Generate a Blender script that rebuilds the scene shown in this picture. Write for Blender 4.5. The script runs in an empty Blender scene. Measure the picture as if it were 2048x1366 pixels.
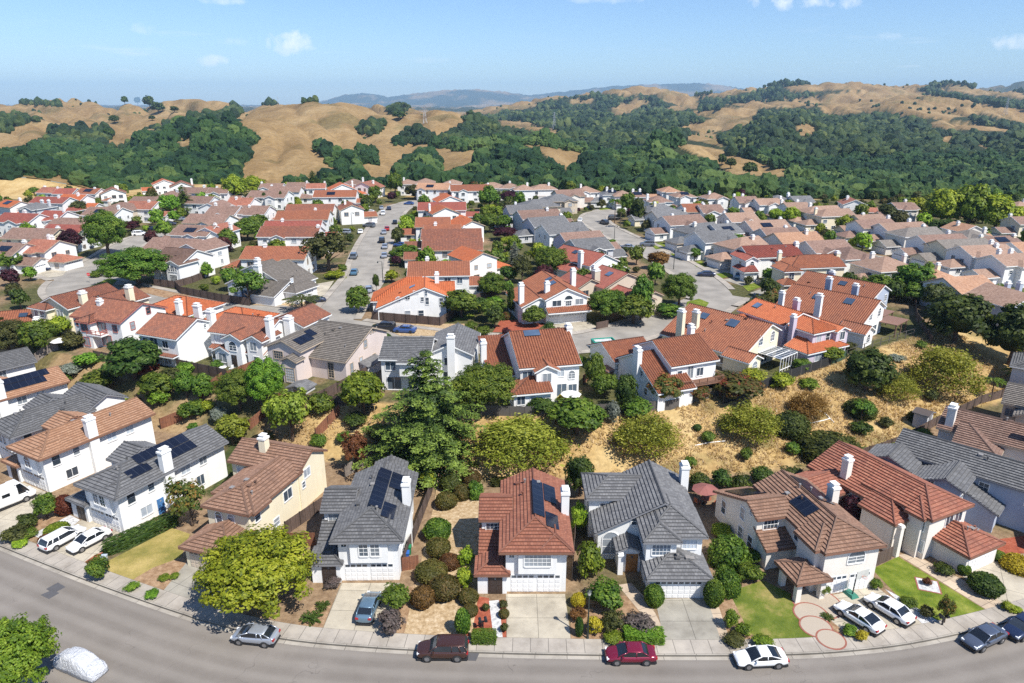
import bpy, bmesh, math, random
import numpy as np
from mathutils import Vector, Matrix
R = math.radians
random.seed(7); rng = np.random.default_rng(7)
SC = bpy.context.scene
COL = SC.collection
# ------------------------------------------------------------------ camera model (metres, camera over the origin)
HC, FP, YH = 49.0, 1400.0, 205.0
TH = math.atan((683 - YH) / FP); CT, ST = math.cos(TH), math.sin(TH)
def unproj(x, y, z):
    v = (y - 683) / FP; up = -(ST + v * CT); d = (z - HC) / up
    return ((x - 1024) / FP * d, d * (CT - v * ST))
def proj(X, Y, Z):
    d = Y * CT + (HC - Z) * ST
    return (1024 + FP * X / d, 683 + FP * ((HC - Z) * CT - Y * ST) / d)
def scale_at(X, Y, Z):
    return FP / (Y * CT + (HC - Z) * ST)
# ------------------------------------------------------------------ terrain
FRONT = [(-260, 190), (-130, 143), (-95.2, 120.9), (-60.3, 101.7), (-42.5, 94.8), (-27, 90.1), (-13.5, 86.5), (-1.7, 84.5), (26.1, 85.0), (40.7, 87.9), (54.7, 93.2), (67.7, 101.7), (90.4, 113.9), (130, 130), (260, 170)]
BACK = [(-260, 196), (-130, 150), (-98.2, 128.8), (-84.1, 122.5), (-64.7, 115.2), (-51.1, 109), (-37.8, 104), (-29.2, 100.6), (-18.9, 99.6), (-4.7, 95.7), (13.1, 96.4), (33.2, 103), (45.3, 110), (62, 120.6), (83.5, 134.5), (110, 156), (260, 215)]
EDGE = [(-420, 330), (-215, 350), (-190, 401), (-116, 392), (-46, 380), (20, 370), (90, 345), (153, 335), (212, 330), (420, 330)]
FRX, FRY = zip(*FRONT); BKX, BKY = zip(*BACK); EDX, EDY = zip(*EDGE)
ZR, ZP = 0.15, 5.0
def sm(t): return t * t * (3 - 2 * t)
def crest(pts, D):
    xs, ys = [], []
    for x, y in pts:
        v = (y - 683) / FP; fw = CT - v * ST
        xs.append((x - 1024) / FP / fw); ys.append(HC - D * (ST + v * CT) / fw)
    return np.array(xs), np.array(ys)
LAYERS = [  # (distance, front width, back width, silhouette of the ground in the photograph)
    (470, 130, 150, [(-300, 330), (0, 338), (80, 347), (150, 364), (240, 394), (320, 430), (420, 470)]),
    (560, 150, 150, [(700, 480), (760, 400), (800, 350), (845, 322), (880, 345), (910, 370), (940, 350), (970, 322), (1010, 308), (1060, 318), (1110, 345), (1140, 355), (1180, 335), (1230, 344), (1330, 344), (1400, 350), (1480, 362), (1560, 378), (1640, 390), (1800, 420), (2300, 440)]),
    (680, 190, 120, [(1180, 420), (1260, 330), (1310, 290), (1340, 286), (1400, 295), (1480, 312), (1560, 336), (1600, 352), (1680, 392), (1800, 430)]),
    (760, 330, 170, [(-300, 300), (0, 300), (60, 305), (150, 312), (250, 300), (330, 268), (400, 250), (450, 240), (480, 233), (530, 232), (590, 240), (640, 246), (700, 262), (760, 280), (830, 296), (880, 304), (930, 300), (985, 292), (1040, 296), (1070, 286), (1100, 288), (1150, 302), (1200, 330), (1300, 400)]),
    (1250, 420, 300, [(-300, 222), (0, 222), (60, 218), (120, 226), (200, 240), (260, 236), (330, 222), (400, 226), (460, 232), (490, 222), (560, 206), (620, 199), (680, 196), (720, 206), (780, 216), (860, 208), (900, 214), (945, 232), (1000, 250), (1080, 262), (1150, 275), (1300, 300), (2300, 400)]),
    (1500, 800, 380, [(900, 330), (1050, 300), (1200, 275), (1330, 258), (1420, 275), (1470, 268), (1530, 238), (1600, 234), (1650, 248), (1720, 246), (1790, 260), (1860, 272), (1960, 276), (2100, 262), (2300, 260)]),
    (1900, 350, 350, [(-400, 204), (0, 201), (80, 199), (165, 193), (210, 200), (260, 206), (300, 209), (340, 198), (400, 195), (440, 198), (490, 214), (520, 206), (600, 203), (700, 208), (760, 206), (820, 214), (900, 232), (1000, 262)]),
    (2300, 700, 500, [(900, 260), (980, 238), (1060, 232), (1150, 230), (1250, 228), (1350, 222), (1440, 206), (1560, 201), (1680, 206), (1750, 197), (1800, 186), (1870, 187), (1950, 194), (2048, 206), (2300, 210)]),
    (3200, 600, 600, [(880, 250), (945, 218), (1000, 205), (1080, 198), (1180, 184), (1230, 173), (1300, 172), (1390, 187), (1480, 174), (1530, 173), (1570, 163), (1640, 165), (1720, 159), (1800, 167), (1900, 165), (1960, 173), (2048, 178), (2300, 180)]),
    (6500, 900, 900, [(1800, 215), (1900, 178), (1960, 171), (2010, 168), (2060, 159), (2300, 150)]),
    (16500, 2500, 1800, [(560, 225), (640, 203), (690, 189), (725, 185), (780, 192), (830, 186), (880, 180), (950, 177), (1000, 182), (1060, 190), (1110, 183), (1150, 179), (1230, 171), (1300, 168), (1400, 164), (1450, 170), (1520, 182), (1650, 200), (1800, 215)]),
]
CRE = [crest(p, D) for D, _, _, p in LAYERS]
ZV = -24.0
def vnoise(x, y, seed=0):
    xi = np.floor(x).astype(np.int64); yi = np.floor(y).astype(np.int64); fx = sm(x - xi); fy = sm(y - yi)
    def h(a, b):
        n = (a * 374761393 + b * 668265263 + seed * 1274126177) & 0x7fffffff
        n = ((n ^ (n >> 13)) * 1274126177) & 0x7fffffff
        return ((n ^ (n >> 16)) & 0xffff) / 65535.0
    return (h(xi, yi) * (1 - fx) + h(xi + 1, yi) * fx) * (1 - fy) + (h(xi, yi + 1) * (1 - fx) + h(xi + 1, yi + 1) * fx) * fy
def fbm(x, y, seed=0, o=4):
    s = 0; a = .5
    for i in range(o):
        s = s + a * vnoise(x, y, seed + i); x = x * 2.03; y = y * 2.03; a *= .5
    return s
def ground(X, Y):
    X = np.asarray(X, float); Y = np.asarray(Y, float)
    yf = np.interp(X, FRX, FRY); yb = np.interp(X, BKX, BKY)
    t = np.clip((Y - yf) / np.maximum(yb - yf, 3), 0, 1)
    z = ZR + (ZP - ZR) * (.6 * t + .4 * sm(t))
    bumpy = t * (1 - t) * 4
    z = z + bumpy * .5 * (fbm(X * .22, Y * .22, 3) - .47)
    ye = np.interp(X, EDX, EDY)
    far = sm(np.clip((Y - ye) / 130, 0, 1))
    z = z * (1 - far) + ZV * far
    a = X / np.maximum(Y, 1)
    hz = np.full_like(z, ZV)
    for (D, wf, wb, _), (cx, cz) in zip(LAYERS, CRE):
        c = np.interp(a, cx, cz)
        tt = np.where(Y < D, (Y - D) / wf, (Y - D) / wb)
        c = ZV + np.maximum(c - ZV, 0) * np.exp(-tt * tt * 1.15)
        k = 4 + D * .004
        hz = np.maximum(hz, c) + np.maximum(k - np.abs(hz - c), 0) ** 2 / (4 * k) * .6
    amp = np.clip((Y - 430) / 300, 0, 1) * (4 + np.minimum(Y, 5000) * .0065)
    g = np.abs(fbm(X / 130 + 7, Y / 190, 11, 3) - .45) * 2
    u_ = X * .8 + Y * .6; v_ = Y * .8 - X * .6; rid = np.abs(fbm(u_ / 85 + 3, v_ / 270, 51, 2) - .44) * 2; near_ = np.clip((4000 - Y) / 1500, 0, 1)
    hz = hz + amp * (fbm(X / 110, Y / 170, 21, 3) - .47) * 1.3 - amp * .3 * np.clip(.25 - g, 0, 1) * 4 - amp * 1.5 * np.clip(.22 - rid, 0, 1) * 4 * near_
    ph = a / .058 * 2 * math.pi * .5 + (Y / 95) * .8 + (fbm(X / 120, Y / 150, 33, 3) - .45) * 7
    gul = 1 - np.abs(np.sin(ph)) ** .7
    hz = hz - gul * np.clip((Y - 450) / 120, 0, 1) * np.minimum(Y, 4000) / 650 * 5.0 * np.clip((hz - ZV) / 25, 0, 1)
    w = sm(np.clip((Y - ye - 10) / 90, 0, 1))
    return z * (1 - w) + np.maximum(hz, z) * w
def gz(X, Y): return float(ground(X, Y))
def gp(x, y):
    """world point where the line of sight through a photo pixel meets the ground"""
    v = (y - 683) / FP; up = -(ST + v * CT); fw = CT - v * ST; sx = (x - 1024) / FP
    lo = 45.0
    ds = np.concatenate([np.linspace(45, 420, 1500), np.geomspace(421, 19000, 2600)])
    z = HC + ds * up; g = ground(sx * ds, fw * ds)
    if not (z < g).any(): return gp(x, y + 2)
    i = np.argmax(z < g)
    d = ds[i]
    if i > 0:
        a, b = z[i - 1] - g[i - 1], g[i] - z[i]
        d = ds[i - 1] + (ds[i] - ds[i - 1]) * a / max(a + b, 1e-6)
    X, Y = sx * d, fw * d
    return Vector((X, Y, gz(X, Y)))
# ------------------------------------------------------------------ node helpers and materials
MATS = {}
def newmat(name):
    m = bpy.data.materials.new(name); m.use_nodes = True
    nt = m.node_tree; b = nt.nodes['Principled BSDF']
    return m, nt, b
def N(nt, t, **k):
    n = nt.nodes.new(t)
    for a, v in k.items():
        if a in n.inputs: n.inputs[a].default_value = v
        else: setattr(n, a, v)
    return n
def L(nt, a, b): nt.links.new(a, b)
def ramp(nt, fac, stops):
    r = nt.nodes.new('ShaderNodeValToRGB'); e = r.color_ramp.elements
    while len(e) < len(stops): e.new(.5)
    for el, (p, c) in zip(e, stops): el.position = p; el.color = (*c, 1)
    L(nt, fac, r.inputs[0]); return r.outputs[0]
def noise(nt, scale, detail=3, co=None, rough=.55):
    n = nt.nodes.new('ShaderNodeTexNoise'); n.inputs['Scale'].default_value = scale; n.inputs['Detail'].default_value = detail; n.inputs['Roughness'].default_value = rough
    if co is not None: L(nt, co, n.inputs['Vector'])
    return n.outputs['Fac']
def mixc(nt, fac, a, b, mode='MIX'):
    m = nt.nodes.new('ShaderNodeMix'); m.data_type = 'RGBA'; m.blend_type = mode
    for s, v in ((0, fac), (6, a), (7, b)):
        if isinstance(v, (int, float)): m.inputs[s].default_value = v
        elif isinstance(v, tuple): m.inputs[s].default_value = (*v, 1) if len(v) == 3 else v
        else: L(nt, v, m.inputs[s])
    return m.outputs[2]
def mth(nt, op, a, b=None):
    m = nt.nodes.new('ShaderNodeMath'); m.operation = op
    for i, v in enumerate((a, b)):
        if v is None: continue
        if isinstance(v, (int, float)): m.inputs[i].default_value = v
        else: L(nt, v, m.inputs[i])
    return m.outputs[0]
def bump(nt, b, h, strength=.3, dist=.05):
    n = nt.nodes.new('ShaderNodeBump'); n.inputs['Strength'].default_value = strength; n.inputs['Distance'].default_value = dist
    L(nt, h, n.inputs['Height']); L(nt, n.outputs[0], b.inputs['Normal'])
def objco(nt): return nt.nodes.new('ShaderNodeTexCoord').outputs['Object']
def geoco(nt): return nt.nodes.new('ShaderNodeNewGeometry').outputs['Position']
def c3(h):
    """hex colour as it looks in daylight -> linear"""
    v = [int(h[i:i + 2], 16) / 255 for i in (0, 2, 4)]
    return tuple((x / 12.92 if x <= .04045 else ((x + .055) / 1.055) ** 2.4) for x in v)
def plain(name, col, rough=.6, metal=0., var=.08, sc=2.0):
    if name in MATS: return MATS[name]
    m, nt, b = newmat(name)
    n = noise(nt, sc, 4, geoco(nt))
    L(nt, ramp(nt, n, [(.3, tuple(x * (1 - var) for x in col)), (.7, tuple(min(1, x * (1 + var)) for x in col))]), b.inputs['Base Color'])
    b.inputs['Roughness'].default_value = rough; b.inputs['Metallic'].default_value = metal
    MATS[name] = m; return m
def stucco(name, col):
    if name in MATS: return MATS[name]
    m, nt, b = newmat(name); p = geoco(nt)
    base = ramp(nt, noise(nt, .35, 5, p), [(.3, tuple(x * .9 for x in col)), (.65, col)])
    mp = N(nt, 'ShaderNodeMapping'); mp.inputs['Scale'].default_value = (2.2, 2.2, .16); L(nt, p, mp.inputs['Vector'])
    streak = noise(nt, 1.0, 4, mp.outputs[0])
    f = mth(nt, 'MULTIPLY', ramp(nt, streak, [(.52, (0, 0, 0)), (.8, (1, 1, 1))]), .28)
    L(nt, mixc(nt, f, base, tuple(x * .62 for x in col)), b.inputs['Base Color'])
    b.inputs['Roughness'].default_value = .9
    bump(nt, b, noise(nt, 9, 4, p), .25, .03)
    MATS[name] = m; return m
def rooftile(name, cols, bw=.34, rh=.42, gap=.5, stain=(.09, .08, .07), stainamt=.35, wavy=False):
    """fired tiles: every tile has its own tint, gaps between tiles, weathering patches"""
    if name in MATS: return MATS[name]
    m, nt, b = newmat(name)
    uv = nt.nodes.new('ShaderNodeUVMap').outputs[0]
    br = nt.nodes.new('ShaderNodeTexBrick'); br.offset = .5 if not wavy else 0.0
    br.inputs['Color1'].default_value = (1, 1, 1, 1); br.inputs['Color2'].default_value = (0, 0, 0, 1); br.inputs['Mortar'].default_value = (.5, .5, .5, 1)
    br.inputs['Scale'].default_value = 1; br.inputs['Brick Width'].default_value = bw; br.inputs['Row Height'].default_value = rh
    br.inputs['Mortar Size'].default_value = .022; br.inputs['Mortar Smooth'].default_value = .2
    L(nt, uv, br.inputs['Vector'])
    bc = br.outputs['Color']
    if wavy: bc = mixc(nt, .55, bc, (.42, .42, .42))
    tint = ramp(nt, bc, [(0, cols[0]), (.45, cols[1]), (1, cols[2])])
    p = geoco(nt)
    oi = nt.nodes.new('ShaderNodeObjectInfo')
    big = noise(nt, .3, 6, p, .65)
    f = mth(nt, 'MULTIPLY', ramp(nt, big, [(.45, (0, 0, 0)), (.72, (1, 1, 1))]), stainamt)
    c = mixc(nt, f, tint, stain)
    c = mixc(nt, mth(nt, 'MULTIPLY', br.outputs['Fac'], gap), c, tuple(x * .25 for x in cols[0]))
    fine = noise(nt, 6, 3, p)
    c = mixc(nt, .5, c, ramp(nt, fine, [(.3, (.35, .35, .35)), (.7, (.65, .65, .65))]), 'OVERLAY')
    hsv = nt.nodes.new('ShaderNodeHueSaturation'); L(nt, c, hsv.inputs['Color'])
    L(nt, mth(nt, 'ADD', mth(nt, 'MULTIPLY', oi.outputs['Random'], .22), .9), hsv.inputs['Value'])
    L(nt, hsv.outputs[0], b.inputs['Base Color'])
    b.inputs['Roughness'].default_value = .75
    sep = nt.nodes.new('ShaderNodeSeparateXYZ'); L(nt, uv, sep.inputs[0])
    row = mth(nt, 'FRACT', mth(nt, 'DIVIDE', sep.outputs[1], rh))
    h = mth(nt, 'SUBTRACT', 1.0, row)
    if wavy:
        h = mth(nt, 'ADD', h, mth(nt, 'MULTIPLY', mth(nt, 'SINE', mth(nt, 'MULTIPLY', sep.outputs[0], 2 * math.pi / bw)), .9))
    bump(nt, b, h, .55, .04)
    MATS[name] = m; return m
def glassmat(name, col, rough=.08):
    if name in MATS: return MATS[name]
    m, nt, b = newmat(name)
    oi = nt.nodes.new('ShaderNodeObjectInfo')
    n = noise(nt, .6, 2, geoco(nt))
    f = mth(nt, 'ADD', mth(nt, 'MULTIPLY', oi.outputs['Random'], .6), mth(nt, 'MULTIPLY', n, .4))
    L(nt, ramp(nt, f, [(.25, tuple(x * .6 for x in col)), (.55, col), (.9, tuple(min(1, x * 2.2) for x in col))]), b.inputs['Base Color'])
    b.inputs['Roughness'].default_value = rough; b.inputs['Specular IOR Level'].default_value = .8
    MATS[name] = m; return m
def leafmat(name, cols, trans=.36):
    if name in MATS: return MATS[name]
    m, nt, b = newmat(name)
    at = nt.nodes.new('ShaderNodeAttribute'); at.attribute_name = 'tint'
    oi = nt.nodes.new('ShaderNodeObjectInfo')
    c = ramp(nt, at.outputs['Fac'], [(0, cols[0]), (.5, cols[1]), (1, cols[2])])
    hsv = nt.nodes.new('ShaderNodeHueSaturation'); L(nt, c, hsv.inputs['Color'])
    L(nt, mth(nt, 'ADD', mth(nt, 'MULTIPLY', oi.outputs['Random'], .05), .475), hsv.inputs['Hue'])
    L(nt, mth(nt, 'ADD', mth(nt, 'MULTIPLY', oi.outputs['Random'], .35), .82), hsv.inputs['Value'])
    L(nt, hsv.outputs[0], b.inputs['Base Color'])
    b.inputs['Roughness'].default_value = .55; b.inputs['Specular IOR Level'].default_value = .25
    tr = nt.nodes.new('ShaderNodeBsdfTranslucent'); L(nt, mixc(nt, 1.0, hsv.outputs[0], (1.3, 1.25, .6), 'MULTIPLY'), tr.inputs['Color'])
    mx = nt.nodes.new('ShaderNodeMixShader'); mx.inputs[0].default_value = trans
    L(nt, b.outputs[0], mx.inputs[1]); L(nt, tr.outputs[0], mx.inputs[2])
    L(nt, mx.outputs[0], nt.nodes['Material Output'].inputs['Surface'])
    MATS[name] = m; return m
# ------------------------------------------------------------------ mesh builder
class MB:
    def __init__(s): s.v = []; s.f = []; s.m = []; s.uv = []
    def face(s, pts, m=0, uv=None):
        i = len(s.v); s.v += [tuple(p) for p in pts]; s.f.append(list(range(i, i + len(pts)))); s.m.append(m); s.uv.append(uv or [(0, 0)] * len(pts))
    def box(s, x0, x1, y0, y1, z0, z1, m=0, M=None):
        P = [Vector((x, y, z)) for z in (z0, z1) for y in (y0, y1) for x in (x0, x1)]
        if M is not None: P = [M @ p for p in P]
        for q in ((0, 2, 3, 1), (4, 5, 7, 6), (0, 1, 5, 4), (1, 3, 7, 5), (3, 2, 6, 7), (2, 0, 4, 6)): s.face([P[k] for k in q], m)
    def loft(s, rings, m=0, cap=True, smooth=None):
        i0 = len(s.v); n = len(rings[0])
        for r in rings: s.v += [tuple(p) for p in r]
        for a in range(len(rings) - 1):
            for k in range(n):
                k2 = (k + 1) % n
                s.f.append([i0 + a * n + k, i0 + a * n + k2, i0 + (a + 1) * n + k2, i0 + (a + 1) * n + k]); s.m.append(m); s.uv.append([(0, 0)] * 4)
        if cap:
            for a, rev in ((0, True), (len(rings) - 1, False)):
                idx = [i0 + a * n + k for k in range(n)]
                s.f.append(idx[::-1] if rev else idx); s.m.append(m); s.uv.append([(0, 0)] * n)
    def tube(s, pts, r, n=6, m=0):
        rings = []
        pts = [Vector(p) for p in pts]; rs = r if isinstance(r, (list, tuple)) else [r] * len(pts)
        for i, p in enumerate(pts):
            d = (pts[min(i + 1, len(pts) - 1)] - pts[max(i - 1, 0)]).normalized()
            a = d.orthogonal().normalized(); b = d.cross(a)
            rings.append([p + (a * math.cos(t) + b * math.sin(t)) * rs[i] for t in [2 * math.pi * k / n for k in range(n)]])
        s.loft(rings, m)
    def cyl(s, c, r, h, n=12, m=0, r2=None):
        r2 = r if r2 is None else r2
        s.loft([[(c[0] + rr * math.cos(t), c[1] + rr * math.sin(t), z) for t in [2 * math.pi * k / n for k in range(n)]] for rr, z in ((r, c[2]), (r2, c[2] + h))], m)
    def mesh(s, name, mats, smooth=False):
        me = bpy.data.meshes.new(name); me.from_pydata(s.v, [], s.f)
        for m in mats: me.materials.append(m)
        me.polygons.foreach_set('material_index', s.m)
        uvl = me.uv_layers.new(name='UVMap')
        uvl.data.foreach_set('uv', [c for u in s.uv for p in u for c in p])
        if smooth: me.polygons.foreach_set('use_smooth', [True] * len(s.f))
        me.update(); return me
    def build(s, name, mats, parent=None, smooth=False, **k):
        return link(name, s.mesh(name, mats if isinstance(mats, (list, tuple)) else [mats], smooth), parent, **k)
KIDS = {}
def link(name, me, parent=None, loc=None, rot=None, scale=None):
    o = bpy.data.objects.new(name, me); COL.objects.link(o)
    if parent is not None:
        o.parent = parent; KIDS.setdefault(parent.name, []).append(o)
    if loc is not None: o.location = loc
    if rot is not None: o.rotation_euler = rot
    if scale is not None: o.scale = scale
    return o
def empty(name, loc, rz=0.0, scale=None):
    o = link(name, None, None, loc, (0, 0, rz), scale); o.empty_display_size = .3; return o
def tag(o, label=None, cat=None, group=None, kind=None):
    if label: o['label'] = label
    if cat: o['category'] = cat
    if group: o['group'] = group
    if kind: o['kind'] = kind
    return o
def copy_tree(o, parent=None):
    c = o.copy(); COL.objects.link(c)
    if parent is not None:
        c.parent = parent; KIDS.setdefault(parent.name, []).append(c)
    for ch in KIDS.get(o.name, []): copy_tree(ch, c)
    return c
def paint(o, m, slot=0):
    s = o.material_slots[slot]; s.link = 'OBJECT'; s.material = m
# ------------------------------------------------------------------ palette
W = {k: stucco('stucco_' + k, c) for k, c in dict(white=(.80, .79, .76), cream=(.78, .69, .50), tan=(.58, .49, .38), grey=(.55, .55, .56), blue=(.40, .45, .54), pink=(.66, .56, .51), purple=(.55, .48, .55), beige=(.72, .67, .60), navy=(.06, .09, .17)).items()}
RT = dict(
    red=rooftile('tile_red', [(.22, .08, .047), (.27, .10, .058), (.32, .13, .077)], stain=(.2, .08, .05), stainamt=.3),
    brown=rooftile('tile_brown', [(.19, .105, .066), (.25, .138, .088), (.30, .175, .115)], stain=(.12, .075, .055), stainamt=.45),
    dkred=rooftile('tile_dkred', [(.24, .085, .05), (.31, .11, .065), (.36, .15, .09)], stain=(.1, .05, .04), stainamt=.45),
    tan=rooftile('tile_tan', [(.31, .16, .088), (.37, .20, .115), (.42, .245, .15)], stain=(.2, .11, .07), stainamt=.4),
    grey=rooftile('tile_grey', [(.105, .103, .104), (.14, .138, .138), (.18, .177, .175)], stain=(.09, .085, .08), stainamt=.4),
    mauve=rooftile('tile_mauve', [(.17, .098, .07), (.22, .13, .095), (.27, .17, .128)], stain=(.12, .08, .06), stainamt=.5),
    pink=rooftile('tile_pink', [(.25, .15, .10), (.30, .185, .128), (.35, .23, .165)], stain=(.2, .125, .09), stainamt=.45),
    olive=rooftile('tile_olive', [(.14, .12, .10), (.185, .16, .135), (.23, .20, .17)], stain=(.12, .105, .09), stainamt=.4),
    orange=rooftile('barrel_orange', [(.32, .075, .024), (.43, .11, .034), (.50, .155, .055)], .42, .42, .75, (.25, .09, .04), .35, True),
    clay=rooftile('barrel_clay', [(.19, .06, .029), (.265, .088, .04), (.36, .135, .062)], .42, .42, .85, (.16, .065, .04), .45, True),
    rust=rooftile('barrel_rust', [(.13, .05, .03), (.22, .075, .04), (.34, .13, .065)], .42, .42, .85, (.12, .06, .045), .55, True),
    wine=rooftile('barrel_wine', [(.21, .05, .034), (.28, .07, .045), (.36, .115, .075)], .42, .42, .85, (.12, .05, .04), .45, True),
)
TRIM = plain('trim_white', (.78, .77, .74), .6)
TRIMS = {'white': TRIM, 'dark': plain('trim_dark', (.09, .07, .06), .6), 'brown': plain('trim_brown', (.2, .1, .065), .6), 'grey': plain('trim_grey', (.2, .2, .21), .6), 'pink': plain('trim_pink', (.42, .15, .12), .6), 'tan': plain('trim_tan', (.45, .36, .27), .6)}
GLASS = glassmat('window_glass', (.055, .075, .10))
GLASSL = glassmat('window_blind', (.28, .31, .34), .25)
DOORW = plain('garage_white', (.74, .73, .71), .5, var=.04)
DOORT = plain('garage_tan', (.55, .46, .36), .5, var=.04)
DOORD = plain('door_dark', (.045, .032, .026), .5)
DOORB = plain('door_blue', (.06, .17, .36), .5)
DOORO = plain('door_oak', (.32, .14, .045), .5)
METAL = plain('vent_metal', (.30, .28, .26), .45, .2)
PANELF = plain('panel_frame', (.02, .02, .025), .35, .3)
def solarmat():
    m, nt, b = newmat('solar_cells')
    uv = nt.nodes.new('ShaderNodeUVMap').outputs[0]
    br = nt.nodes.new('ShaderNodeTexBrick'); br.offset = 0
    br.inputs['Color1'].default_value = (.008, .011, .022, 1); br.inputs['Color2'].default_value = (.012, .016, .032, 1); br.inputs['Mortar'].default_value = (.035, .04, .055, 1)
    br.inputs['Scale'].default_value = 1; br.inputs['Brick Width'].default_value = 1.02; br.inputs['Row Height'].default_value = 1.66; br.inputs['Mortar Size'].default_value = .025
    L(nt, uv, br.inputs['Vector']); L(nt, br.outputs['Color'], b.inputs['Base Color'])
    b.inputs['Roughness'].default_value = .22; b.inputs['Specular IOR Level'].default_value = .35
    return m
SOLAR = solarmat()
SKYL = glassmat('skylight_glass', (.06, .09, .14), .12)
ROOFMODE = {'orange': 'wave', 'clay': 'wave', 'rust': 'wave', 'wine': 'wave'}
# ------------------------------------------------------------------ roofs
def clip(poly, a, b, c):
    """keep a*x+b*y<=c"""
    out = []
    for i in range(len(poly)):
        p, q = poly[i], poly[(i + 1) % len(poly)]
        dp, dq = a * p[0] + b * p[1] - c, a * q[0] + b * q[1] - c
        if dp <= 1e-9: out.append(p)
        if dp * dq < -1e-14:
            t = dp / (dp - dq); out.append((p[0] + (q[0] - p[0]) * t, p[1] + (q[1] - p[1]) * t))
    return out
class Vol:
    def __init__(s, x0, x1, y0, y1, planes='lrfb', eave=5.5, p=.42, ov=.45, zb=-1.2):
        s.x0, s.x1, s.y0, s.y1, s.p, s.ov, s.zb = x0, x1, y0, y1, p, ov, zb
        e = eave if isinstance(eave, dict) else {k: eave for k in planes}
        s.pl = {}
        for k in planes:
            ek = e.get(k, min(e.values()))
            s.pl[k] = {'l': (p, 0, ek - p * x0), 'r': (-p, 0, ek + p * x1), 'f': (0, p, ek - p * y0), 'b': (0, -p, ek + p * y1)}[k]
        g = min(ov, .32)
        s.X0 = x0 - (ov if 'l' in planes else g); s.X1 = x1 + (ov if 'r' in planes else g)
        s.Y0 = y0 - (ov if 'f' in planes else g); s.Y1 = y1 + (ov if 'b' in planes else g)
    def z(s, x, y): return min(a * x + b * y + c for a, b, c in s.pl.values())
    def faces(s):
        for k, (a, b, c) in s.pl.items():
            P = [(s.X0, s.Y0), (s.X1, s.Y0), (s.X1, s.Y1), (s.X0, s.Y1)]
            for k2, (a2, b2, c2) in s.pl.items():
                if k2 != k and P: P = clip(P, a - a2, b - b2, c2 - c)
            if len(P) >= 3: yield k, P
    def wall(s, mb):
        C = [(s.x0, s.y0), (s.x1, s.y0), (s.x1, s.y1), (s.x0, s.y1)]
        for i in range(4):
            p, q = C[i], C[(i + 1) % 4]
            ts = {0., 1.}
            pl = list(s.pl.values())
            for a in range(len(pl)):
                for b in range(a):
                    da = [pl[a][j] - pl[b][j] for j in range(3)]
                    f0 = da[0] * p[0] + da[1] * p[1] + da[2]; f1 = da[0] * q[0] + da[1] * q[1] + da[2]
                    if f0 * f1 < -1e-9: ts.add(f0 / (f0 - f1))
            top = [(p[0] + (q[0] - p[0]) * t, p[1] + (q[1] - p[1]) * t) for t in sorted(ts)]
            mb.face([(*p, s.zb), (*q, s.zb)] + [(*r, s.z(*r) - .03) for r in reversed(top)])
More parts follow.
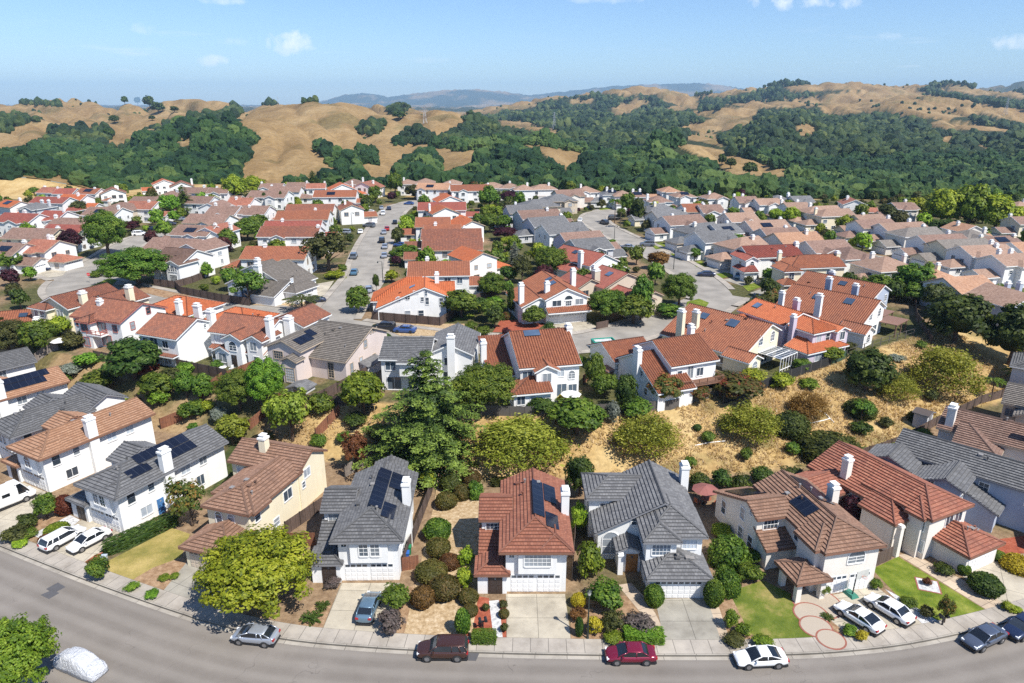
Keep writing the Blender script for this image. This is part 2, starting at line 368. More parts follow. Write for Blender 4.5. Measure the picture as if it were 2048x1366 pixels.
def roof_mesh(vols, mode, rb, fb, edge=.2):
    for V in vols:
        done = []
        for k, P in V.faces():
            a, b, c = V.pl[k]; p = V.p; sl = math.sqrt(1 + p * p)
            U = (lambda q: q[0]) if k in 'fb' else (lambda q: q[1])
            sg = {'f': (0, 1, V.Y0), 'b': (0, -1, -V.Y1), 'l': (1, 0, V.X0), 'r': (-1, 0, -V.X1)}[k]
            Vv = lambda q: sg[0] * q[0] + sg[1] * q[1] - sg[2]
            zz = lambda q: a * q[0] + b * q[1] + c
            uvf = lambda q: (U(q) + V.x0 * .37, Vv(q) * sl)
            def put(poly, dz):
                pts = [(q[0], q[1], zz(q) + d) for q, d in zip(poly, dz)]
                uv = [uvf(q) for q in poly]
                n = sum((pts[i][0] * pts[(i + 1) % len(pts)][1] - pts[(i + 1) % len(pts)][0] * pts[i][1]) for i in range(len(pts)))
                if n < 0: pts.reverse(); uv.reverse()
                rb.face(pts, 0, uv)
            if mode == 'step':
                r = .42 / sl; t = .115; vm = max(Vv(q) for q in P); kk = 0
                while kk * r < vm - 1e-6:
                    v0, v1 = kk * r, (kk + 1) * r
                    Q = clip(clip(P, -sg[0], -sg[1], -(v0 + sg[2])), sg[0], sg[1], v1 + sg[2])
                    if len(Q) >= 3:
                        put(Q, [t * (1 - (Vv(q) - v0) / r) + .01 for q in Q])
                        lo = [q for q in Q if abs(Vv(q) - v0) < 1e-5]
                        if len(lo) >= 2:
                            lo.sort(key=U); q0, q1 = lo[0], lo[-1]
                            rb.face([(q0[0], q0[1], zz(q0) - .02), (q1[0], q1[1], zz(q1) - .02), (q1[0], q1[1], zz(q1) + t + .01), (q0[0], q0[1], zz(q0) + t + .01)], 0, [uvf(q0), uvf(q1), uvf(q1), uvf(q0)])
                    kk += 1
            elif mode == 'wave':
                per = .42; ax = (1, 0) if k in 'fb' else (0, 1)
                us = [U(q) for q in P]; i0 = math.floor(min(us) / per * 4); i1 = math.ceil(max(us) / per * 4)
                prof = lambda i: (.0, .11, .16, .11)[i % 4]
                for i in range(i0, i1):
                    u0, u1 = i * per / 4, (i + 1) * per / 4
                    Q = clip(clip(P, -ax[0], -ax[1], -u0), ax[0], ax[1], u1)
                    if len(Q) >= 3: put(Q, [prof(i) + (prof(i + 1) - prof(i)) * min(1, max(0, (U(q) - u0) / (u1 - u0))) for q in Q])
            else:
                put(P, [0.02] * len(P))
            # soffit, fascia, ridge and hip caps
            S = [(q[0], q[1], zz(q) - edge) for q in P]
            fb.face(S)
            for i in range(len(P)):
                q0, q1 = P[i], P[(i + 1) % len(P)]
                bd = None
                if abs(q0[0] - V.X0) < 1e-6 and abs(q1[0] - V.X0) < 1e-6: bd = (-1, 0)
                if abs(q0[0] - V.X1) < 1e-6 and abs(q1[0] - V.X1) < 1e-6: bd = (1, 0)
                if abs(q0[1] - V.Y0) < 1e-6 and abs(q1[1] - V.Y0) < 1e-6: bd = (0, -1)
                if abs(q0[1] - V.Y1) < 1e-6 and abs(q1[1] - V.Y1) < 1e-6: bd = (0, 1)
                if bd:
                    o = [(bd[0] * w, bd[1] * w) for w in (0, .045)]
                    A = [(q[0] + o[j][0], q[1] + o[j][1], zz(q) + dz) for dz in (-edge, .0) for j in (1,) for q in (q0, q1)]
                    fb.face([A[0], A[1], A[3], A[2]])
                    fb.face([A[2], A[3], (*q1, zz(q1)), (*q0, zz(q0))])
                else:
                    key = tuple(sorted(((round(q0[0], 3), round(q0[1], 3)), (round(q1[0], 3), round(q1[1], 3)))))
                    if key in done: continue
                    done.append(key)
                    z0, z1 = zz(q0), zz(q1)
                    if mode and abs(q0[0] - q1[0]) + abs(q0[1] - q1[1]) > .3:
                        rb.tube([(*q0, z0 + .05), (*q1, z1 + .05)], .13, 5)
# ------------------------------------------------------------------ windows and doors (meshes shared by size)
WM = {}
def frame_mesh(kind, w, h, trim):
    key = (kind, round(w, 2), round(h, 2), trim.name)
    if key in WM: return WM[key]
    f, g = MB(), MB(); t = .11; d = .07; x0, x1 = -w / 2, w / 2
    if kind == 'o':
        r = w / 2; n = 16
        ring = [[(rr * math.cos(a), -y, rr * math.sin(a) + r) for a in [2 * math.pi * k / n for k in range(n)]] for rr, y in ((r + t, 0), (r + t, d), (r, d), (r, .02))]
        f.loft(ring, 0, False); g.face([(r * math.cos(-a), -.025, r * math.sin(-a) + r) for a in [2 * math.pi * k / n for k in range(n)]][::-1])
        f.box(-.03, .03, -.05, -.026, 0, 2 * r); f.box(-r, r, -.049, -.026, r - .03, r + .03)
    elif kind in ('G', 'g1'):
        # sectional garage door: the slab, four rows of raised panels, a row of lights on top
        f.box(x0, x1, -.03, .05, 0, h); nc = 8 if kind == 'G' else 4; cw = w / nc
        for r in range(4):
            for c in range(nc):
                a, b = x0 + c * cw + .07, x0 + (c + 1) * cw - .07; z0, z1 = r * h / 4 + .07, (r + 1) * h / 4 - .07
                if r < 3: f.box(a, b, -.06, -.03, z0, z1)
                else: g.face([(a, -.036, z0 + .06), (b, -.036, z0 + .06), (b, -.036, z1 - .04), (a, -.036, z1 - .04)])
    elif kind in ('d', 'db', 'do'):
        f.box(x0, x1, -.06, 0, 0, h)
        for c in (-1, 1):
            for z0, z1 in ((.15, h * .45), (h * .5, h - .15)): f.box(c * w * .23 - w * .15, c * w * .23 + w * .15, -.085, -.06, z0, z1)
        g.face([(-.1, -.09, h * .8), (.1, -.09, h * .8), (.1, -.09, h * .9), (-.1, -.09, h * .9)])
    else:
        f.box(x0 - t, x0, -d, 0, -t, h + (0 if kind == 'a' else t)); f.box(x1, x1 + t, -d, 0, -t, h + (0 if kind == 'a' else t))
        f.box(x0, x1, -d - .03, 0, -t - .03, 0)
        pane = [(x0, -.02, 0), (x1, -.02, 0)]
        if kind == 'a':
            r = w / 2; n = 10; arc = [math.pi * k / n for k in range(n + 1)]
            pane += [(r * math.cos(a), -.02, h + r * math.sin(a)) for a in arc]
            for k in range(n):
                q = [(rr * math.cos(a), y, h + rr * math.sin(a)) for a in (arc[k], arc[k + 1]) for rr, y in ((r, -d), (r + t, -d), (r + t, 0))]
                f.face([q[0], q[3], q[4], q[1]][::-1]); f.face([q[1], q[4], q[5], q[2]][::-1])
            f.box(x0, x1, -d + .02, -.021, h - .03, h + .03)
        else:
            f.box(x0, x1, -d, 0, h, h + t); pane += [(x1, -.02, h), (x0, -.02, h)]
        g.face(pane)
        if kind in ('n', 's', 'a') and w > .8: f.box(-.03, .03, -d + .015, -.021, 0, h)
        if kind in ('v', 'a'): f.box(x0, x1, -d + .02, -.0215, h * .5 - .025, h * .5 + .025)
        if kind == 'g':
            nx = max(2, round(w / .42)); nz = max(2, round(h / .45))
            for i in range(1, nx): f.box(x0 + i * w / nx - .02, x0 + i * w / nx + .02, -d + .02, -.021, 0, h)
            for i in range(1, nz): f.box(x0, x1, -d + .022, -.0215, i * h / nz - .02, i * h / nz + .02)
    nm = {'G': 'garage_door', 'g1': 'garage_door', 'd': 'door', 'db': 'door', 'do': 'door'}.get(kind, 'window')
    fm = {'G': DOORW, 'g1': DOORW, 'd': DOORD, 'db': DOORB, 'do': DOORO}.get(kind, trim)
    me = f.mesh(nm, [fm]); pm = g.mesh('pane', [GLASS])
    WM[key] = (nm, me, pm); return WM[key]
ROT = {'f': 0, 'r': math.pi / 2, 'b': math.pi, 'l': -math.pi / 2}
ANCH = []; FOOT = []
def roof_panel(root, V, side, a0, a1, v0, v1, name='solar_panel', top=None, lift=.16, th=.05):
    p = V.p; sl = math.sqrt(1 + p * p); mb = MB()
    def pt(a, v, dz):
        if side == 'f': q = (a, V.y0 + v)
        elif side == 'b': q = (a, V.y1 - v)
        elif side == 'l': q = (V.x0 + v, a)
        else: q = (V.x1 - v, a)
        A, B, C = V.pl[side]; return (q[0], q[1], A * q[0] + B * q[1] + C + dz)
    lo = [pt(a0, v0, lift), pt(a1, v0, lift), pt(a1, v1, lift), pt(a0, v1, lift)]; hi = [(x, y, z + th) for x, y, z in lo]
    uv = [(0, 0), (a1 - a0, 0), (a1 - a0, (v1 - v0) * sl), (0, (v1 - v0) * sl)]
    n = (Vector(hi[1]) - Vector(hi[0])).cross(Vector(hi[2]) - Vector(hi[0]))
    if n.z < 0: lo.reverse(); hi.reverse(); uv.reverse()
    mb.face(hi, 0, uv)
    for i in range(4): mb.face([lo[i], lo[(i + 1) % 4], hi[(i + 1) % 4], hi[i]], 1)
    mb.face(lo[::-1], 1)
    return mb.build(name, [top or SOLAR, PANELF], root)
def house(short, label, x, y, yaw, vols, wins=(), wall='white', roof='grey', trim='white', chim=(), solar=(), sky=(), vents=0, cols=(), z=None, mode=None, name='house', group=None, door='w', extra=None, blinds=.35, fascia=None):
    z = (gz(x, y) if z is None else z)
    root = empty(name, (x, y, z), R(yaw)); tag(root, label, 'house', group)
    VS = []
    for i, v in enumerate(vols):
        V = v if isinstance(v, Vol) else Vol(*v[:4], **(v[4] if len(v) > 4 and isinstance(v[4], dict) else dict(zip(('planes', 'eave', 'p', 'ov', 'zb'), v[4:]))))
        e = .004 * i; V.x0 += e; V.y0 += e; V.x1 -= e; V.y1 -= e
        VS.append(V)
    wb, rb, fb = MB(), MB(), MB()
    for V in VS: V.wall(wb)
    mode = mode or ROOFMODE.get(roof, 'step')
    roof_mesh(VS, None if mode == 'flat' else mode, rb, fb)
    tm = TRIMS[trim]
    wb.build('wall', W[wall], root); ro = rb.build('roof', RT[roof], root); fb.build('fascia', TRIMS[fascia] if fascia else tm, root)
    rs = random.Random(int(abs(x * 31 + y * 17)))
    for w in wins:
        vi, side, u, zz, ww, hh, kind = w[:7]; V = VS[vi]
        nm, me, pm = frame_mesh(kind, ww, hh, tm)
        P = {'f': (u, V.y0), 'b': (u, V.y1), 'l': (V.x0, u), 'r': (V.x1, u)}[side]
        o = link(nm, me, root, (P[0], P[1], zz), (0, 0, ROT[side]))
        if kind in ('G', 'g1') and door == 't': paint(o, DOORT)
        q = link('pane', pm, o)
        if kind not in ('G', 'g1', 'd') and rs.random() < blinds: paint(q, GLASSL)
    for c in chim:
        cx, cy, wx, wy, zt = c[:5]
        m = MB(); m.box(cx - wx / 2, cx + wx / 2, cy - wy / 2, cy + wy / 2, c[5] if len(c) > 5 else -1, zt - .25 - (.8 if zt > 8.3 else 0))
        co = m.build('chimney', W[wall if wall not in ('navy',) else 'white'], ro)
        m = MB(); a, b = wx / 2 + .08, wy / 2 + .08; zt = zt - (.8 if zt > 8.3 else 0)
        m.box(cx - a, cx + a, cy - b, cy + b, zt - .25, zt); m.box(cx - a * .6, cx + a * .6, cy - b * .6, cy + b * .6, zt, zt + .3)
        m.box(cx - a * .75, cx + a * .75, cy - b * .75, cy + b * .75, zt + .3, zt + .38)
        m.build('chimney_cap', TRIM, root)
    for s in solar: roof_panel(root, VS[s[0]], *s[1:6])
    for s in sky: roof_panel(root, VS[s[0]], *s[1:6], name='skylight', top=SKYL, lift=.12, th=.14)
    for k in range(vents):
        V = VS[0]; m = MB()
        px, py = rs.uniform(V.x0 + 1, V.x1 - 1), rs.uniform(V.y0 + 2, V.y1 - 2); pz = V.z(px, py)
        if k % 2: m.cyl((px, py, pz - .1), .07, .6, 8); m.cyl((px, py, pz + .45), .14, .12, 8)
        else: m.box(px - .2, px + .2, py - .2, py + .2, pz - .2, pz + .22); m.box(px - .26, px + .26, py - .26, py + .26, pz + .22, pz + .27)
        m.build('roof_vent', METAL if k % 3 else RT[roof], root)
    for c in cols:
        m = MB(); hw = c[3] if len(c) > 3 else .28
        m.box(c[0] - hw, c[0] + hw, c[1] - hw, c[1] + hw, -.5, c[2] - .003); m.box(c[0] - hw - .06, c[0] + hw + .06, c[1] - hw - .06, c[1] + hw + .06, c[2] - .35, c[2] - .15)
        m.build('column', W[wall], root)
    if extra: extra(root, VS)
    FOOT.append((x, y, R(yaw), [(V.x0, V.x1, V.y0, V.y1) for V in VS])); ANCH.append((short, x, y, z, root))
    return root
# ------------------------------------------------------------------ the many houses of the terrace; (photo x, y of the ridge, ridge width in photo px, yaw, shape, roof, wall, extras)
ORD = 'zeroth first second third fourth fifth sixth seventh eighth ninth tenth eleventh twelfth thirteenth fourteenth fifteenth sixteenth seventeenth eighteenth nineteenth twentieth'.split()
def ordn(i): return ORD[i] if i <= 20 else 'twenty ' + ORD[i - 20]
ROOFWORD = {'clay': 'red barrel', 'orange': 'orange barrel', 'rust': 'rust barrel', 'wine': 'wine red', 'mauve': 'mauve brown', 'pink': 'pale pink', 'grey': 'grey', 'olive': 'olive tan', 'brown': 'brown', 'red': 'red', 'tan': 'tan', 'dkred': 'dark red'}
def bg(px, py, wpx, yaw, shape, roof, wall='white', ex='', zr=12.6, d=10.5):
    x, y = unproj(px, py, zr); s = scale_at(x, y, zr); w = min(max(wpx / s, 8.5), 18)
    c, n = math.cos(R(yaw)), math.sin(R(yaw))
    rs = random.Random(px * 7 + py * 13)
    p = .42; cx, cyy = w / 2, d / 2
    ox, oy = x - (cx * c - cyy * n), y - (cx * n + cyy * c)
    ev = 7.6 - .42 * (d / 2 if shape in 'xhXs' else w / 2); ev = max(min(ev, 5.7), 4.3)
    pl = {'x': 'fb', 'y': 'lr', 'h': 'lrfb', 'X': 'fbl', 's': 'fbr'}[shape]
    vols = [(0, w, 0, d, pl, ev, p)]; wins = []
    def row(vi, side, a, b, z, nmax=4):
        k = max(1, min(nmax, int((b - a) / 3.0)))
        for i in range(k):
            if rs.random() < .85: wins.append((vi, side, a + (i + .5) * (b - a) / k + rs.uniform(-.4, .4), z, rs.choice((.9, 1.2, 1.5)), rs.choice((1.0, 1.3)), rs.choice('nnv')))
    row(0, 'f', .3, w - .3, 3.3); row(0, 'f', .3, w - .3, .8); row(0, 'r', 1, d - 1, 3.3, 2); row(0, 'r', 1, d - 1, .8, 2)
    if rs.random() < .4: row(0, 'l', 1, d - 1, 3.3, 2)
    wl = rs.uniform(3.6, 5)
    if 'g' in ex or (shape in 'xh' and rs.random() < .45):   # cross gable or hip towards the viewer
        a = rs.uniform(.5, max(.6, w - wl - .5)); vols.append((a, a + wl, -1.6, 5, 'lr' if rs.random() < .6 else 'lrf', ev - .1, p)); row(len(vols) - 1, 'f', a, a + wl, 3.3, 1); row(len(vols) - 1, 'f', a, a + wl, .7, 1)
    if 'L' in ex or ('R' not in ex and rs.random() < .5):     # low garage wing on one side
        vols.append((-5.2, .2, 1, 7.2, 'lfb' if rs.random() < .5 else 'fb', 2.75, .42)); wins.append((len(vols) - 1, 'l', 4.1, 0, 4.8, 2.15, 'G')); wins.append((len(vols) - 1, 'f', -2.5, .9, 1.2, 1.1, 'n'))
    else:
        vols.append((w - .2, w + 5.0, .8, 7.0, 'rfb' if rs.random() < .5 else 'fb', 2.75, .42)); wins.append((len(vols) - 1, 'r', 3.9, 0, 4.8, 2.15, 'G')); wins.append((len(vols) - 1, 'f', w + 2.4, .9, 1.2, 1.1, 'n'))
    chim = [(rs.choice((.2, w - .4, w * .3, w * .72)), rs.uniform(d * .35, d * .75), rs.uniform(.7, .95), rs.uniform(.7, 1.0), 7.7 + rs.random() * .6)] if 'c' not in ex and rs.random() < .8 else []
    if rs.random() < .12: chim.append((rs.uniform(1, w - 1), d * .8, 1.0, .8, 7.9))
    sol = [(0, 'f' if shape in 'xhXs' else 'r', w * .3 if shape in 'xhXs' else 2, w * .3 + 3.6 if shape in 'xhXs' else 6, 1.2, 3.4)] if 'S' in ex else []
    return house(None, None, ox, oy, yaw, vols, wins, wall, roof, rs.choice(('white', 'white', 'white', 'tan')), chim, sol, vents=0, z=ZP, mode='flat', blinds=.3)
ROWS = {
 'up the left side of the straight street': ('SL', [(556, 492, 125, -2, 'x', 'clay'), (582, 452, 118, 0, 'x', 'rust', 'white', 'gR'), (588, 441, 110, 2, 'x', 'wine'), (608, 421, 106, 3, 'x', 'clay'), (622, 408, 92, 3, 'x', 'rust'), (672, 380, 92, 4, 'x', 'clay', 'white', 'SR'), (735, 362, 52, -18, 'y', 'dkred', 'white', ''), (682, 366, 50, 20, 'y', 'orange'), (706, 357, 40, 0, 'h', 'mauve'), (700, 405, 30, 20, 'y', 'clay', 'white', 'S')]),
 'up the right side of the straight street': ('SR', [(878, 522, 118, 4, 'x', 'clay', 'white', 'R'), (945, 497, 60, 34, 'y', 'orange', 'white', 'c'), (905, 476, 116, 4, 'x', 'rust', 'white', 'L'), (903, 457, 116, 4, 'x', 'rust', 'white', 'L'), (885, 449, 70, 4, 'x', 'clay'), (930, 436, 50, 30, 'y', 'orange'), (866, 434, 66, 4, 'x', 'clay', 'white', 'L'), (884, 411, 52, 20, 'y', 'orange'), (884, 404, 105, 4, 'x', 'wine', 'white', 'R'), (895, 389, 50, 18, 'y', 'orange'), (868, 366, 64, -8, 'x', 'tan', 'white', 'gS'), (940, 369, 84, 6, 'x', 'clay', 'white', 'g')]),
 'in the pale back row behind the straight street': ('PB', [(815, 358, 36, 0, 'h', 'pink'), (851, 356, 36, 5, 'h', 'pink'), (905, 358, 34, 0, 'h', 'pink'), (985, 364, 44, 5, 'h', 'pink'), (1020, 366, 40, 0, 'h', 'pink'), (1047, 369, 40, 10, 'h', 'pink'), (1086, 368, 50, 8, 'h', 'pink')]),
 'up the left side of the curved street': ('CL', [(1176, 476, 75, 22, 'x', 'grey', 'grey', 'g'), (1160, 463, 85, 20, 'x', 'mauve', 'purple', 'c'), (1124, 446, 88, 24, 'x', 'grey', 'white', 'c'), (1092, 433, 76, 22, 'x', 'grey', 'grey'), (1075, 419, 84, 20, 'x', 'mauve', 'grey'), (1047, 409, 70, 15, 'x', 'grey', 'grey'), (1078, 398, 74, 12, 'h', 'grey', 'cream'), (1118, 388, 64, 10, 'h', 'grey', 'tan'), (1136, 379, 54, 15, 'x', 'mauve', 'beige', 'g'), (1172, 372, 48, 14, 'h', 'pink', 'white', 'g')]),
 'up the right side of the curved street': ('CR', [(1485, 474, 78, 24, 'X', 'pink', 'beige', 'gL'), (1424, 461, 80, 22, 'x', 'grey', 'white', 'gL'), (1397, 446, 72, 24, 'X', 'grey', 'beige', 'gL'), (1362, 430, 84, 20, 'x', 'mauve', 'white', 'gL'), (1336, 420, 70, 18, 'x', 'grey', 'beige'), (1318, 407, 66, 15, 'h', 'grey', 'cream'), (1445, 447, 50, 20, 'x', 'grey', 'grey', 'S'), (1385, 407, 42, 8, 'x', 'clay'), (1418, 409, 40, 10, 'x', 'mauve')]),
 'in the back row before the right hand woods': ('RB', [(1222, 378, 34, 5, 'h', 'pink', 'white', 'S'), (1245, 380, 30, 5, 'h', 'pink'), (1272, 382, 40, 10, 'h', 'pink', 'white', 'S'), (1316, 391, 46, 8, 'h', 'pink'), (1366, 382, 42, 10, 'h', 'mauve', 'white', 'S'), (1428, 385, 44, 10, 'h', 'pink', 'white', 'g'), (1490, 392, 40, 8, 'x', 'mauve', 'white'), (1536, 396, 56, 10, 'x', 'pink', 'white', 'g'), (1556, 389, 34, 5, 'h', 'mauve'), (1590, 404, 48, 10, 'x', 'pink'), (1600, 391, 32, 10, 'x', 'grey'), (1338, 372, 26, 5, 'h', 'pink'), (1706, 396, 38, -10, 'y', 'dkred', 'white'), (1805, 404, 40, 5, 'x', 'mauve', 'beige'), (1980, 398, 36, 5, 'h', 'pink', 'beige'), (2040, 402, 40, 5, 'h', 'mauve', 'beige'), (2052, 432, 60, 5, 'x', 'mauve', 'cream')]),
 'in the middle rows at the right': ('RM', [(1640, 411, 74, 12, 'X', 'mauve', 'white', 'gL'), (1664, 417, 74, 12, 'X', 'mauve', 'cream', 'L'), (1736, 428, 60, 12, 'x', 'pink', 'cream'), (1746, 438, 78, 12, 'x', 'mauve', 'white', 'L'), (1802, 444, 96, 12, 'x', 'mauve', 'white', 'gL'), (1832, 454, 90, 12, 'X', 'pink', 'beige', 'L'), (1880, 468, 100, 12, 'x', 'mauve', 'white', 'gL'), (1922, 477, 110, 12, 'x', 'mauve', 'cream', 'gL'), (1966, 489, 104, 12, 'x', 'mauve', 'white', 'gL'), (2030, 506, 110, 14, 'x', 'mauve', 'white', 'gL'), (1942, 458, 60, 10, 'h', 'mauve', 'beige'), (1996, 471, 70, 10, 'x', 'mauve', 'cream', 'S'), (2050, 483, 60, 10, 'x', 'mauve', 'white'), (1930, 446, 40, 10, 'y', 'tan', 'beige')]),
 'in the lower rows at the right': ('RN', [(1478, 425, 60, 12, 'x', 'mauve', 'beige'), (1530, 440, 84, 12, 'x', 'mauve', 'beige', 'S'), (1556, 455, 74, 12, 'x', 'pink', 'grey'), (1590, 464, 90, 12, 'x', 'pink', 'beige'), (1650, 480, 84, 12, 'x', 'pink', 'beige', 'c'), (1700, 492, 70, 12, 'h', 'pink', 'white'), (1772, 513, 90, 15, 'h', 'pink', 'beige'), (1868, 534, 64, 12, 'h', 'pink', 'cream'), (1926, 552, 92, 14, 'x', 'pink', 'white', 'cR'), (2020, 577, 100, 14, 'y', 'pink', 'blue', 'SR')]),
 'in the back row below the left golden spur': ('LB', [(102, 374, 34, -10, 'x', 'dkred'), (134, 376, 30, 0, 'x', 'wine'), (182, 376, 42, -8, 'x', 'clay', 'white', 'S'), (224, 375, 44, 30, 'y', 'rust'), (150, 388, 50, -8, 'x', 'orange'), (106, 393, 74, -10, 'x', 'wine'), (26, 400, 56, -30, 'x', 'orange', 'white', 'S'), (72, 404, 46, -15, 'h', 'grey', 'grey'), (326, 358, 40, 30, 'y', 'orange'), (362, 362, 42, 25, 'y', 'clay'), (396, 374, 60, -6, 'x', 'mauve'), (346, 381, 46, -6, 'h', 'mauve', 'grey'), (440, 375, 40, 0, 'x', 'mauve'), (545, 366, 44, 0, 'x', 'mauve', 'white', 'g'), (596, 364, 40, 0, 'x', 'mauve', 'white', 'g'), (632, 366, 36, 10, 'x', 'dkred'), (572, 372, 60, 0, 'x', 'mauve')]),
 'in the middle rows at the left': ('LM', [(112, 421, 40, -10, 'x', 'wine'), (44, 426, 80, -12, 'x', 'wine'), (212, 414, 70, -10, 'x', 'mauve', 'white', 'S'), (246, 404, 66, -8, 'h', 'mauve', 'tan'), (300, 393, 66, -8, 'x', 'mauve'), (288, 402, 60, -8, 'x', 'dkred'), (402, 392, 56, -8, 'x', 'mauve'), (430, 402, 36, -8, 'y', 'mauve'), (485, 395, 48, -6, 'x', 'dkred'), (512, 411, 56, -6, 'x', 'mauve', 'white', 'g'), (540, 381, 76, -6, 'x', 'mauve', 'white', 'g'), (452, 412, 60, -8, 'x', 'mauve'), (420, 428, 84, -10, 'x', 'mauve', 'white', 'g'), (432, 449, 56, -14, 'y', 'dkred', 'white')]),
 'nearest the left side street': ('LN', [(160, 436, 120, -10, 'x', 'mauve', 'white', 'g'), (136, 449, 80, -8, 'x', 'wine', 'white', 'g'), (72, 456, 100, -8, 'x', 'mauve', 'cream'), (92, 479, 60, -14, 'x', 'dkred', 'white', 'gR'), (24, 485, 60, -10, 'x', 'mauve', 'white', 'S'), (395, 450, 80, -12, 'x', 'mauve', 'white', 'S'), (356, 476, 108, -12, 'x', 'mauve', 'white', 'c'), (402, 480, 40, -20, 'y', 'mauve', 'white', 'c')]),
}
SHORT = dict(SL='left house of the straight street', SR='right house of the straight street', PB='pale back row house', CL='left house of the curved street', CR='right house of the curved street', RB='house before the right woods', RM='middle row house at right', RN='lower row house at right', LB='house below the left spur', LM='middle row house at left', LN='house by the left side street')
for phrase, (code, lst) in ROWS.items():
    side = code in ('SL', 'SR', 'CL', 'CR')
    vr = random.Random(code); lst = [(*e[:5], vr.choice(('pink', 'mauve', 'mauve', 'olive', 'tan', 'grey', 'pink')) if code in ('RM', 'RN', 'RB') and e[5] in ('pink', 'mauve') else e[5], *e[6:]) for e in lst]
    made = [(e, bg(*e, **({'d': 8.6} if code in ('RM', 'RB', 'LB', 'PB') else {}))) for e in lst]
    made.sort(key=(lambda t: -t[0][1]) if side else (lambda t: t[0][0]))
    for i, (e, root) in enumerate(made):
        wall = e[6] if len(e) > 6 else 'white'
        how = 'counting from the near end' if side else 'counting from the left'
        root['label'] = f"{wall} house with {ROOFWORD[e[5]]} roof, {ordn(i + 1)} {phrase}"
        root['group'] = 'houses ' + phrase
        a = ANCH.pop([k for k, t in enumerate(ANCH) if t[4] == root][0])
        ANCH.append((ordn(i + 1) + ' ' + SHORT[code], *a[1:]))
# ------------------------------------------------------------------ front row
def boxes(name, mat, lst, root, parent=None):
    m = MB()
    for b in lst: m.box(*b)
    return m.build(name, mat, parent or root)
def type_a(short, label, x, y, yaw, wall, roof, trim='white', win='pair', solar=(), arch=False, depth=13.4, chim=True, back=None, side_door=False):
    vols = [(0, 6.3, 0, depth, 'lrf', 5.6, .45, .72), (1.3, 5.3, -.42, .3, 'f', 5.1, .3, .05, 2.5), (-2.7, .4, 5.4, 10.2, 'fb', 5.55, .45, .4), (-2.65, .3, 2.7, 5.6, 'f', 2.75, .45, .4), (-2.95, .12, -.35, 2.2, 'lfr', 2.7, .45, .35), (4.3, 6.1, .4, 2.6, 'lrf', 5.75, .5, .72, 5.0)]
    if back: vols.append(back)
    wins = [(0, 'f', 1.75, 0, 2.44, 2.15, 'g1'), (0, 'f', 4.5, 0, 2.44, 2.15, 'g1'), (0, 'f', .62, 4.3, .5, .6, 'g'), (2, 'f', -1.35, 3.65, 1.7, 1.15, 'g'), (4, 'f', -1.1, 0, 1.5, 2.25, 'd'),
            (0, 'r', 1.6, 3.4, 1.0, 1.5, 'v'), (0, 'r', 4.3, 3.7, .8, 1.2, 'v'), (0, 'r', 9.3, 3.6, 1.3, 1.2, 'n'), (0, 'r', 12, 3.6, 1.1, 1.2, 'n'), (0, 'r', 3.2, .9, 1.5, 1.2, 'n'), (0, 'r', 11.2, .9, 1.1, 1.4, 'n'), (2, 'l', 7.6, 3.6, 1.2, 1.2, 'n')]
    if side_door: wins.append((0, 'r', 5.15, 0, .95, 2.1, 'db'))
    if arch: wins.append((1, 'f', 3.3, 3.2, 1.3, 1.0, 'a'))
    elif win == 'triple': wins.append((1, 'f', 3.3, 3.5, 2.7, 1.35, 'g'))
    else: wins += [(1, 'f', 2.75, 3.4, .9, 1.4, 'g'), (1, 'f', 3.95, 3.4, .9, 1.4, 'g')]
    return house(short, label, x, y, yaw, vols, wins, wall, roof, trim, [(6.55, 6.6, .85, 1.3, 8.2)] if chim else (), solar, vents=4, blinds=.45, fascia={'grey': 'grey', 'red': 'brown', 'tan': 'brown'}.get(roof))
type_a('white house with black roof panels', 'white two storey house with grey tiled roof and long black solar strip beside chimney', -18.45, 63.2, 1, 'white', 'grey', solar=[(0, 'r', 3.4, 11.6, 2.1, 3.45), (0, 'r', 2.2, 5.0, .65, 2.0), (0, 'r', 8.2, 11.6, .65, 2.0)], back=(1.6, 5.0, 12.5, 16.6, 'lr', 5.3, .45, .4))
type_a('white house with brick red hipped roof', 'white two storey house with brick red roof facing its plain concrete driveway', -.65, 61.4, 0, 'white', 'red', win='triple', solar=[(0, 'r', 3.6, 10.8, 2.1, 3.35), (0, 'r', 7.2, 10.8, .65, 2.0), (0, 'r', 2.2, 4.9, .65, 2.0)])
type_a('white house with blue side door', 'white house with charcoal grey roof, black solar panels and a blue side door', -51.9, 74.6, -27, 'white', 'grey', solar=[(0, 'r', 2.5, 5.4, .6, 1.9), (0, 'r', 4.6, 12.0, 2.0, 3.4), (0, 'r', 8.0, 12.0, .6, 1.9)], depth=15.5, side_door=True)
type_a('tan roofed house with arched window', 'white house with tan brown roof, tall chimney and arched front window', -66.6, 84.2, -29, 'white', 'tan', arch=True, depth=15.5)
type_a('white house with plain grey hipped roof', 'white house with plain grey hipped roof and windowless rear gable', -74.2, 91.0, -34, 'white', 'grey', depth=10.5, chim=False, back=(-1.8, 6.35, 10.2, 15.5, 'fb', 5.6, .5, .4))
type_a('tan roofed house with black solar', 'white house with tan roof carrying two rows of black solar panels', -88.4, 98.5, -37, 'white', 'tan', depth=16, solar=[(0, 'r', 8, 14.5, 1.9, 3.2), (0, 'r', 6.8, 13.5, .5, 1.8)])
type_a('grey roofed house at the left edge', 'white house with grey roof and big white chimney at the left edge', -101, 108, -40, 'white', 'grey', depth=17)
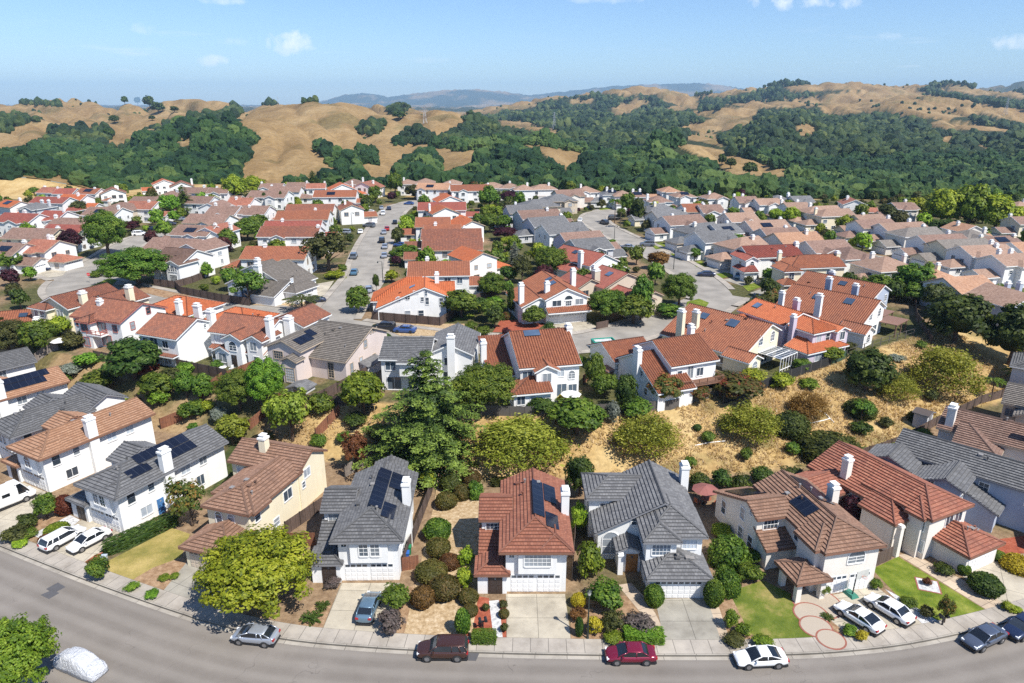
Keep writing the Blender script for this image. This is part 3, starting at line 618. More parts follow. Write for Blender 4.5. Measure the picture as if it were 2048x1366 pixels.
def l6():
    vols = [(0, 5.6, 0, 9.8, 'lrf', 5.6, .45), (-4.2, 5.75, 9.5, 15.2, 'fb', 5.75, .5), (.0, 5.9, -4.0, .3, 'lrf', 2.75, .42), (4.1, 5.85, .6, 3, 'rf', 5.5, .5, .5, 5.0), (-1.6, .3, 3.5, 9.8, 'lf', 5.0, .42)]
    wins = [(0, 'f', 1.55, 3.35, .8, 1.05, 'a'), (0, 'f', 3.25, 3.35, .8, 1.05, 'a'), (2, 'f', 2.95, 0, 4.88, 2.15, 'G'), (0, 'r', 1.5, 3.5, .9, 1.3, 'v'), (0, 'r', 7.2, 3.0, 1.6, 1.3, 'n'), (0, 'r', 8.6, 4.7, .6, .6, 'v'), (1, 'r', 10.3, 2.9, .6, .8, 'v'), (1, 'r', 11.2, 4.0, 1.3, 1.1, 'n'), (0, 'r', 4.6, .9, 1.0, 1.0, 'v'), (1, 'f', -2.8, 3.5, 1.2, 1.1, 'n')]
    house('cream house with brown roof', 'cream house with brown tiled roof and two arched front windows over a garage', -34.9, 69.6, -18, vols, wins, 'cream', 'brown', 'white', [(-.4, 11.4, .95, .95, 9.3)], vents=5, door='t', fascia='brown')
l6()
def c3h():
    vols = [(.15, 6.1, 0, 3.7, 'lrf', 2.75, .42), (0.05, 3.25, 2.4, 8, 'lrf', 5.6, .5), (-4.5, 6.15, 6.6, 15.6, 'lr', {'l': 3.7, 'r': 5.6}, .52), (.3, 6.2, 3.3, 8.2, 'lrf', 5.6, .52), (-5.1, 1, 10.8, 15.9, 'lfb', 5.6, .45), (-2.5, -.05, 4.3, 7.2, 'lr', 2.9, .45, .35)]
    wins = [(0, 'f', 3.1, 0, 4.88, 2.15, 'G'), (1, 'f', 1.65, 3.55, 1.9, 1.25, 'g'), (3, 'f', 4.85, 3.7, 1.5, 1.1, 'g'), (2, 'f', -3.05, .7, 1.8, 1.9, 'a'), (2, 'f', -.5, 4.5, .7, .8, 'v'), (5, 'f', -1.0, 0, 1.3, 2.3, 'do'), (3, 'r', 5, 3.6, 1, 1.2, 'v'), (2, 'r', 11, 3.6, 1.2, 1.2, 'n'), (2, 'l', 9, 1.2, 1.2, 1.3, 'n'), (4, 'f', -3.2, 3.7, 1.2, .9, 'n')]
    house('pale grey house with slate grey roof', 'pale house with slate grey roof reaching low over a tall arched window', 14.1, 60.4, 0, vols, wins, 'white', 'grey', 'white', [(6.45, 13.6, .9, 1.2, 8.85)], vents=5, cols=[(-2.3, 4.0, 2.7)], fascia='grey')
c3h()
def c4h():
    vols = [(0, 6.3, .3, 13.5, 'lrf', 5.6, .45), (-.65, 1.2, 1.0, 4, 'lf', 5.55, .5), (-3.6, .5, 7.3, 16.3, 'fb', {'f': 5.6, 'b': 3.5}, .42), (-3.3, -.02, 5.4, 7.5, 'f', 2.9, .45), (-3.2, .15, -.3, 3.0, 'lrfb', 2.75, .45, .4, 2.4)]
    wins = [(0, 'f', 1.75, 0, 2.44, 2.15, 'g1'), (0, 'f', 4.55, 0, 2.44, 2.15, 'g1'), (0, 'f', 3.7, 3.5, 1.9, .75, 'a'), (0, 'l', 4.9, 3.5, 1.3, 1.25, 'n'), (2, 'f', -1.9, 3.8, 1.7, 1.1, 'g'), (2, 'l', 8.6, 4.9, .6, .6, 'o'), (2, 'l', 10.3, 3.4, .9, 1.4, 'v'), (2, 'l', 10.3, .9, .9, 1.4, 'v'), (2, 'l', 14.4, 1.6, .9, 1.6, 'v'), (2, 'l', 8.2, .9, .9, 1.5, 'v'), (0, 'f', .02 + .4, 3.9, .1, .1, 'v')]
    house('beige house with brown roof and porch', 'beige house with brown roof, hipped porch and two white garage doors', 32.2, 60.5, 12, vols, wins[:-1], 'beige', 'brown', 'white', [(6.5, 8.6, .85, 1.1, 7.5)], [(0, 'l', 5.4, 8.6, .9, 2.5), (2, 'b', -3.2, .2, 1.0, 4.8), (0, 'r', 7, 12.5, .5, 2.9)], vents=6, cols=[(-2.85, 0, 2.45), (-2.85, 2.7, 2.45), (-.1, 0, 2.45), (-3.0, 5.6, 2.8)], fascia='brown')
c4h()
def r1h():
    vols = [(0, 5.4, 0, 4.2, 'lrf', 2.75, .42), (-1.5, 5.0, 3.8, 12, 'lrf', 5.6, .45), (-2.8, 5.05, 10, 19, 'lr', {'l': 4.8, 'r': 5.6}, .45), (-3.9, -1.3, 6.3, 10.4, 'lf', 4.3, .5), (-7.6, 0, 13.6, 18.6, 'fb', 4.2, .48), (-2.0, 0.2, 4.4, 6, 'lf', 5.5, .5)]
    wins = [(0, 'f', 2.7, 0, 4.7, 2.15, 'G'), (1, 'f', 2.0, 3.5, 1.2, 1.25, 'n'), (1, 'f', 3.6, 3.5, 1.2, 1.25, 'n'), (1, 'l', 4.9, 3.4, 1.2, 1.35, 'n'), (1, 'l', 4.7, .8, 1.4, 1.4, 'n'), (3, 'f', -2.4, 0, 1.2, 2.3, 'd'), (2, 'l', 11.2, .9, 1.4, 2.2, 'g'), (2, 'l', 12.8, 1.3, .8, 1.6, 'v'), (4, 'l', 16, 1.5, 1.4, 1.2, 'n')]
    house('beige house with rust brown roof', 'beige house with rust brown roof beside the green lawn with a diamond rock bed', 49.3, 64.1, 26, vols, wins, 'beige', 'dkred', 'white', [(-2.0, 14.6, .9, .9, 7.7)], vents=5, cols=[(-3.6, 5.6, 4.1)], fascia='brown')
r1h()
def r2h():
    vols = [(0, 7, 0, 18, 'lrf', 5.6, .45), (-5.2, .4, 9, 16, 'fb', {'f': 5.5, 'b': 4.0}, .42), (-3, .2, 5.5, 9.2, 'f', 2.9, .45), (-3.4, 3, -3.5, .3, 'lrf', 2.75, .42, .4, 2.4), (-4, .5, 15, 20, 'fb', 5.2, .42)]
    wins = [(0, 'l', 2.5, 3.5, 1.6, 1.3, 'n'), (0, 'l', 7.6, 3.7, 1.0, 1.0, 'g'), (1, 'l', 12.2, 4.9, .7, .6, 'o'), (1, 'f', -4, 3.6, 1, 1.1, 'v')]
    house('blue grey house with charcoal roof', 'blue grey house with charcoal roof next to the rust roofed house', 63.3, 70.2, 45, vols, wins, 'blue', 'grey', 'white', [], vents=4, cols=[(-3, -3.2, 2.4), (-2.7, 5.7, 2.8)], fascia='grey')
    vols = [(0, 8, 0, 15.5, 'lr', 5.2, .42), (-3.4, .5, 8, 13, 'lf', 4.4, .45)]
    house('house with dark brown barrel roof', 'house with broad brown tiled roof and white chimney at the right edge', 72.5, 80.2, 48, vols, [(0, 'l', 4, 3, 1.2, 1.2, 'n')], 'beige', 'mauve', 'tan', [(1.4, 5, .9, 1.2, 8.2), (1.0, 14.5, 1.4, 1.0, 8.2)], vents=2, mode='step')
    vols = [(0, 8, 0, 13, 'lr', 5.2, .45), (-3, .4, 5, 11, 'fb', 4.6, .45)]
    house('grey roofed house behind the lower fence', 'house with two tone grey and brown roof behind the lower hillside fence', 86, 91, 50, vols, [(0, 'l', 12, 3, 1.2, 1.2, 'n'), (0, 'l', 3, 3, 1.2, 1.2, 'n')], 'tan', 'olive', 'tan', [(-1, 9, .9, 1.2, 7.5)], vents=2)
    house('grey house at the hill corner', 'small grey roofed house at the far lower corner of the hillside', 100, 106, 52, [(0, 8, 0, 15, 'lrfb', 5.2, .45), (-3, .4, 6, 10, 'lf', 3, .45)], [(0, 'l', 4, 3, 1.2, 1.2, 'n')], 'grey', 'grey', 'white', [], vents=2)
r2h()
# ------------------------------------------------------------------ second row, seen from its gardens
def wn(vi, side, lst): return [(vi, side, *q) for q in lst]
house('white house with red barrel tiles', 'white house with red barrel tiled roof, teal skylight and gabled bay behind fence', 1.3, 100.2, 12,
      [(0, 9.4, 0, 14.6, 'fb', 5.7, .45), (2.2, 5.5, -1.4, 4, 'lr', 5.4, .5, .4), (-4, .3, 4.2, 14, 'f', 3.0, .32), (-1.7, 4.0, -3.1, .3, 'lf', 2.75, .42)],
      wn(1, 'f', [(3.85, 3.3, 1.3, 1.5, 'n'), (3.85, .3, 1.3, 1.9, 's')]) + wn(0, 'f', [(1.1, 3.4, 1.5, 1.4, 'n'), (6.4, 3.6, 1.1, 1.1, 'n'), (8.2, 3.1, 1.0, .8, 'a'), (6.6, .3, 1.6, 2, 's'), (8.4, .4, 1.3, 1.7, 'n')]) + wn(3, 'f', [(-.6, .8, 1.2, 1.3, 'n'), (1.2, .8, .7, 1.3, 'v')]),
      'white', 'clay', 'white', [(9.65, 7.2, .9, 1.4, 10.2), (-4.3, 8.5, .9, 1.2, 7.2)], sky=[(0, 'f', 2.0, 4.6, 5.9, 7.1)], vents=1, blinds=.7)
def s9x(root, VS):
    wood = plain('deck_wood', (.2, .1, .06), .7)
    d = boxes('balcony', wood, [(.9, 8.4, -2.2, 0, 2.45, 2.62)], root)
    rl = MB()
    for i in range(6): rl.box(.9 + i * 1.5 - .06, .9 + i * 1.5 + .06, -2.2, -2.08, 2.62, 3.6)
    for z in (2.75, 3.5): rl.box(.9, 8.4, -2.19, -2.09, z, z + .09); rl.box(.92, 1.02, -2.1, 0, z, z + .09); rl.box(8.28, 8.38, -2.1, 0, z, z + .09)
    for i in range(40): rl.box(1 + i * .185, 1.03 + i * .185, -2.16, -2.12, 2.84, 3.5)
    rl.build('railing', wood, d)
    boxes('post', wood, [(8.1, 8.35, -2.1, -1.85, -1, 2.45)], root); boxes('post', wood, [(1.0, 1.25, -2.1, -1.85, -1, 2.45)], root)
house('white house with wooden balcony', 'white house with clay barrel roof and a wooden balcony over the hillside', 24.6, 100.9, 22,
      [(0, 8.4, 0, 10.5, 'fb', 5.7, .45), (-3.7, 2.6, -2.4, 9.6, 'fb', {'f': 2.8, 'b': 4.2}, .5), (-4.2, 3.5, 9.8, 18.5, 'fb', 3.6, .42)],
      wn(0, 'f', [(3.6, 3.0, 1.0, 2, 's'), (5.4, 3.2, 1.2, 1.3, 'n'), (1.6, 3.3, .8, 1.2, 'v'), (5.2, .4, 1.6, 1.9, 's')]) + wn(1, 'l', [(2.5, 3.6, .8, .8, 'v'), (1, 1.0, .8, 1, 'v'), (6, 1, 1, 1.2, 'n')]),
      'white', 'clay', 'white', [(-4.05, 3.4, .8, 1.4, 8.6), (8.7, 7.5, .8, 1.1, 9.6)], vents=1, extra=s9x)
def s10x(root, VS):
    wh = TRIM; m, g = MB(), MB()
    for i in range(7): m.box(5.0 + i * .9 - .05, 5.0 + i * .9 + .05, -4.4, -.03, 2.55, 2.65); m.box(5.0 + i * .9 - .05, 5.0 + i * .9 + .05, -4.4, -4.3, -.5, 2.55)
    for k in range(4): m.box(4.95, 10.45, -4.4 + k * 1.42, -4.3 + k * 1.42, 2.56, 2.67)
    m.box(4.95, 10.45, -4.42, -4.28, .5, .6)
    g.box(5.05, 10.35, -4.3, -.05, 2.57, 2.61)
    s = m.build('sunroom', wh, root); g.build('glass_roof', GLASS, s)
house('cream house with glass sunroom', 'cream house with large red barrel roof, two skylights and a white framed sunroom', 39.2, 112.0, 40,
      [(0, 11.2, 0, 17, 'lr', {'l': 3.1, 'r': 5.7}, .5), (-1.0, 2.6, -2.0, 3, 'lr', 2.9, .5, .4)],
      wn(0, 'f', [(5.4, 3.9, 1.15, 1.2, 'a'), (9.2, 3.9, 1.15, 1.2, 'a'), (7.2, .5, 1.8, 1.8, 's')]) + wn(1, 'f', [(.8, .9, 1.5, .9, 'a')]) + wn(0, 'l', [(4, .8, 1.2, 1.2, 'n'), (8, .8, 1.2, 1.2, 'n')]),
      'cream', 'clay', 'white', [(.2, 13.2, .9, 1.3, 8.2), (3.0, 12, .9, 1.2, 8.6)], sky=[(0, 'l', 5.2, 7.2, 5.2, 6.9), (0, 'l', 11.5, 13.1, 5.3, 6.7)], vents=4, extra=s10x)
house('purple walled house with orange roof', 'house with pale purple side wall and flat orange barrel roof', 51.2, 119.4, 28,
      [(0, 8.5, 3, 14, 'lr', {'l': 5.6, 'r': 5.6}, .4), (1.0, 7.2, -2.6, 3.2, 'lrf', 5.5, .42, .4), (-1.8, 8.0, -4.2, .5, 'lrf', 2.75, .42), (-5.4, .3, 9, 16, 'fb', 3.6, .45), (6.2, 9.3, -3.4, 1.2, 'lr', 5.2, .42, .3)],
      wn(1, 'f', [(2.6, 3.4, 1.2, 1.5, 'n'), (4.9, 3.4, 1.0, 1.4, 'v')]) + wn(4, 'f', [(7.8, 3.4, 1.2, 1.5, 'n'), (7.8, .6, 1.4, 1.6, 'n')]) + wn(2, 'f', [(1, .7, 1.6, 1.3, 'n'), (4.4, .7, 1.2, 1.4, 'n')]) + wn(4, 'r', [(-1.8, 3.5, .9, 1.3, 'v'), (-1.8, .8, .9, 1.3, 'v')]),
      'purple', 'orange', 'white', [(.3, 1.4, .9, .9, 8.4), (8.6, 8, .8, 1.2, 8.8)], sky=[(0, 'l', 11.2, 12.6, 1.6, 3.0)], vents=2)
def s12x(root, VS):
    br = plain('pergola_brown', (.2, .11, .08), .8)
    p = boxes('pergola', br, [(9.5, 15.5, -3.5, .6, 2.5, 2.62), (9.7, 9.9, -3.3, -3.1, -1, 2.5), (15, 15.2, -3.3, -3.1, -1, 2.5), (12.4, 12.6, -3.3, -3.1, -1, 2.5)], root)
    boxes('pergola', br, [(14.2, 20.0, .9, 4.5, 2.4, 2.52), (19.6, 19.8, 1.1, 1.3, -1, 2.4), (17, 17.2, 1.1, 1.3, -1, 2.4)], root)
house('white gabled house beside the pergola', 'white gabled house with red barrel roof, skylights and a brown pergola', 66.2, 127.2, 42,
      [(0, 11, 0, 17.5, 'lr', {'l': 3.4, 'r': 5.7}, .5), (-1.6, 2.4, -1.8, 3, 'lr', 3.0, .5, .4)],
      wn(0, 'f', [(4.8, 3.9, 1.1, 1.1, 'a'), (8.8, 3.9, 1.1, 1.1, 'a'), (4.5, .6, 1.2, 1.5, 'n'), (7.5, .4, 1.8, 1.9, 's')]) + wn(1, 'f', [(.4, .8, 1.3, .9, 'a')]) + wn(0, 'l', [(3, .8, 1.2, 1.3, 'n')]),
      'white', 'clay', 'white', [(.4, 8.5, .9, 1.2, 8.8), (.5, 16.3, .8, 1.0, 7.0)], sky=[(0, 'l', 4.0, 5.8, 5.0, 6.6), (0, 'l', 10.4, 12, 4.6, 5.9)], vents=2, extra=s12x)
house('slate blue gabled house', 'slate blue gabled house with white trimmed windows and red barrel roof', 74.8, 141.2, 40,
      [(0, 9, 0, 17, 'lr', {'l': 4.6, 'r': 5.7}, .46), (8, 11.5, 5, 11, 'lr', 4.2, .4)],
      wn(0, 'f', [(2.6, 3.4, 1.0, 1.6, 'g'), (7.6, 3.4, .9, 1.4, 'g'), (2.2, .8, 1.0, 1.3, 'v')]),
      'blue', 'clay', 'white', [(-.3, 3.2, .9, 1.2, 8.4), (-.3, 9, .9, 1.2, 8.0), (7, 12, .9, 1.2, 8.6)], sky=[(0, 'l', 7, 8.6, 3.0, 4.3)], vents=2)
# left half of the second row
house('grey roofed white house behind conifer', 'white house with weathered grey roof half hidden by the tall conifer', -20.9, 104.6, -3,
      [(0, 7.6, 0, 9, 'fb', 5.6, .42), (7.2, 14.2, 2.6, 13.5, 'lr', 5.6, .45), (1, 8, 8, 16, 'lrfb', 3.4, .42), (3.2, 7, -1.4, .4, 'lrf', 5.5, .4, .4, 3.0)],
      wn(0, 'f', [(1.5, 3.5, 1.6, 1.4, 'n'), (4.0, 4.4, 1.0, .6, 'n'), (2.0, .2, 2.2, 2.1, 's'), (5.0, .4, 1.4, 1.8, 's')]) + wn(1, 'f', [(10.5, 3.5, 1.4, 1.3, 'n'), (10.5, .5, 1.8, 1.8, 's')]),
      'white', 'grey', 'white', [(11.0, 2.2, 1.2, .9, 9.4)], vents=2, mode='step')
house('blush house with solar gable', 'blush pink house with dark grey roof and solar panels on its gable', -41.0, 110.6, -22,
      [(3.2, 13.6, 2.6, 15.5, 'fb', {'f': 3.9, 'b': 5.2}, .42), (0, 6.6, 0, 8, 'lr', 5.6, .42), (4.0, 6.8, -1.4, .4, 'lr', 4.2, .45, .3)],
      wn(1, 'f', [(2.2, 3.5, 1.8, 1.3, 'g'), (2.2, .4, 2.2, 2.0, 's')]) + wn(2, 'f', [(5.4, .3, 1.7, 2.4, 'g')]) + wn(0, 'f', [(10.6, .4, 1.0, 2.6, 'g')]) + wn(0, 'r', [(4.2, .5, .8, 2.3, 'v'), (7, .6, .8, 2.3, 'v'), (8.6, 4.2, .9, 1.3, 'v'), (10.5, 6.2, .45, .5, 'v'), (11.3, 6.2, .45, .5, 'v'), (12.1, 6.2, .45, .5, 'v'), (11, .6, .8, 1.6, 'v')]),
      'pink', 'olive', 'tan', [], [(1, 'r', 1.2, 3.0, .6, 2.2), (1, 'r', 3.1, 4.9, .6, 2.2), (1, 'r', 5.0, 6.6, 1.2, 2.8)], vents=4, mode='step')
house('white house with arched bay and patio', 'white house with mauve brown roof and arched bay above a furnished patio', -54.6, 116.6, -20,
      [(0, 11.5, 2.2, 11, 'fb', 5.6, .45), (4.8, 8.2, .2, 6, 'lr', 5.5, .5, .4), (8.8, 12.0, 1.0, 6, 'lr', 5.4, .5, .4), (2.2, 5.2, .4, 3, 'lr', 2.9, .5, .35), (6, 13.5, 10.6, 19, 'lr', 5.4, .42), (.5, 11.8, 1.4, 2.4, 'f', 2.75, .4, .3)],
      wn(1, 'f', [(6.5, 3.2, 1.5, .9, 'a'), (6.5, .3, 1.1, 2.1, 'd')]) + wn(2, 'f', [(10.2, 3.4, 1.3, 1.5, 'n'), (10.6, .6, 1.1, 1.7, 'n')]) + wn(0, 'f', [(1.5, 3.4, 1.2, 1.4, 'n'), (3.3, 3.9, .7, .6, 'n')]) + wn(3, 'f', [(3.7, .7, 1.6, 1.6, 'n')]) + wn(5, 'f', [(1.3, .6, 1.4, 1.5, 'n'), (8.6, .5, .9, 1.6, 'v')]),
      'white', 'rust', 'white', [(12.2, 3.4, .9, 1.3, 9.6), (12.6, 8, 1.3, 1.3, 8.4)], vents=2)
house('white house with small rear balcony', 'bright white house with rust barrel roof and small rear balcony', -66.0, 117.6, -22,
      [(0, 8.8, 0, 9.6, 'fb', 5.6, .45), (-2.2, .3, 1.0, 9, 'l', 3.0, .5), (.3, 8.6, -1.2, .1, 'f', 2.3, .05, .05, 2.2)],
      wn(0, 'f', [(1.4, 3.4, 1.0, 1.3, 'v'), (3.4, 3.1, 1.6, 1.9, 's'), (6.0, 3.4, 1.2, 1.3, 'n'), (3, .5, 1.8, 1.6, 's'), (6, .5, 1.6, 1.6, 's')]) + wn(0, 'r', [(6.5, 5.6, .5, .6, 'v')]),
      'white', 'rust', 'white', [(9.1, 8, 1.1, 1.2, 9.2), (4, 9.9, 1.3, .9, 9.2)], vents=1)
def s3x(root, VS):
    b = boxes('balcony', TRIMS['white'], [(4.9, 8.6, -1.6, .1, 2.55, 2.8)], root)
    rl = MB()
    for z in (2.95, 3.3, 3.6): rl.box(4.9, 8.6, -1.58, -1.5, z, z + .1); rl.box(8.5, 8.58, -1.5, 0, z, z + .1)
    for i in range(4): rl.box(4.9 + i * 1.2, 5.0 + i * 1.2, -1.6, -1.5, 2.8, 3.7)
    rl.build('railing', TRIMS['pink'], b)
house('white house with pink trim', 'white house with pink trim, pink balcony rail and mottled rust roof', -84.0, 128.2, -21,
      [(0, 12.2, 0, 10.5, 'fb', 5.6, .42), (3.2, 6.2, -1.5, 4, 'lrf', 5.4, .45, .45)],
      wn(0, 'f', [(1.4, 3.6, 1.4, 1.3, 'n'), (7.3, 3.0, 2.0, 2.0, 's'), (1.8, .5, 1.6, 1.7, 's'), (8, .4, 2.4, 2, 's'), (10.6, 3.4, 1.0, 1.3, 'v')]) + wn(1, 'f', [(4.6, 3.3, 1.5, 1.5, 'n'), (4.6, .5, 1.4, 1.6, 's')]) + wn(0, 'r', [(2.5, 3.4, .9, 1.4, 'v'), (6.5, 5.4, .9, 1.2, 'v')]),
      'white', 'rust', 'pink', [(3.6, 3.4, .9, .9, 8.8)], vents=1, extra=s3x)
house('pale yellow house with big chimney', 'pale yellow house with mottled rust roof and broad chimney', -95.6, 136.4, -24,
      [(0, 8.6, 0, 12, 'lr', 5.6, .42), (-.6, 4.2, -1.5, 4, 'lrf', 5.3, .45), (6, 14, 6, 14, 'lr', 5.2, .4)],
      wn(1, 'f', [(1.0, 3.4, 1.0, 1.4, 'n'), (2.8, 3.4, 1.2, 1.4, 'n')]) + wn(0, 'f', [(6, 3.4, 1.6, 1.4, 'n'), (6, .6, 1.6, 1.5, 'n')]),
      'cream', 'rust', 'white', [(8.8, 3.4, 1.0, 1.3, 8.8), (13.8, 10, 1.2, 1.2, 8.2)], sky=[(2, 'l', 11, 12.5, 1.6, 3)], vents=0)
house('white house with two skylights', 'white house with long red barrel roof, skylights and two white chimneys at left edge', -111.5, 125.0, 19,
      [(0, 19, 0, 17, 'fb', 5.2, .4), (-2, 6, -1.4, 4, 'f', 3.0, .4)], wn(0, 'f', [(8, 3.2, 1.4, 1.3, 'n'), (12, 3.2, 1.4, 1.3, 'n')]),
      'white', 'clay', 'white', [(18.6, 3.0, 1.4, 1.1, 8.8), (19.2, 9.5, 1.2, 1.1, 9.6)], sky=[(0, 'f', 12.0, 14, 2.5, 4.2), (0, 'f', 14.5, 16, 6, 7.2)], vents=1)
# houses round the crossing
house('white house with round windows', 'white house with two round windows and a long low orange roof slope', -28.4, 142.6, 6,
      [(0, 14.4, 0, 9, 'lr', {'l': 2.9, 'r': 5.2}, .42), (10.6, 16.2, 2.8, 9, 'fb', 5.4, .42), (-1.6, 9, 6, 13, 'lf', 2.9, .45)],
      wn(0, 'f', [(4.4, 4.0, 1.1, 1.1, 'o'), (6.3, 4.4, 1.1, 1.1, 'o'), (8.1, 5.7, 1.0, .6, 'n'), (10.2, 5.2, .55, .9, 'a'), (9.4, 4.0, .6, .9, 'v'), (10.4, 3.3, .7, 1.5, 'v'), (13.4, 3.2, .8, 1.4, 'v'), (6.2, .6, 1.1, 1.4, 'v'), (9, .6, 1.1, 1.4, 'v')]) + wn(1, 'f', [(15.5, 3, .8, 1.4, 'v')]) + wn(1, 'r', [(4.2, 3.2, 1, 1.4, 'v'), (4.2, .6, 1, 1.6, 'v'), (6.6, 3.2, 1, 1.4, 'v')]),
      'white', 'orange', 'white', [(12.6, 5.8, .9, 1.1, 9.4)], sky=[(0, 'l', 4, 5.4, 6.6, 7.8)], vents=1)
house('white gabled house with red planting bed', 'white gabled house with clay roof, half round window and wide white garage', 7.1, 139.6, 16,
      [(0, 9, 0, 16, 'lr', 5.6, .45), (-4.6, .4, 1.6, 13, 'lr', {'l': 4.0, 'r': 5.0}, .45), (.2, 9.2, -1.3, .3, 'f', 3.0, .5, .3, 2.3)],
      wn(0, 'f', [(2.3, 3.9, 1.9, 1.2, 'n'), (7.3, 3.9, 1.7, 1.2, 'n'), (4.9, 5.0, 1.8, .1, 'a'), (4.9, 3.8, 1.2, 1.1, 'g'), (1.8, 0, 2.4, 2.15, 'g1'), (6.2, 0, 4.88, 2.15, 'G')]) + wn(1, 'f', [(-2.2, 2.0, 1.5, 1.2, 'a')]),
      'white', 'clay', 'white', [(-4.4, 3.5, 1.0, 1.2, 8.2), (1.2, 3.2, 1.0, 1.0, 9.0), (9.2, 9, 1.0, 1.2, 10)], sky=[(0, 'l', 5.2, 7.2, 2.4, 4.0), (0, 'l', 8.5, 10, 3.0, 4.2)], vents=1)
house('tan house with wine red roof', 'tan house with wine red barrel roof and small round window behind trees', 24.6, 145.0, 30,
      [(0, 8, 0, 8, 'lr', {'l': 4.6, 'r': 3.0}, .45), (-1.5, 12, 6, 15, 'lr', {'l': 5.4, 'r': 5.0}, .42), (6.5, 11.5, 1.5, 7, 'lr', 3.2, .45), (-7, 1, 9, 17, 'lr', 5.2, .45)],
      wn(0, 'f', [(3.6, 4.2, .7, .7, 'o'), (2, .8, 1.2, 1.3, 'n')]) + wn(3, 'f', [(-4.4, 3.2, 1.6, 1.3, 'n')]),
      'tan', 'wine', 'tan', [(-.9, 10, 1.5, 1.2, 9.4), (1.6, 14, 1.0, 1.2, 9.2)], sky=[(1, 'l', 9, 10.6, 3.4, 4.8)], vents=1)
house('white gable house with tall chimney', 'white gable house with brown barrel roof and tall white chimney by the curved street', 19.5, 172, 38,
      [(0, 10, 0, 15, 'lr', 5.4, .45), (-3, 1, 2, 9, 'lf', 3.6, .45), (9, 13, -1, 5, 'lr', 3.0, .45)], wn(0, 'f', [(5, 3.4, 1.4, 1.2, 'n')]),
      'white', 'wine', 'white', [(-.4, 3, 1.0, 1.2, 9.2)], sky=[(0, 'l', 8, 9.6, 2.5, 3.8)], vents=0)
def m4x(root, VS): pass
house('white house with tan roof and fan beds', 'white house with olive tan roof and clipped oval lawns in front', -67.5, 161.5, -24,
      [(3.5, 15.5, 3, 13, 'lr', {'l': 5.4, 'r': 3.6}, .45), (0, 8, 0, 9, 'lr', 3.6, .45), (9.0, 15.8, -2.0, 3.4, 'f', 2.6, .42), (14.6, 19, 1.5, 9, 'lrf', 3.0, .42), (-3, 4, 8, 15, 'lr', 4.8, .42)],
      wn(1, 'f', [(2.2, .8, 1.0, 1.5, 'v'), (5, .4, 1.8, 1.9, 's'), (4, 3.6, .6, .6, 'o')]) + wn(3, 'r', [(5.2, 0, 4.8, 2.15, 'G')]) + wn(0, 'r', [(4.6, 4.2, .8, .9, 'v')]),
      'white', 'olive', 'white', [(8.0, 2.0, 1.6, 1.1, 8.2), (2.0, 8.4, 1.1, 1.1, 8.6)], vents=2)
house('white house with tall rear windows', 'white gabled house with tall rear windows and a broad stucco chimney', -93.5, 178.5, -20,
      [(0, 10, 0, 11, 'fb', 5.4, .42), (6.2, 10.4, -1.6, 5, 'lr', 5.3, .45)],
      wn(1, 'f', [(8.3, 3.3, 1.2, .9, 'a'), (7.2, 3.3, .5, 1.3, 'v'), (9.4, 3.3, .5, 1.3, 'v'), (8.3, .3, 2.2, 2.1, 'g')]) + wn(0, 'f', [(4.6, 3.2, .8, 1.3, 'v'), (4.6, .8, .8, 1.3, 'v')]),
      'white', 'mauve', 'white', [(2.2, -.5, 1.5, .9, 8.4)], vents=1)
house('cream house with tall red hipped roof', 'cream two storey house with red hipped roof and arched windows by the street corner', 66.2, 166, 9,
      [(2.6, 17, 2, 11, 'fbl', 5.6, .45), (0, 4.2, 0, 6, 'lrf', 5.4, .45), (-1.4, 2.6, -2.8, .4, 'lrf', 2.8, .42)],
      wn(1, 'f', [(1.8, 3.2, 1.3, 1.2, 'a')]) + wn(0, 'f', [(6, 3.2, .8, 1.4, 'v'), (13, 3.6, 1.4, 1.0, 'n')]) + wn(2, 'f', [(.7, 0, 2.6, 2.1, 'g1')]),
      'cream', 'clay', 'white', [(3.2, 9, .9, .9, 9), (17.2, 6, 1, 1.2, 9)], vents=3)
house('white house with three garage doors', 'white house with wine red roof and three garage doors facing the curved street', 60.6, 179.5, 10,
      [(2, 17, 1, 10, 'fb', 5.6, .45), (0, 3.4, -1, 7, 'lr', 5.4, .5), (-1.2, 2.2, -3.2, 3, 'lf', 2.9, .42)],
      wn(1, 'f', [(1.7, 3.2, 1.0, 1.2, 'a')]) + wn(1, 'l', [(2, 3.2, 1.2, 1.2, 'v')]) + wn(2, 'l', [(-1.8, 0, 2.0, 2.1, 'g1'), (.6, 0, 2.0, 2.1, 'g1')]),
      'white', 'wine', 'white', [(17.3, 5, 1.0, 1.3, 9)], vents=3)
house('orange roofed house behind pink trim', 'low house with bright orange barrel roof behind the pink trimmed house', -75.5, 137.5, -22,
      [(0, 12, 0, 9.5, 'lrfb', 4.2, .42)], wn(0, 'f', [(3, 1, 1.4, 1.2, 'n')]), 'white', 'orange', 'white', [(10.6, -.4, 1.0, 1.0, 7.0)], vents=1)
house('orange roofed house behind white balcony', 'low house with vivid orange barrel roof behind the white balcony house', -60.0, 129.4, -22,
      [(0, 10.5, 0, 9, 'lrfb', 4.2, .42)], wn(0, 'f', [(3, 1, 1.4, 1.2, 'n')]), 'white', 'orange', 'white', [], vents=1)
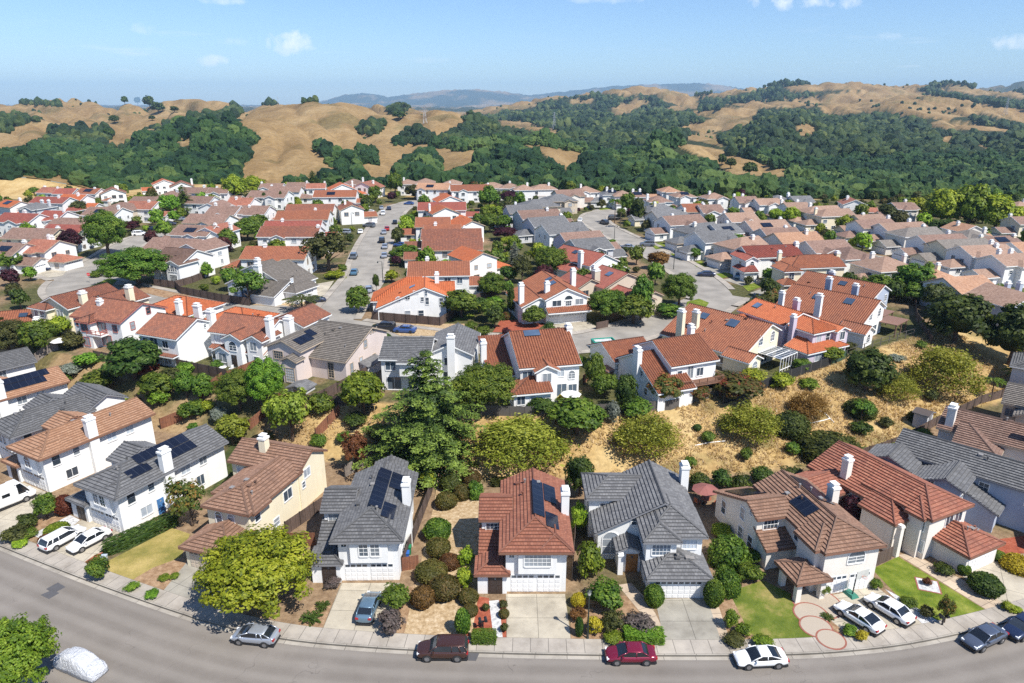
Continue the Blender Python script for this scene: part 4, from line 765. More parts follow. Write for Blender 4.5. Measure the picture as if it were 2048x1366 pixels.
# ------------------------------------------------------------------ land materials
def groundmat(name, hills=False):
    m, nt, b = newmat(name); p = geoco(nt)
    at = nt.nodes.new('ShaderNodeAttribute'); at.attribute_name = 'zone'
    sp = nt.nodes.new('ShaderNodeSeparateColor'); L(nt, at.outputs['Color'], sp.inputs[0])
    k = .02 if hills else .16
    st = N(nt, 'ShaderNodeMapping'); st.inputs['Scale'].default_value = (1, .35, 1); L(nt, p, st.inputs['Vector'])
    n1 = noise(nt, k, 8, st.outputs[0], .68); n2 = noise(nt, k * 9, 6, p, .7)
    if hills: dry = ramp(nt, n1, [(.28, (.17, .105, .045)), (.5, (.265, .175, .08)), (.72, (.36, .255, .13))])
    else: dry = ramp(nt, n1, [(.28, (.27, .165, .065)), (.5, (.42, .29, .125)), (.74, (.53, .40, .20))])
    dry = mixc(nt, .55, dry, ramp(nt, n2, [(.3, (.25, .24, .22)), (.7, (.7, .7, .7))]), 'OVERLAY')
    soil = ramp(nt, n2, [(.3, (.15, .095, .055)), (.7, (.33, .23, .14))])
    grn = ramp(nt, n2, [(.3, (.025, .035, .012)), (.55, (.06, .075, .022)), (.75, (.17, .15, .06))])
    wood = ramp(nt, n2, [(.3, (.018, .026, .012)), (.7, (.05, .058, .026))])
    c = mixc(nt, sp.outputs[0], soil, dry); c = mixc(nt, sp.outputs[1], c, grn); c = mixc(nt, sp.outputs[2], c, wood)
    L(nt, c, b.inputs['Base Color']); b.inputs['Roughness'].default_value = .95; b.inputs['Specular IOR Level'].default_value = .1
    bump(nt, b, noise(nt, k * (6 if hills else 14), 6, p, .7), .5, 4. if hills else .25)
    return m
def grid_mesh(name, X, Y, Z, zone, mat):
    nr, nc = X.shape
    me = bpy.data.meshes.new(name)
    co = np.stack([X, Y, Z], -1).reshape(-1, 3)
    i = np.arange(nr * nc).reshape(nr, nc)
    q = np.stack([i[:-1, :-1], i[:-1, 1:], i[1:, 1:], i[1:, :-1]], -1).reshape(-1, 4)
    me.vertices.add(len(co)); me.vertices.foreach_set('co', co.ravel().astype(np.float32))
    me.loops.add(q.size); me.loops.foreach_set('vertex_index', q.ravel().astype(np.int32))
    me.polygons.add(len(q)); me.polygons.foreach_set('loop_start', np.arange(0, q.size, 4, dtype=np.int32))
    me.polygons.foreach_set('use_smooth', np.ones(len(q), bool))
    at = me.color_attributes.new('zone', 'FLOAT_COLOR', 'POINT')
    at.data.foreach_set('color', np.concatenate([zone.reshape(-1, 3), np.ones((nr * nc, 1))], 1).ravel().astype(np.float32))
    me.materials.append(mat); me.update(calc_edges=True); me.validate()
    o = link(name, me); o['kind'] = 'structure'; return o
# ------------------------------------------------------------------ the curving front street
CURB = [(-330, 215), (-200, 140), (-120, 99), (-68.9, 73.9), (-59.9, 69.6), (-44.4, 62.6), (-31.1, 57.2), (-22.3, 54.6), (-13, 53.4), (-3.5, 52.8), (6.4, 52.5), (16, 52.4), (25.1, 52.5), (31.9, 53.0), (39.7, 54.3), (51.5, 57.6), (70, 64.2), (110, 82), (200, 130), (340, 205)]
def smoothline(pts, step=1.5):
    out = []
    for i in range(len(pts) - 1):
        p0 = Vector(pts[max(i - 1, 0)]); p1 = Vector(pts[i]); p2 = Vector(pts[i + 1]); p3 = Vector(pts[min(i + 2, len(pts) - 1)])
        n = max(1, int((p2 - p1).length / step))
        for k in range(n):
            t = k / n
            out.append(.5 * (2 * p1 + (p2 - p0) * t + (2 * p0 - 5 * p1 + 4 * p2 - p3) * t * t + (3 * p1 - p0 - 3 * p2 + p3) * t ** 3))
    out.append(Vector(pts[-1])); return out
def offset(line, d):
    r = []
    for i, p in enumerate(line):
        t = (line[min(i + 1, len(line) - 1)] - line[max(i - 1, 0)]).normalized(); r.append(p + Vector((-t.y, t.x)) * d)
    return r
def strip(mb, A, B, za, zb, m=0):
    u = 0
    for i in range(len(A) - 1):
        d = (A[i + 1] - A[i]).length
        w = (A[i] - B[i]).length
        mb.face([(*B[i], zb), (*B[i + 1], zb), (*A[i + 1], za), (*A[i], za)], m, [(u, w), (u + d, w), (u + d, 0), (u, 0)]); u += d
def concrete(name, col, joint=1.5, width=1e3, crack=True):
    m, nt, b = newmat(name); p = geoco(nt)
    uv = nt.nodes.new('ShaderNodeUVMap').outputs[0]
    br = nt.nodes.new('ShaderNodeTexBrick'); br.offset = 0; br.inputs['Scale'].default_value = 1; br.inputs['Brick Width'].default_value = joint; br.inputs['Row Height'].default_value = width
    br.inputs['Mortar Size'].default_value = .03; br.inputs['Color1'].default_value = (*[x * .93 for x in col], 1); br.inputs['Color2'].default_value = (*[x * 1.07 for x in col], 1); br.inputs['Mortar'].default_value = (*[x * .4 for x in col], 1)
    L(nt, uv, br.inputs['Vector'])
    n = noise(nt, .35, 7, p, .68)
    c = mixc(nt, .75, br.outputs['Color'], ramp(nt, n, [(.3, (.3, .29, .28)), (.5, (.5, .5, .5)), (.7, (.66, .66, .65))]), 'OVERLAY')
    st = ramp(nt, noise(nt, .13, 4, p), [(.58, (0, 0, 0)), (.75, (1, 1, 1))])
    c = mixc(nt, mth(nt, 'MULTIPLY', st, .6), c, tuple(x * .45 for x in col))
    c = mixc(nt, mth(nt, 'MULTIPLY', ramp(nt, noise(nt, 1.1, 6, p, .7), [(.56, (0, 0, 0)), (.7, (1, 1, 1))]), .3), c, tuple(x * .5 for x in col))
    L(nt, c, b.inputs['Base Color']); b.inputs['Roughness'].default_value = .9; bump(nt, b, noise(nt, 12, 3, p), .15, .02)
    return m
def asphalt():
    m, nt, b = newmat('asphalt'); p = geoco(nt)
    n = noise(nt, .12, 8, p, .7); f = noise(nt, 14, 3, p)
    c = ramp(nt, n, [(.3, (.15, .131, .112)), (.55, (.19, .167, .144)), (.75, (.235, .208, .182))])
    c = mixc(nt, .5, c, ramp(nt, f, [(.3, (.38, .38, .38)), (.7, (.62, .62, .62))]), 'OVERLAY')
    vo = nt.nodes.new('ShaderNodeTexVoronoi'); vo.feature = 'DISTANCE_TO_EDGE'; vo.inputs['Scale'].default_value = .16
    wob = nt.nodes.new('ShaderNodeTexNoise'); wob.inputs['Scale'].default_value = .5; L(nt, p, wob.inputs['Vector'])
    L(nt, mixc(nt, .15, p, mixc(nt, 1., wob.outputs['Color'], (20, 20, 20), 'MULTIPLY')), vo.inputs['Vector'])
    ck = mth(nt, 'MULTIPLY', mth(nt, 'LESS_THAN', vo.outputs['Distance'], .0035), mth(nt, 'GREATER_THAN', noise(nt, .06, 2, p), .5))
    c = mixc(nt, mth(nt, 'MULTIPLY', ck, .3), c, (.035, .03, .03))
    oil = ramp(nt, noise(nt, .3, 4, p), [(.66, (0, 0, 0)), (.74, (1, 1, 1))])
    c = mixc(nt, mth(nt, 'MULTIPLY', oil, .25), c, (.05, .045, .045))
    uv = nt.nodes.new('ShaderNodeUVMap').outputs[0]; su = nt.nodes.new('ShaderNodeSeparateXYZ'); L(nt, uv, su.inputs[0])
    tr = mth(nt, 'SINE', mth(nt, 'MULTIPLY', su.outputs[1], 3.4)); mp = N(nt, 'ShaderNodeMapping'); mp.inputs['Scale'].default_value = (.05, 1.6, 1); L(nt, uv, mp.inputs['Vector'])
    lane = mth(nt, 'MULTIPLY', mth(nt, 'ADD', tr, mth(nt, 'MULTIPLY', noise(nt, 1.0, 5, mp.outputs[0]), 1.6)), .16)
    c = mixc(nt, mth(nt, 'MAXIMUM', lane, 0.0), c, (.30, .27, .235))
    dr = nt.nodes.new('ShaderNodeMapping'); dr.inputs['Scale'].default_value = (.25, 1.1, 1); L(nt, uv, dr.inputs['Vector'])
    spot = ramp(nt, noise(nt, 1.3, 6, dr.outputs[0], .75), [(.70, (0, 0, 0)), (.735, (1, 1, 1))])
    c = mixc(nt, mth(nt, 'MULTIPLY', spot, .7), c, (.03, .027, .026))
    L(nt, c, b.inputs['Base Color']); b.inputs['Roughness'].default_value = .9; b.inputs['Specular IOR Level'].default_value = .2; bump(nt, b, f, .2, .02)
    return m
ASPH = asphalt(); ASPH2 = plain('asphalt_sunbleached', (.27, .245, .21), .92, var=.22, sc=.25); CONC = concrete('concrete_walk', (.35, .31, .26), 1.7); DRIVE = concrete('concrete_drive', (.42, .37, .285), 3.1, 3.1); GUT = concrete('gutter_concrete', (.34, .305, .255), 3.0)
curve = smoothline(CURB)
o9 = offset(curve, -11.8)
m = MB(); strip(m, offset(curve, -.45), offset(curve, -11.35), 0, 0); m.build('street', ASPH)['kind'] = 'structure'
m = MB(); strip(m, offset(curve, 0), offset(curve, -.46), .004, .004); strip(m, offset(curve, -11.34), o9, .004, .004); m.build('gutter', GUT)['kind'] = 'structure'
def kerb(line, s):
    m = MB(); a, b = line, offset(line, .17 * s)
    if s < 0: a, b = b, a
    strip(m, b, a, .172, .172)
    f = line
    for i in range(len(f) - 1):
        q = [(*f[i], -.1), (*f[i + 1], -.1), (*f[i + 1], .172), (*f[i], .172)]
        m.face(q if s > 0 else q[::-1])
    o = m.build('kerb', GUT); o['kind'] = 'structure'
kerb(curve, 1); kerb(o9, -1)
m = MB(); strip(m, offset(curve, 2.0), offset(curve, .17), .176, .176); strip(m, offset(o9, -.17), offset(o9, -2.0), .176, .176); m.build('pavement', CONC)['kind'] = 'structure'
m = MB(); strip(m, offset(o9, -.1), offset(o9, -60), .15, .15); o = m.build('near_verge', plain('verge_soil', (.2, .14, .08), .95)); o['kind'] = 'structure'
# repaired squares in the asphalt
def patch(name, pts, mat, dz, z0=None, kind='structure', uvs=None):
    P = [Vector((*unproj(x, y, z0), z0)) if z0 is not None else gp(x, y) for x, y in pts]
    m = MB(); q = [(p.x, p.y, p.z + dz) for p in P]
    n = sum(q[i][0] * q[(i + 1) % len(q)][1] - q[(i + 1) % len(q)][0] * q[i][1] for i in range(len(q)))
    if n < 0: q.reverse()
    o0, d = Vector(q[0][:2]), (Vector(q[1][:2]) - Vector(q[0][:2])).normalized()
    m.face(q, 0, [((Vector(p[:2]) - o0).dot(d), (Vector(p[:2]) - o0).dot(Vector((-d.y, d.x)))) for p in q])
    o = m.build(name, mat); o['kind'] = kind; return o
PATCH = plain('asphalt_patch', (.085, .082, .085), .9)
for pts in ([(92, 1178), (116, 1165), (131, 1174), (107, 1187)], [(81, 1190), (104, 1180), (119, 1186), (98, 1198)], [(915, 1320), (952, 1322), (960, 1304), (925, 1303)]): patch('asphalt_repair', pts, PATCH, .008 + pts[0][0] * 2e-5, 0)
# ------------------------------------------------------------------ near ground and far hills
cy = np.array([p.y for p in curve]); cxx = np.array([p.x for p in curve])
xs = np.concatenate([np.arange(-340, -112, 5), np.arange(-112, 112, 1.1), np.arange(112, 341, 5)])
rr = np.concatenate([np.linspace(0, .2, 80), np.linspace(.205, .4, 40), np.linspace(.42, 1, 60)])
XX, RR = np.meshgrid(xs, rr); YC = np.interp(XX, cxx, cy) + .165
YY = YC + (432 - YC) * RR
ZZ = ground(XX, YY); ZZ[-1] -= .5
yf = np.interp(XX, FRX, FRY); yb = np.interp(XX, BKX, BKY); tt = (YY - yf) / np.maximum(yb - yf, 3)
onslope = np.clip((tt + .02) / .05, 0, 1) * np.clip((1.02 - tt) / .05, 0, 1)
nz = fbm(XX * .09, YY * .09, 41)
dry = onslope * np.clip((XX + 36) / 6, .35, 1); dry = np.where(YY > 340, .9, dry)
lspur = (XX < -150) & (YY > 340)
grn = np.where(tt > 1, np.clip((nz - .3) * 6, 0, .85), 0) + np.where((tt <= 1) & (XX < -30), np.clip((nz - .45) * 6, 0, .7), 0) + np.where(tt < 0, np.clip((nz - .5) * 6, 0, .6), 0)
grn = grn + np.where((tt > 0) & (tt <= 1) & (XX > 20), np.clip((fbm(XX * .16, YY * .16, 87) - .54) * 6, 0, .55), 0)
grn = np.where(lspur, 0, grn); dry = np.where(lspur, 1, dry)
ye = np.interp(XX, EDX, EDY)
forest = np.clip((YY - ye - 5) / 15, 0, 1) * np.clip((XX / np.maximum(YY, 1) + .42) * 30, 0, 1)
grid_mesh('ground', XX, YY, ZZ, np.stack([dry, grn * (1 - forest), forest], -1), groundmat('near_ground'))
# woodland and open grass as they lie on the hills (outline read off the photograph, carried by the land itself)
def inside(poly, x, y):
    r = np.zeros(x.shape, bool); n = len(poly)
    for i in range(n):
        x0, y0 = poly[i]; x1, y1 = poly[(i + 1) % n]
        c = (y0 > y) != (y1 > y)
        r ^= c & (x < (x1 - x0) * (y - y0) / (y1 - y0 + 1e-12) + x0)
    return r
WOODS = [[(-60, 345), (-60, 236), (40, 230), (78, 236), (80, 262), (60, 285), (105, 262), (140, 256), (205, 250), (222, 262), (205, 300), (262, 284), (335, 243), (425, 226), (470, 208), (500, 207), (470, 232), (462, 240), (515, 268), (500, 310), (472, 330), (482, 362), (440, 380), (300, 392), (235, 388), (150, 356), (60, 342)],
         [(632, 290), (643, 278), (660, 296), (674, 306), (698, 304), (716, 320), (720, 345), (712, 354), (695, 350), (670, 338), (646, 312)], [(708, 300), (730, 295), (757, 312), (752, 326), (730, 318)],
         [(716, 262), (735, 240), (760, 235), (765, 255), (745, 268)], [(770, 215), (815, 207), (816, 218), (788, 225)], [(500, 206), (560, 198), (680, 191), (690, 196), (600, 200), (540, 206)],
         [(780, 288), (830, 252), (865, 268), (860, 282)], [(866, 290), (905, 258), (955, 230), (1000, 232), (1000, 270), (1040, 262), (1062, 278), (1040, 286), (990, 288), (930, 298)],
         [(0, 193), (125, 205), (122, 212), (0, 200)], [(795, 365), (800, 325), (845, 300), (880, 315), (880, 350), (930, 330), (1010, 288), (1060, 298), (1100, 320), (1136, 345), (1180, 308), (1240, 315), (1340, 308), (1420, 320), (1480, 345), (1600, 350), (1700, 380), (2300, 380), (2300, 450), (700, 420)],
         [(1000, 300), (1000, 215), (1100, 202), (1250, 180), (1400, 180), (1500, 178), (1560, 158), (1600, 162), (1640, 168), (1740, 164), (1830, 165), (2300, 160), (2300, 450), (1000, 400)]]
OPEN = [[(1339, 284), (1400, 292), (1480, 308), (1560, 334), (1596, 350), (1560, 352), (1470, 351), (1436, 332), (1400, 312), (1370, 300)],
        [(1364, 277), (1430, 289), (1452, 297), (1425, 265), (1470, 258), (1504, 246), (1516, 215), (1440, 214), (1384, 225), (1430, 238), (1345, 254), (1400, 262)],
        [(1436, 204), (1575, 198), (1725, 178), (1800, 176), (1875, 188), (2015, 213), (2300, 236), (2300, 244), (2048, 246), (1965, 227), (1900, 236), (1805, 234), (1765, 218), (1700, 230), (1645, 226), (1640, 212), (1505, 216)],
        [(1588, 246), (1620, 244), (1637, 267), (1600, 272)], [(1848, 246), (1900, 238), (2020, 256), (2015, 264), (1900, 258)], [(1880, 270), (1915, 268), (1905, 284), (1885, 290)], [(1950, 280), (1985, 294), (1980, 300), (1948, 286)],
        [(1200, 184), (1225, 172), (1304, 168), (1374, 183), (1400, 198), (1380, 212), (1335, 205), (1310, 188), (1240, 190)], [(1400, 190), (1500, 168), (1530, 172), (1500, 184), (1420, 196)], [(1560, 172), (1640, 164), (1720, 157), (1780, 158), (1860, 166), (1830, 176), (1730, 178), (1640, 182), (1590, 182)], [(1880, 168), (1960, 174), (2048, 182), (2048, 196), (1940, 188), (1880, 178)],
        [(1140, 199), (1185, 194), (1190, 204), (1145, 209)], [(1220, 214), (1275, 198), (1300, 200), (1260, 226), (1225, 230)], [(1000, 236), (1045, 240), (1125, 264), (1110, 268), (1060, 260), (1000, 250)], [(1040, 284), (1092, 288), (1174, 304), (1150, 330), (1130, 340), (1085, 306)], [(985, 205), (1060, 200), (1075, 210), (1040, 218), (990, 216)], [(1330, 214), (1400, 206), (1400, 214), (1350, 222)],
        [(350, 278), (385, 268), (380, 290), (362, 296)], [(60, 240), (100, 258), (60, 290), (-40, 300), (-40, 258), (20, 262)]]
def wooded(X, Y, Z, top=None):
    px, py = proj(X, Y, Z)
    wob = (fbm(X / 22, Y / 30, 61, 3) - .45)
    px = px + wob * 16; py = py + wob * 8
    f = np.zeros(X.shape, bool)
    for p in WOODS: f |= inside(p, px, py)
    for p in OPEN: f &= ~inside(p, px, py)
    if top is not None:
        tx, ty = proj(X, Y, top)
        for p in OPEN: f &= ~inside(p, tx, ty) & ~inside(p, px, py - 3.5) & ~inside(p, tx, ty + 3.5) & ~inside(p, px - 7, py) & ~inside(p, px + 7, py)
    return f & (Y < 4200)
aa = np.linspace(-.98, .98, 520); hy = np.concatenate([np.geomspace(432, 1500, 190), np.geomspace(1512, 4200, 120), np.geomspace(4260, 19500, 70)])
AA, HY = np.meshgrid(aa, hy); HX = AA * HY; HZ = ground(HX, HY)
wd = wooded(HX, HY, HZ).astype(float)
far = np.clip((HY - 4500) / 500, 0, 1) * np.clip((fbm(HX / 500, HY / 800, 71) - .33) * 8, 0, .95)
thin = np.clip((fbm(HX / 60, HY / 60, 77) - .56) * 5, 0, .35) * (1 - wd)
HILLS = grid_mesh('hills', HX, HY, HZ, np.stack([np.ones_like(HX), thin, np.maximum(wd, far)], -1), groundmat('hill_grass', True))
# ------------------------------------------------------------------ streets on the terrace behind
STREETS = [
    [(-37.5, 136), (-38.5, 143), (-39.0, 163), (-39.8, 185), (-43.0, 208), (-46, 235), (-48.5, 266), (-50.5, 297), (-49, 318), (-42, 330)],
    [(-160, 216), (-116, 181.5), (-87, 163), (-75, 156.9), (-58.7, 150.2), (-43.2, 142.4), (-22.5, 133.2), (-7.1, 128.2), (7.3, 127.4), (17.2, 130.2), (31.3, 141.3), (43.2, 153), (52, 164)],
    [(42, 150), (48.0, 161), (49.2, 178.7), (46.4, 203.3), (41.6, 226.3), (36, 249.5), (32.5, 275), (36, 293), (46, 301)],
    [(-103, 160), (-113.9, 175.4), (-121.8, 210.5), (-126.4, 235), (-122.3, 250), (-104, 268)],
    [unproj(1560, 470, 5), unproj(1640, 500, 5), unproj(1760, 522, 5), unproj(1900, 556, 5), unproj(2020, 600, 5)],
]
for i, s in enumerate(STREETS):
    l = smoothline(s, 2.0); dz = .02 + .004 * i
    m = MB(); strip(m, offset(l, 4.6), offset(l, -4.6), ZP + dz, ZP + dz); m.build('street', ASPH2)['kind'] = 'structure'
    for sd in (1, -1):
        a, b = offset(l, 4.6 * sd), offset(l, 6.3 * sd)
        if sd > 0: a, b = b, a
        ok = lambda p: all(min((p - Vector(q)).length for q in smoothline(t, 3)) > 5.2 for j, t in enumerate(STREETS) if j != i)
        m = MB(); run = []
        for k in range(len(a)):
            if ok((a[k] + b[k]) / 2): run.append(k)
            if (not ok((a[k] + b[k]) / 2) or k == len(a) - 1) and len(run) > 1:
                A, B = [a[j] for j in run], [b[j] for j in run]
                strip(m, A, B, ZP + .13, ZP + .13); e = B if sd > 0 else A
                for j in range(len(e) - 1): m.face([(*e[j], ZP - .1), (*e[j + 1], ZP - .1), (*e[j + 1], ZP + .13), (*e[j], ZP + .13)])
                run = []
        if m.f: m.build('pavement', CONC)['kind'] = 'structure'
m = MB(); m.cyl((-41, 326, ZP + .01), 12, .03, 28); m.build('street', ASPH2)['kind'] = 'structure'
m = MB(); m.cyl((44, 300, ZP + .012), 10, .03, 28); m.build('street', ASPH2)['kind'] = 'structure'
# ------------------------------------------------------------------ driveways, lawns, beds of the front gardens
def lawnmat(name, a, b_, c, k=.5):
    m, nt, b = newmat(name); p = geoco(nt)
    col = ramp(nt, noise(nt, k, 6, p, .65), [(.3, a), (.5, b_), (.7, c)])
    col = mixc(nt, .6, col, ramp(nt, noise(nt, 9, 4, p, .7), [(.3, (.3, .3, .3)), (.7, (.68, .68, .68))]), 'OVERLAY')
    L(nt, col, b.inputs['Base Color']); b.inputs['Roughness'].default_value = .95; b.inputs['Specular IOR Level'].default_value = .1
    bump(nt, b, noise(nt, 14, 4, p), .5, .08); return m
LAWN = lawnmat('lawn_green', (.06, .105, .012), (.14, .18, .022), (.25, .26, .055)); LAWNP = lawnmat('lawn_patchy', (.045, .085, .012), (.13, .16, .026), (.34, .26, .10), .27)
LAWND = lawnmat('lawn_dry', (.17, .16, .04), (.30, .24, .075), (.42, .32, .12), .3)
MULCH = lawnmat('mulch_red', (.22, .06, .035), (.31, .085, .048), (.38, .13, .08), 2); GRAVEL = lawnmat('gravel_tan', (.26, .17, .085), (.42, .30, .17), (.58, .46, .31), 2.2)
BARK = lawnmat('bark_mulch', (.19, .11, .06), (.30, .19, .11), (.42, .29, .18), 1.5); STONE = lawnmat('river_stone', (.30, .30, .30), (.52, .51, .5), (.72, .71, .69), 3.5); BRICK = plain('brick_edge', (.27, .095, .065), .85, var=.3, sc=6)
DRIVEG = concrete('concrete_drive_worn', (.31, .285, .235), 3.1, 3.1); PAVER = concrete('aggregate_paving', (.46, .36, .26), 1.4, 1.4)
for nm, pts, mt, dz in [
    ('driveway', [(683, 1166), (800, 1166), (770, 1268), (643, 1264)], DRIVE, .012), ('driveway', [(1012, 1188), (1130, 1188), (1142, 1281), (1013, 1281)], DRIVE, .012), ('driveway', [(1310, 1198), (1414, 1196), (1444, 1288), (1330, 1288)], DRIVEG, .012),
    ('driveway', [(1636, 1196), (1752, 1172), (1866, 1266), (1694, 1292)], DRIVE, .012), ('driveway', [(1924, 1152), (1992, 1122), (2110, 1195), (2060, 1225), (2018, 1214)], DRIVE, .012), ('driveway', [(379, 1118), (470, 1140), (440, 1248), (392, 1238), (308, 1204)], DRIVEG, .012),
    ('driveway', [(168, 1036), (248, 1062), (204, 1104), (140, 1142), (70, 1112), (120, 1070)], DRIVE, .012), ('driveway', [(-40, 1075), (40, 962), (106, 990), (90, 1012), (0, 1072)], DRIVE, .012),
    ('lawn', [(193, 1166), (236, 1181), (274, 1154), (307, 1135), (362, 1115), (380, 1068), (345, 1056), (216, 1122)], LAWND, .006), ('lawn', [(1458, 1184), (1526, 1160), (1603, 1198), (1606, 1240), (1638, 1271), (1636, 1283), (1548, 1288), (1500, 1268)], LAWNP, .006),
    ('lawn', [(1744, 1138), (1796, 1113), (1998, 1236), (1903, 1257), (1866, 1236), (1793, 1190)], LAWN, .006), ('planting_bed', [(236, 1181), (274, 1154), (307, 1135), (362, 1115), (379, 1119), (308, 1204)], BARK, .008),
    ('gravel_bed', [(878, 935), (965, 935), (957, 1190), (942, 1284), (804, 1280), (832, 1165), (868, 1010)], GRAVEL, .006), ('mulch_bed', [(952, 1192), (978, 1196), (988, 1268), (930, 1280), (924, 1240)], MULCH, .010), ('mulch_bed', [(998, 1200), (1012, 1200), (1014, 1282), (1004, 1282)], MULCH, .010),
    ('path', [(978, 1202), (998, 1200), (1006, 1282), (988, 1282)], STONE, .014), ('mulch_bed', [(640, 1200), (665, 1205), (643, 1262), (596, 1256), (600, 1235)], BARK, .008), ('planting_bed', [(790, 1180), (830, 1170), (806, 1278), (770, 1268)], BARK, .008),
    ('planting_bed', [(1142, 1195), (1300, 1190), (1325, 1286), (1142, 1281)], BARK, .007), ('path', [(1262, 1166), (1300, 1205), (1322, 1250), (1334, 1286), (1318, 1286), (1300, 1250), (1268, 1210), (1235, 1170)], PAVER, .011), ('path', [(1412, 1198), (1432, 1196), (1462, 1288), (1444, 1288)], PAVER, .011),
    ('planting_bed', [(1432, 1196), (1458, 1184), (1500, 1268), (1548, 1288), (1462, 1288)], BARK, .008), ('planting_bed', [(1640, 1262), (1660, 1240), (1720, 1288), (1690, 1293)], BARK, .013), ('gravel_bed', [(1793, 1190), (1866, 1236), (1903, 1257), (1868, 1270), (1770, 1178)], STONE, .008),
    ('path', [(1796, 1110), (1822, 1106), (1926, 1160), (2030, 1218), (2000, 1236), (1990, 1230)], PAVER, .010), ('mulch_bed', [(60, 1098), (96, 1082), (108, 1092), (70, 1112)], MULCH, .014), ('mulch_bed', [(146, 1140), (190, 1110), (206, 1104), (176, 1148)], MULCH, .013),
    ('gravel_bed', [(62, 1070), (140, 1030), (160, 1040), (105, 1085)], STONE, .006), ('planting_bed', [(10, 1075), (60, 1010), (130, 1000), (140, 1030), (70, 1075), (30, 1092)], BARK, .005), ('mulch_bed', [(1985, 1080), (2060, 1070), (2070, 1105), (2000, 1110)], MULCH, .010), ('driveway', [(2000, 1112), (2070, 1108), (2110, 1150), (2050, 1135)], DRIVE, .006),
]: patch(nm, pts, mt, dz)
for i_, (cx_, cy_, r) in enumerate(((1634, 1206, 2.5), (1622, 1228, 1.75), (1632, 1254, 1.6), (1662, 1279, 1.4))):
    AGG = plain('aggregate_disc', (.38, .32, .25), .95, var=.1, sc=14); p = gp(cx_, cy_); h = .018 + i_ * .012
    m = MB(); m.cyl((p.x, p.y, p.z - .02), r, .02 + h, 32); m.build('brick_ring', BRICK)['kind'] = 'structure'
    m = MB(); m.cyl((p.x, p.y, p.z - .02), r - .17, .026 + h, 32); m.build('path', AGG)['kind'] = 'structure'
p = gp(1856, 1171)
m = MB(); m.box(-1.15, 1.15, -1.15, 1.15, -.02, .03, 0, Matrix.Translation(p) @ Matrix.Rotation(R(70), 4, 'Z')); m.build('brick_edging', BRICK)['kind'] = 'structure'
m = MB(); m.box(-1.0, 1.0, -1.0, 1.0, -.02, .036, 0, Matrix.Translation(p) @ Matrix.Rotation(R(70), 4, 'Z')); m.build('gravel_bed', STONE)['kind'] = 'structure'
# terrace lawns, drives and beds
for nm, pts, mt in [('lawn', [(1300, 489), (1325, 485), (1340, 494), (1312, 499)], LAWN), ('lawn', [(1340, 508), (1366, 504), (1384, 512), (1358, 519)], LAWN), ('lawn', [(1384, 526), (1402, 522), (1412, 530), (1394, 535)], LAWN), ('lawn', [(1428, 549), (1450, 545), (1466, 552), (1440, 558)], LAWN), ('lawn', [(1485, 573), (1508, 566), (1524, 574), (1496, 583)], LAWN), ('lawn', [(1374, 604), (1398, 598), (1418, 606), (1410, 618), (1372, 616)], LAWN),
                    ('driveway', [(1398, 536), (1440, 532), (1476, 545), (1430, 548)], DRIVEG), ('driveway', [(1312, 500), (1338, 496), (1368, 503), (1340, 507)], DRIVE), ('driveway', [(1446, 560), (1500, 548), (1530, 566), (1484, 572)], DRIVEG), ('driveway', [(1500, 586), (1540, 572), (1580, 585), (1530, 600)], DRIVEG),
                    ('lawn', [(532, 600), (550, 596), (572, 598), (575, 602), (556, 606), (536, 605)], LAWN), ('lawn', [(570, 591), (590, 586), (612, 588), (608, 596), (580, 597)], LAWN), ('driveway', [(602, 590), (612, 572), (668, 562), (650, 590), (622, 600)], DRIVE), ('planting_bed', [(500, 610), (530, 590), (600, 585), (618, 600), (600, 615)], GRAVEL),
                    ('lawn', [(672, 556), (690, 550), (694, 556), (676, 562)], LAWN), ('lawn', [(704, 442), (730, 438), (736, 446), (706, 447)], LAWN), ('lawn', [(724, 428), (734, 422), (744, 424), (738, 432)], LAWN), ('driveway', [(1092, 652), (1172, 642), (1205, 660), (1125, 668)], DRIVE), ('mulch_bed', [(985, 665), (1000, 642), (1060, 638), (1088, 650), (1070, 664)], MULCH), ('mulch_bed', [(745, 648), (930, 648), (925, 672), (800, 672)], GRAVEL), ('lawn', [(900, 640), (945, 626), (950, 634), (920, 642)], LAWN),
                    ('lawn', [(170, 578), (215, 558), (240, 556), (225, 570), (190, 582)], LAWN), ('planting_bed', [(225, 570), (300, 572), (400, 590), (330, 596)], BARK), ('lawn', [(106, 525), (150, 515), (165, 516), (140, 528)], LAWN), ('driveway', [(50, 545), (110, 530), (150, 525), (125, 552), (70, 560)], DRIVE), ('lawn', [(1195, 417), (1215, 415), (1226, 420), (1204, 422)], LAWN), ('driveway', [(1640, 484), (1700, 500), (1720, 512), (1668, 505)], DRIVE), ('driveway', [(1800, 515), (1860, 518), (1888, 540), (1830, 535)], DRIVE)]:
    patch(nm, pts, mt, ZP + .05 + (.03 if nm == 'lawn' else 0) - 5 if False else .06 + (.03 if nm == 'lawn' else 0), 5.0)
# ------------------------------------------------------------------ air between here and the far ranges
m = MB(); m.box(-21000, 21000, -150, 20500, -60, 560)
hm = bpy.data.materials.new('air'); hm.use_nodes = True; hn = hm.node_tree
hn.nodes.remove(hn.nodes['Principled BSDF'])
pv = hn.nodes.new('ShaderNodeVolumePrincipled'); pv.inputs['Color'].default_value = (.48, .74, 1, 1); pv.inputs['Density'].default_value = 6e-5; pv.inputs['Anisotropy'].default_value = 0
L(hn, pv.outputs[0], hn.nodes['Material Output'].inputs['Volume'])
o = m.build('haze', hm); o['kind'] = 'stuff'
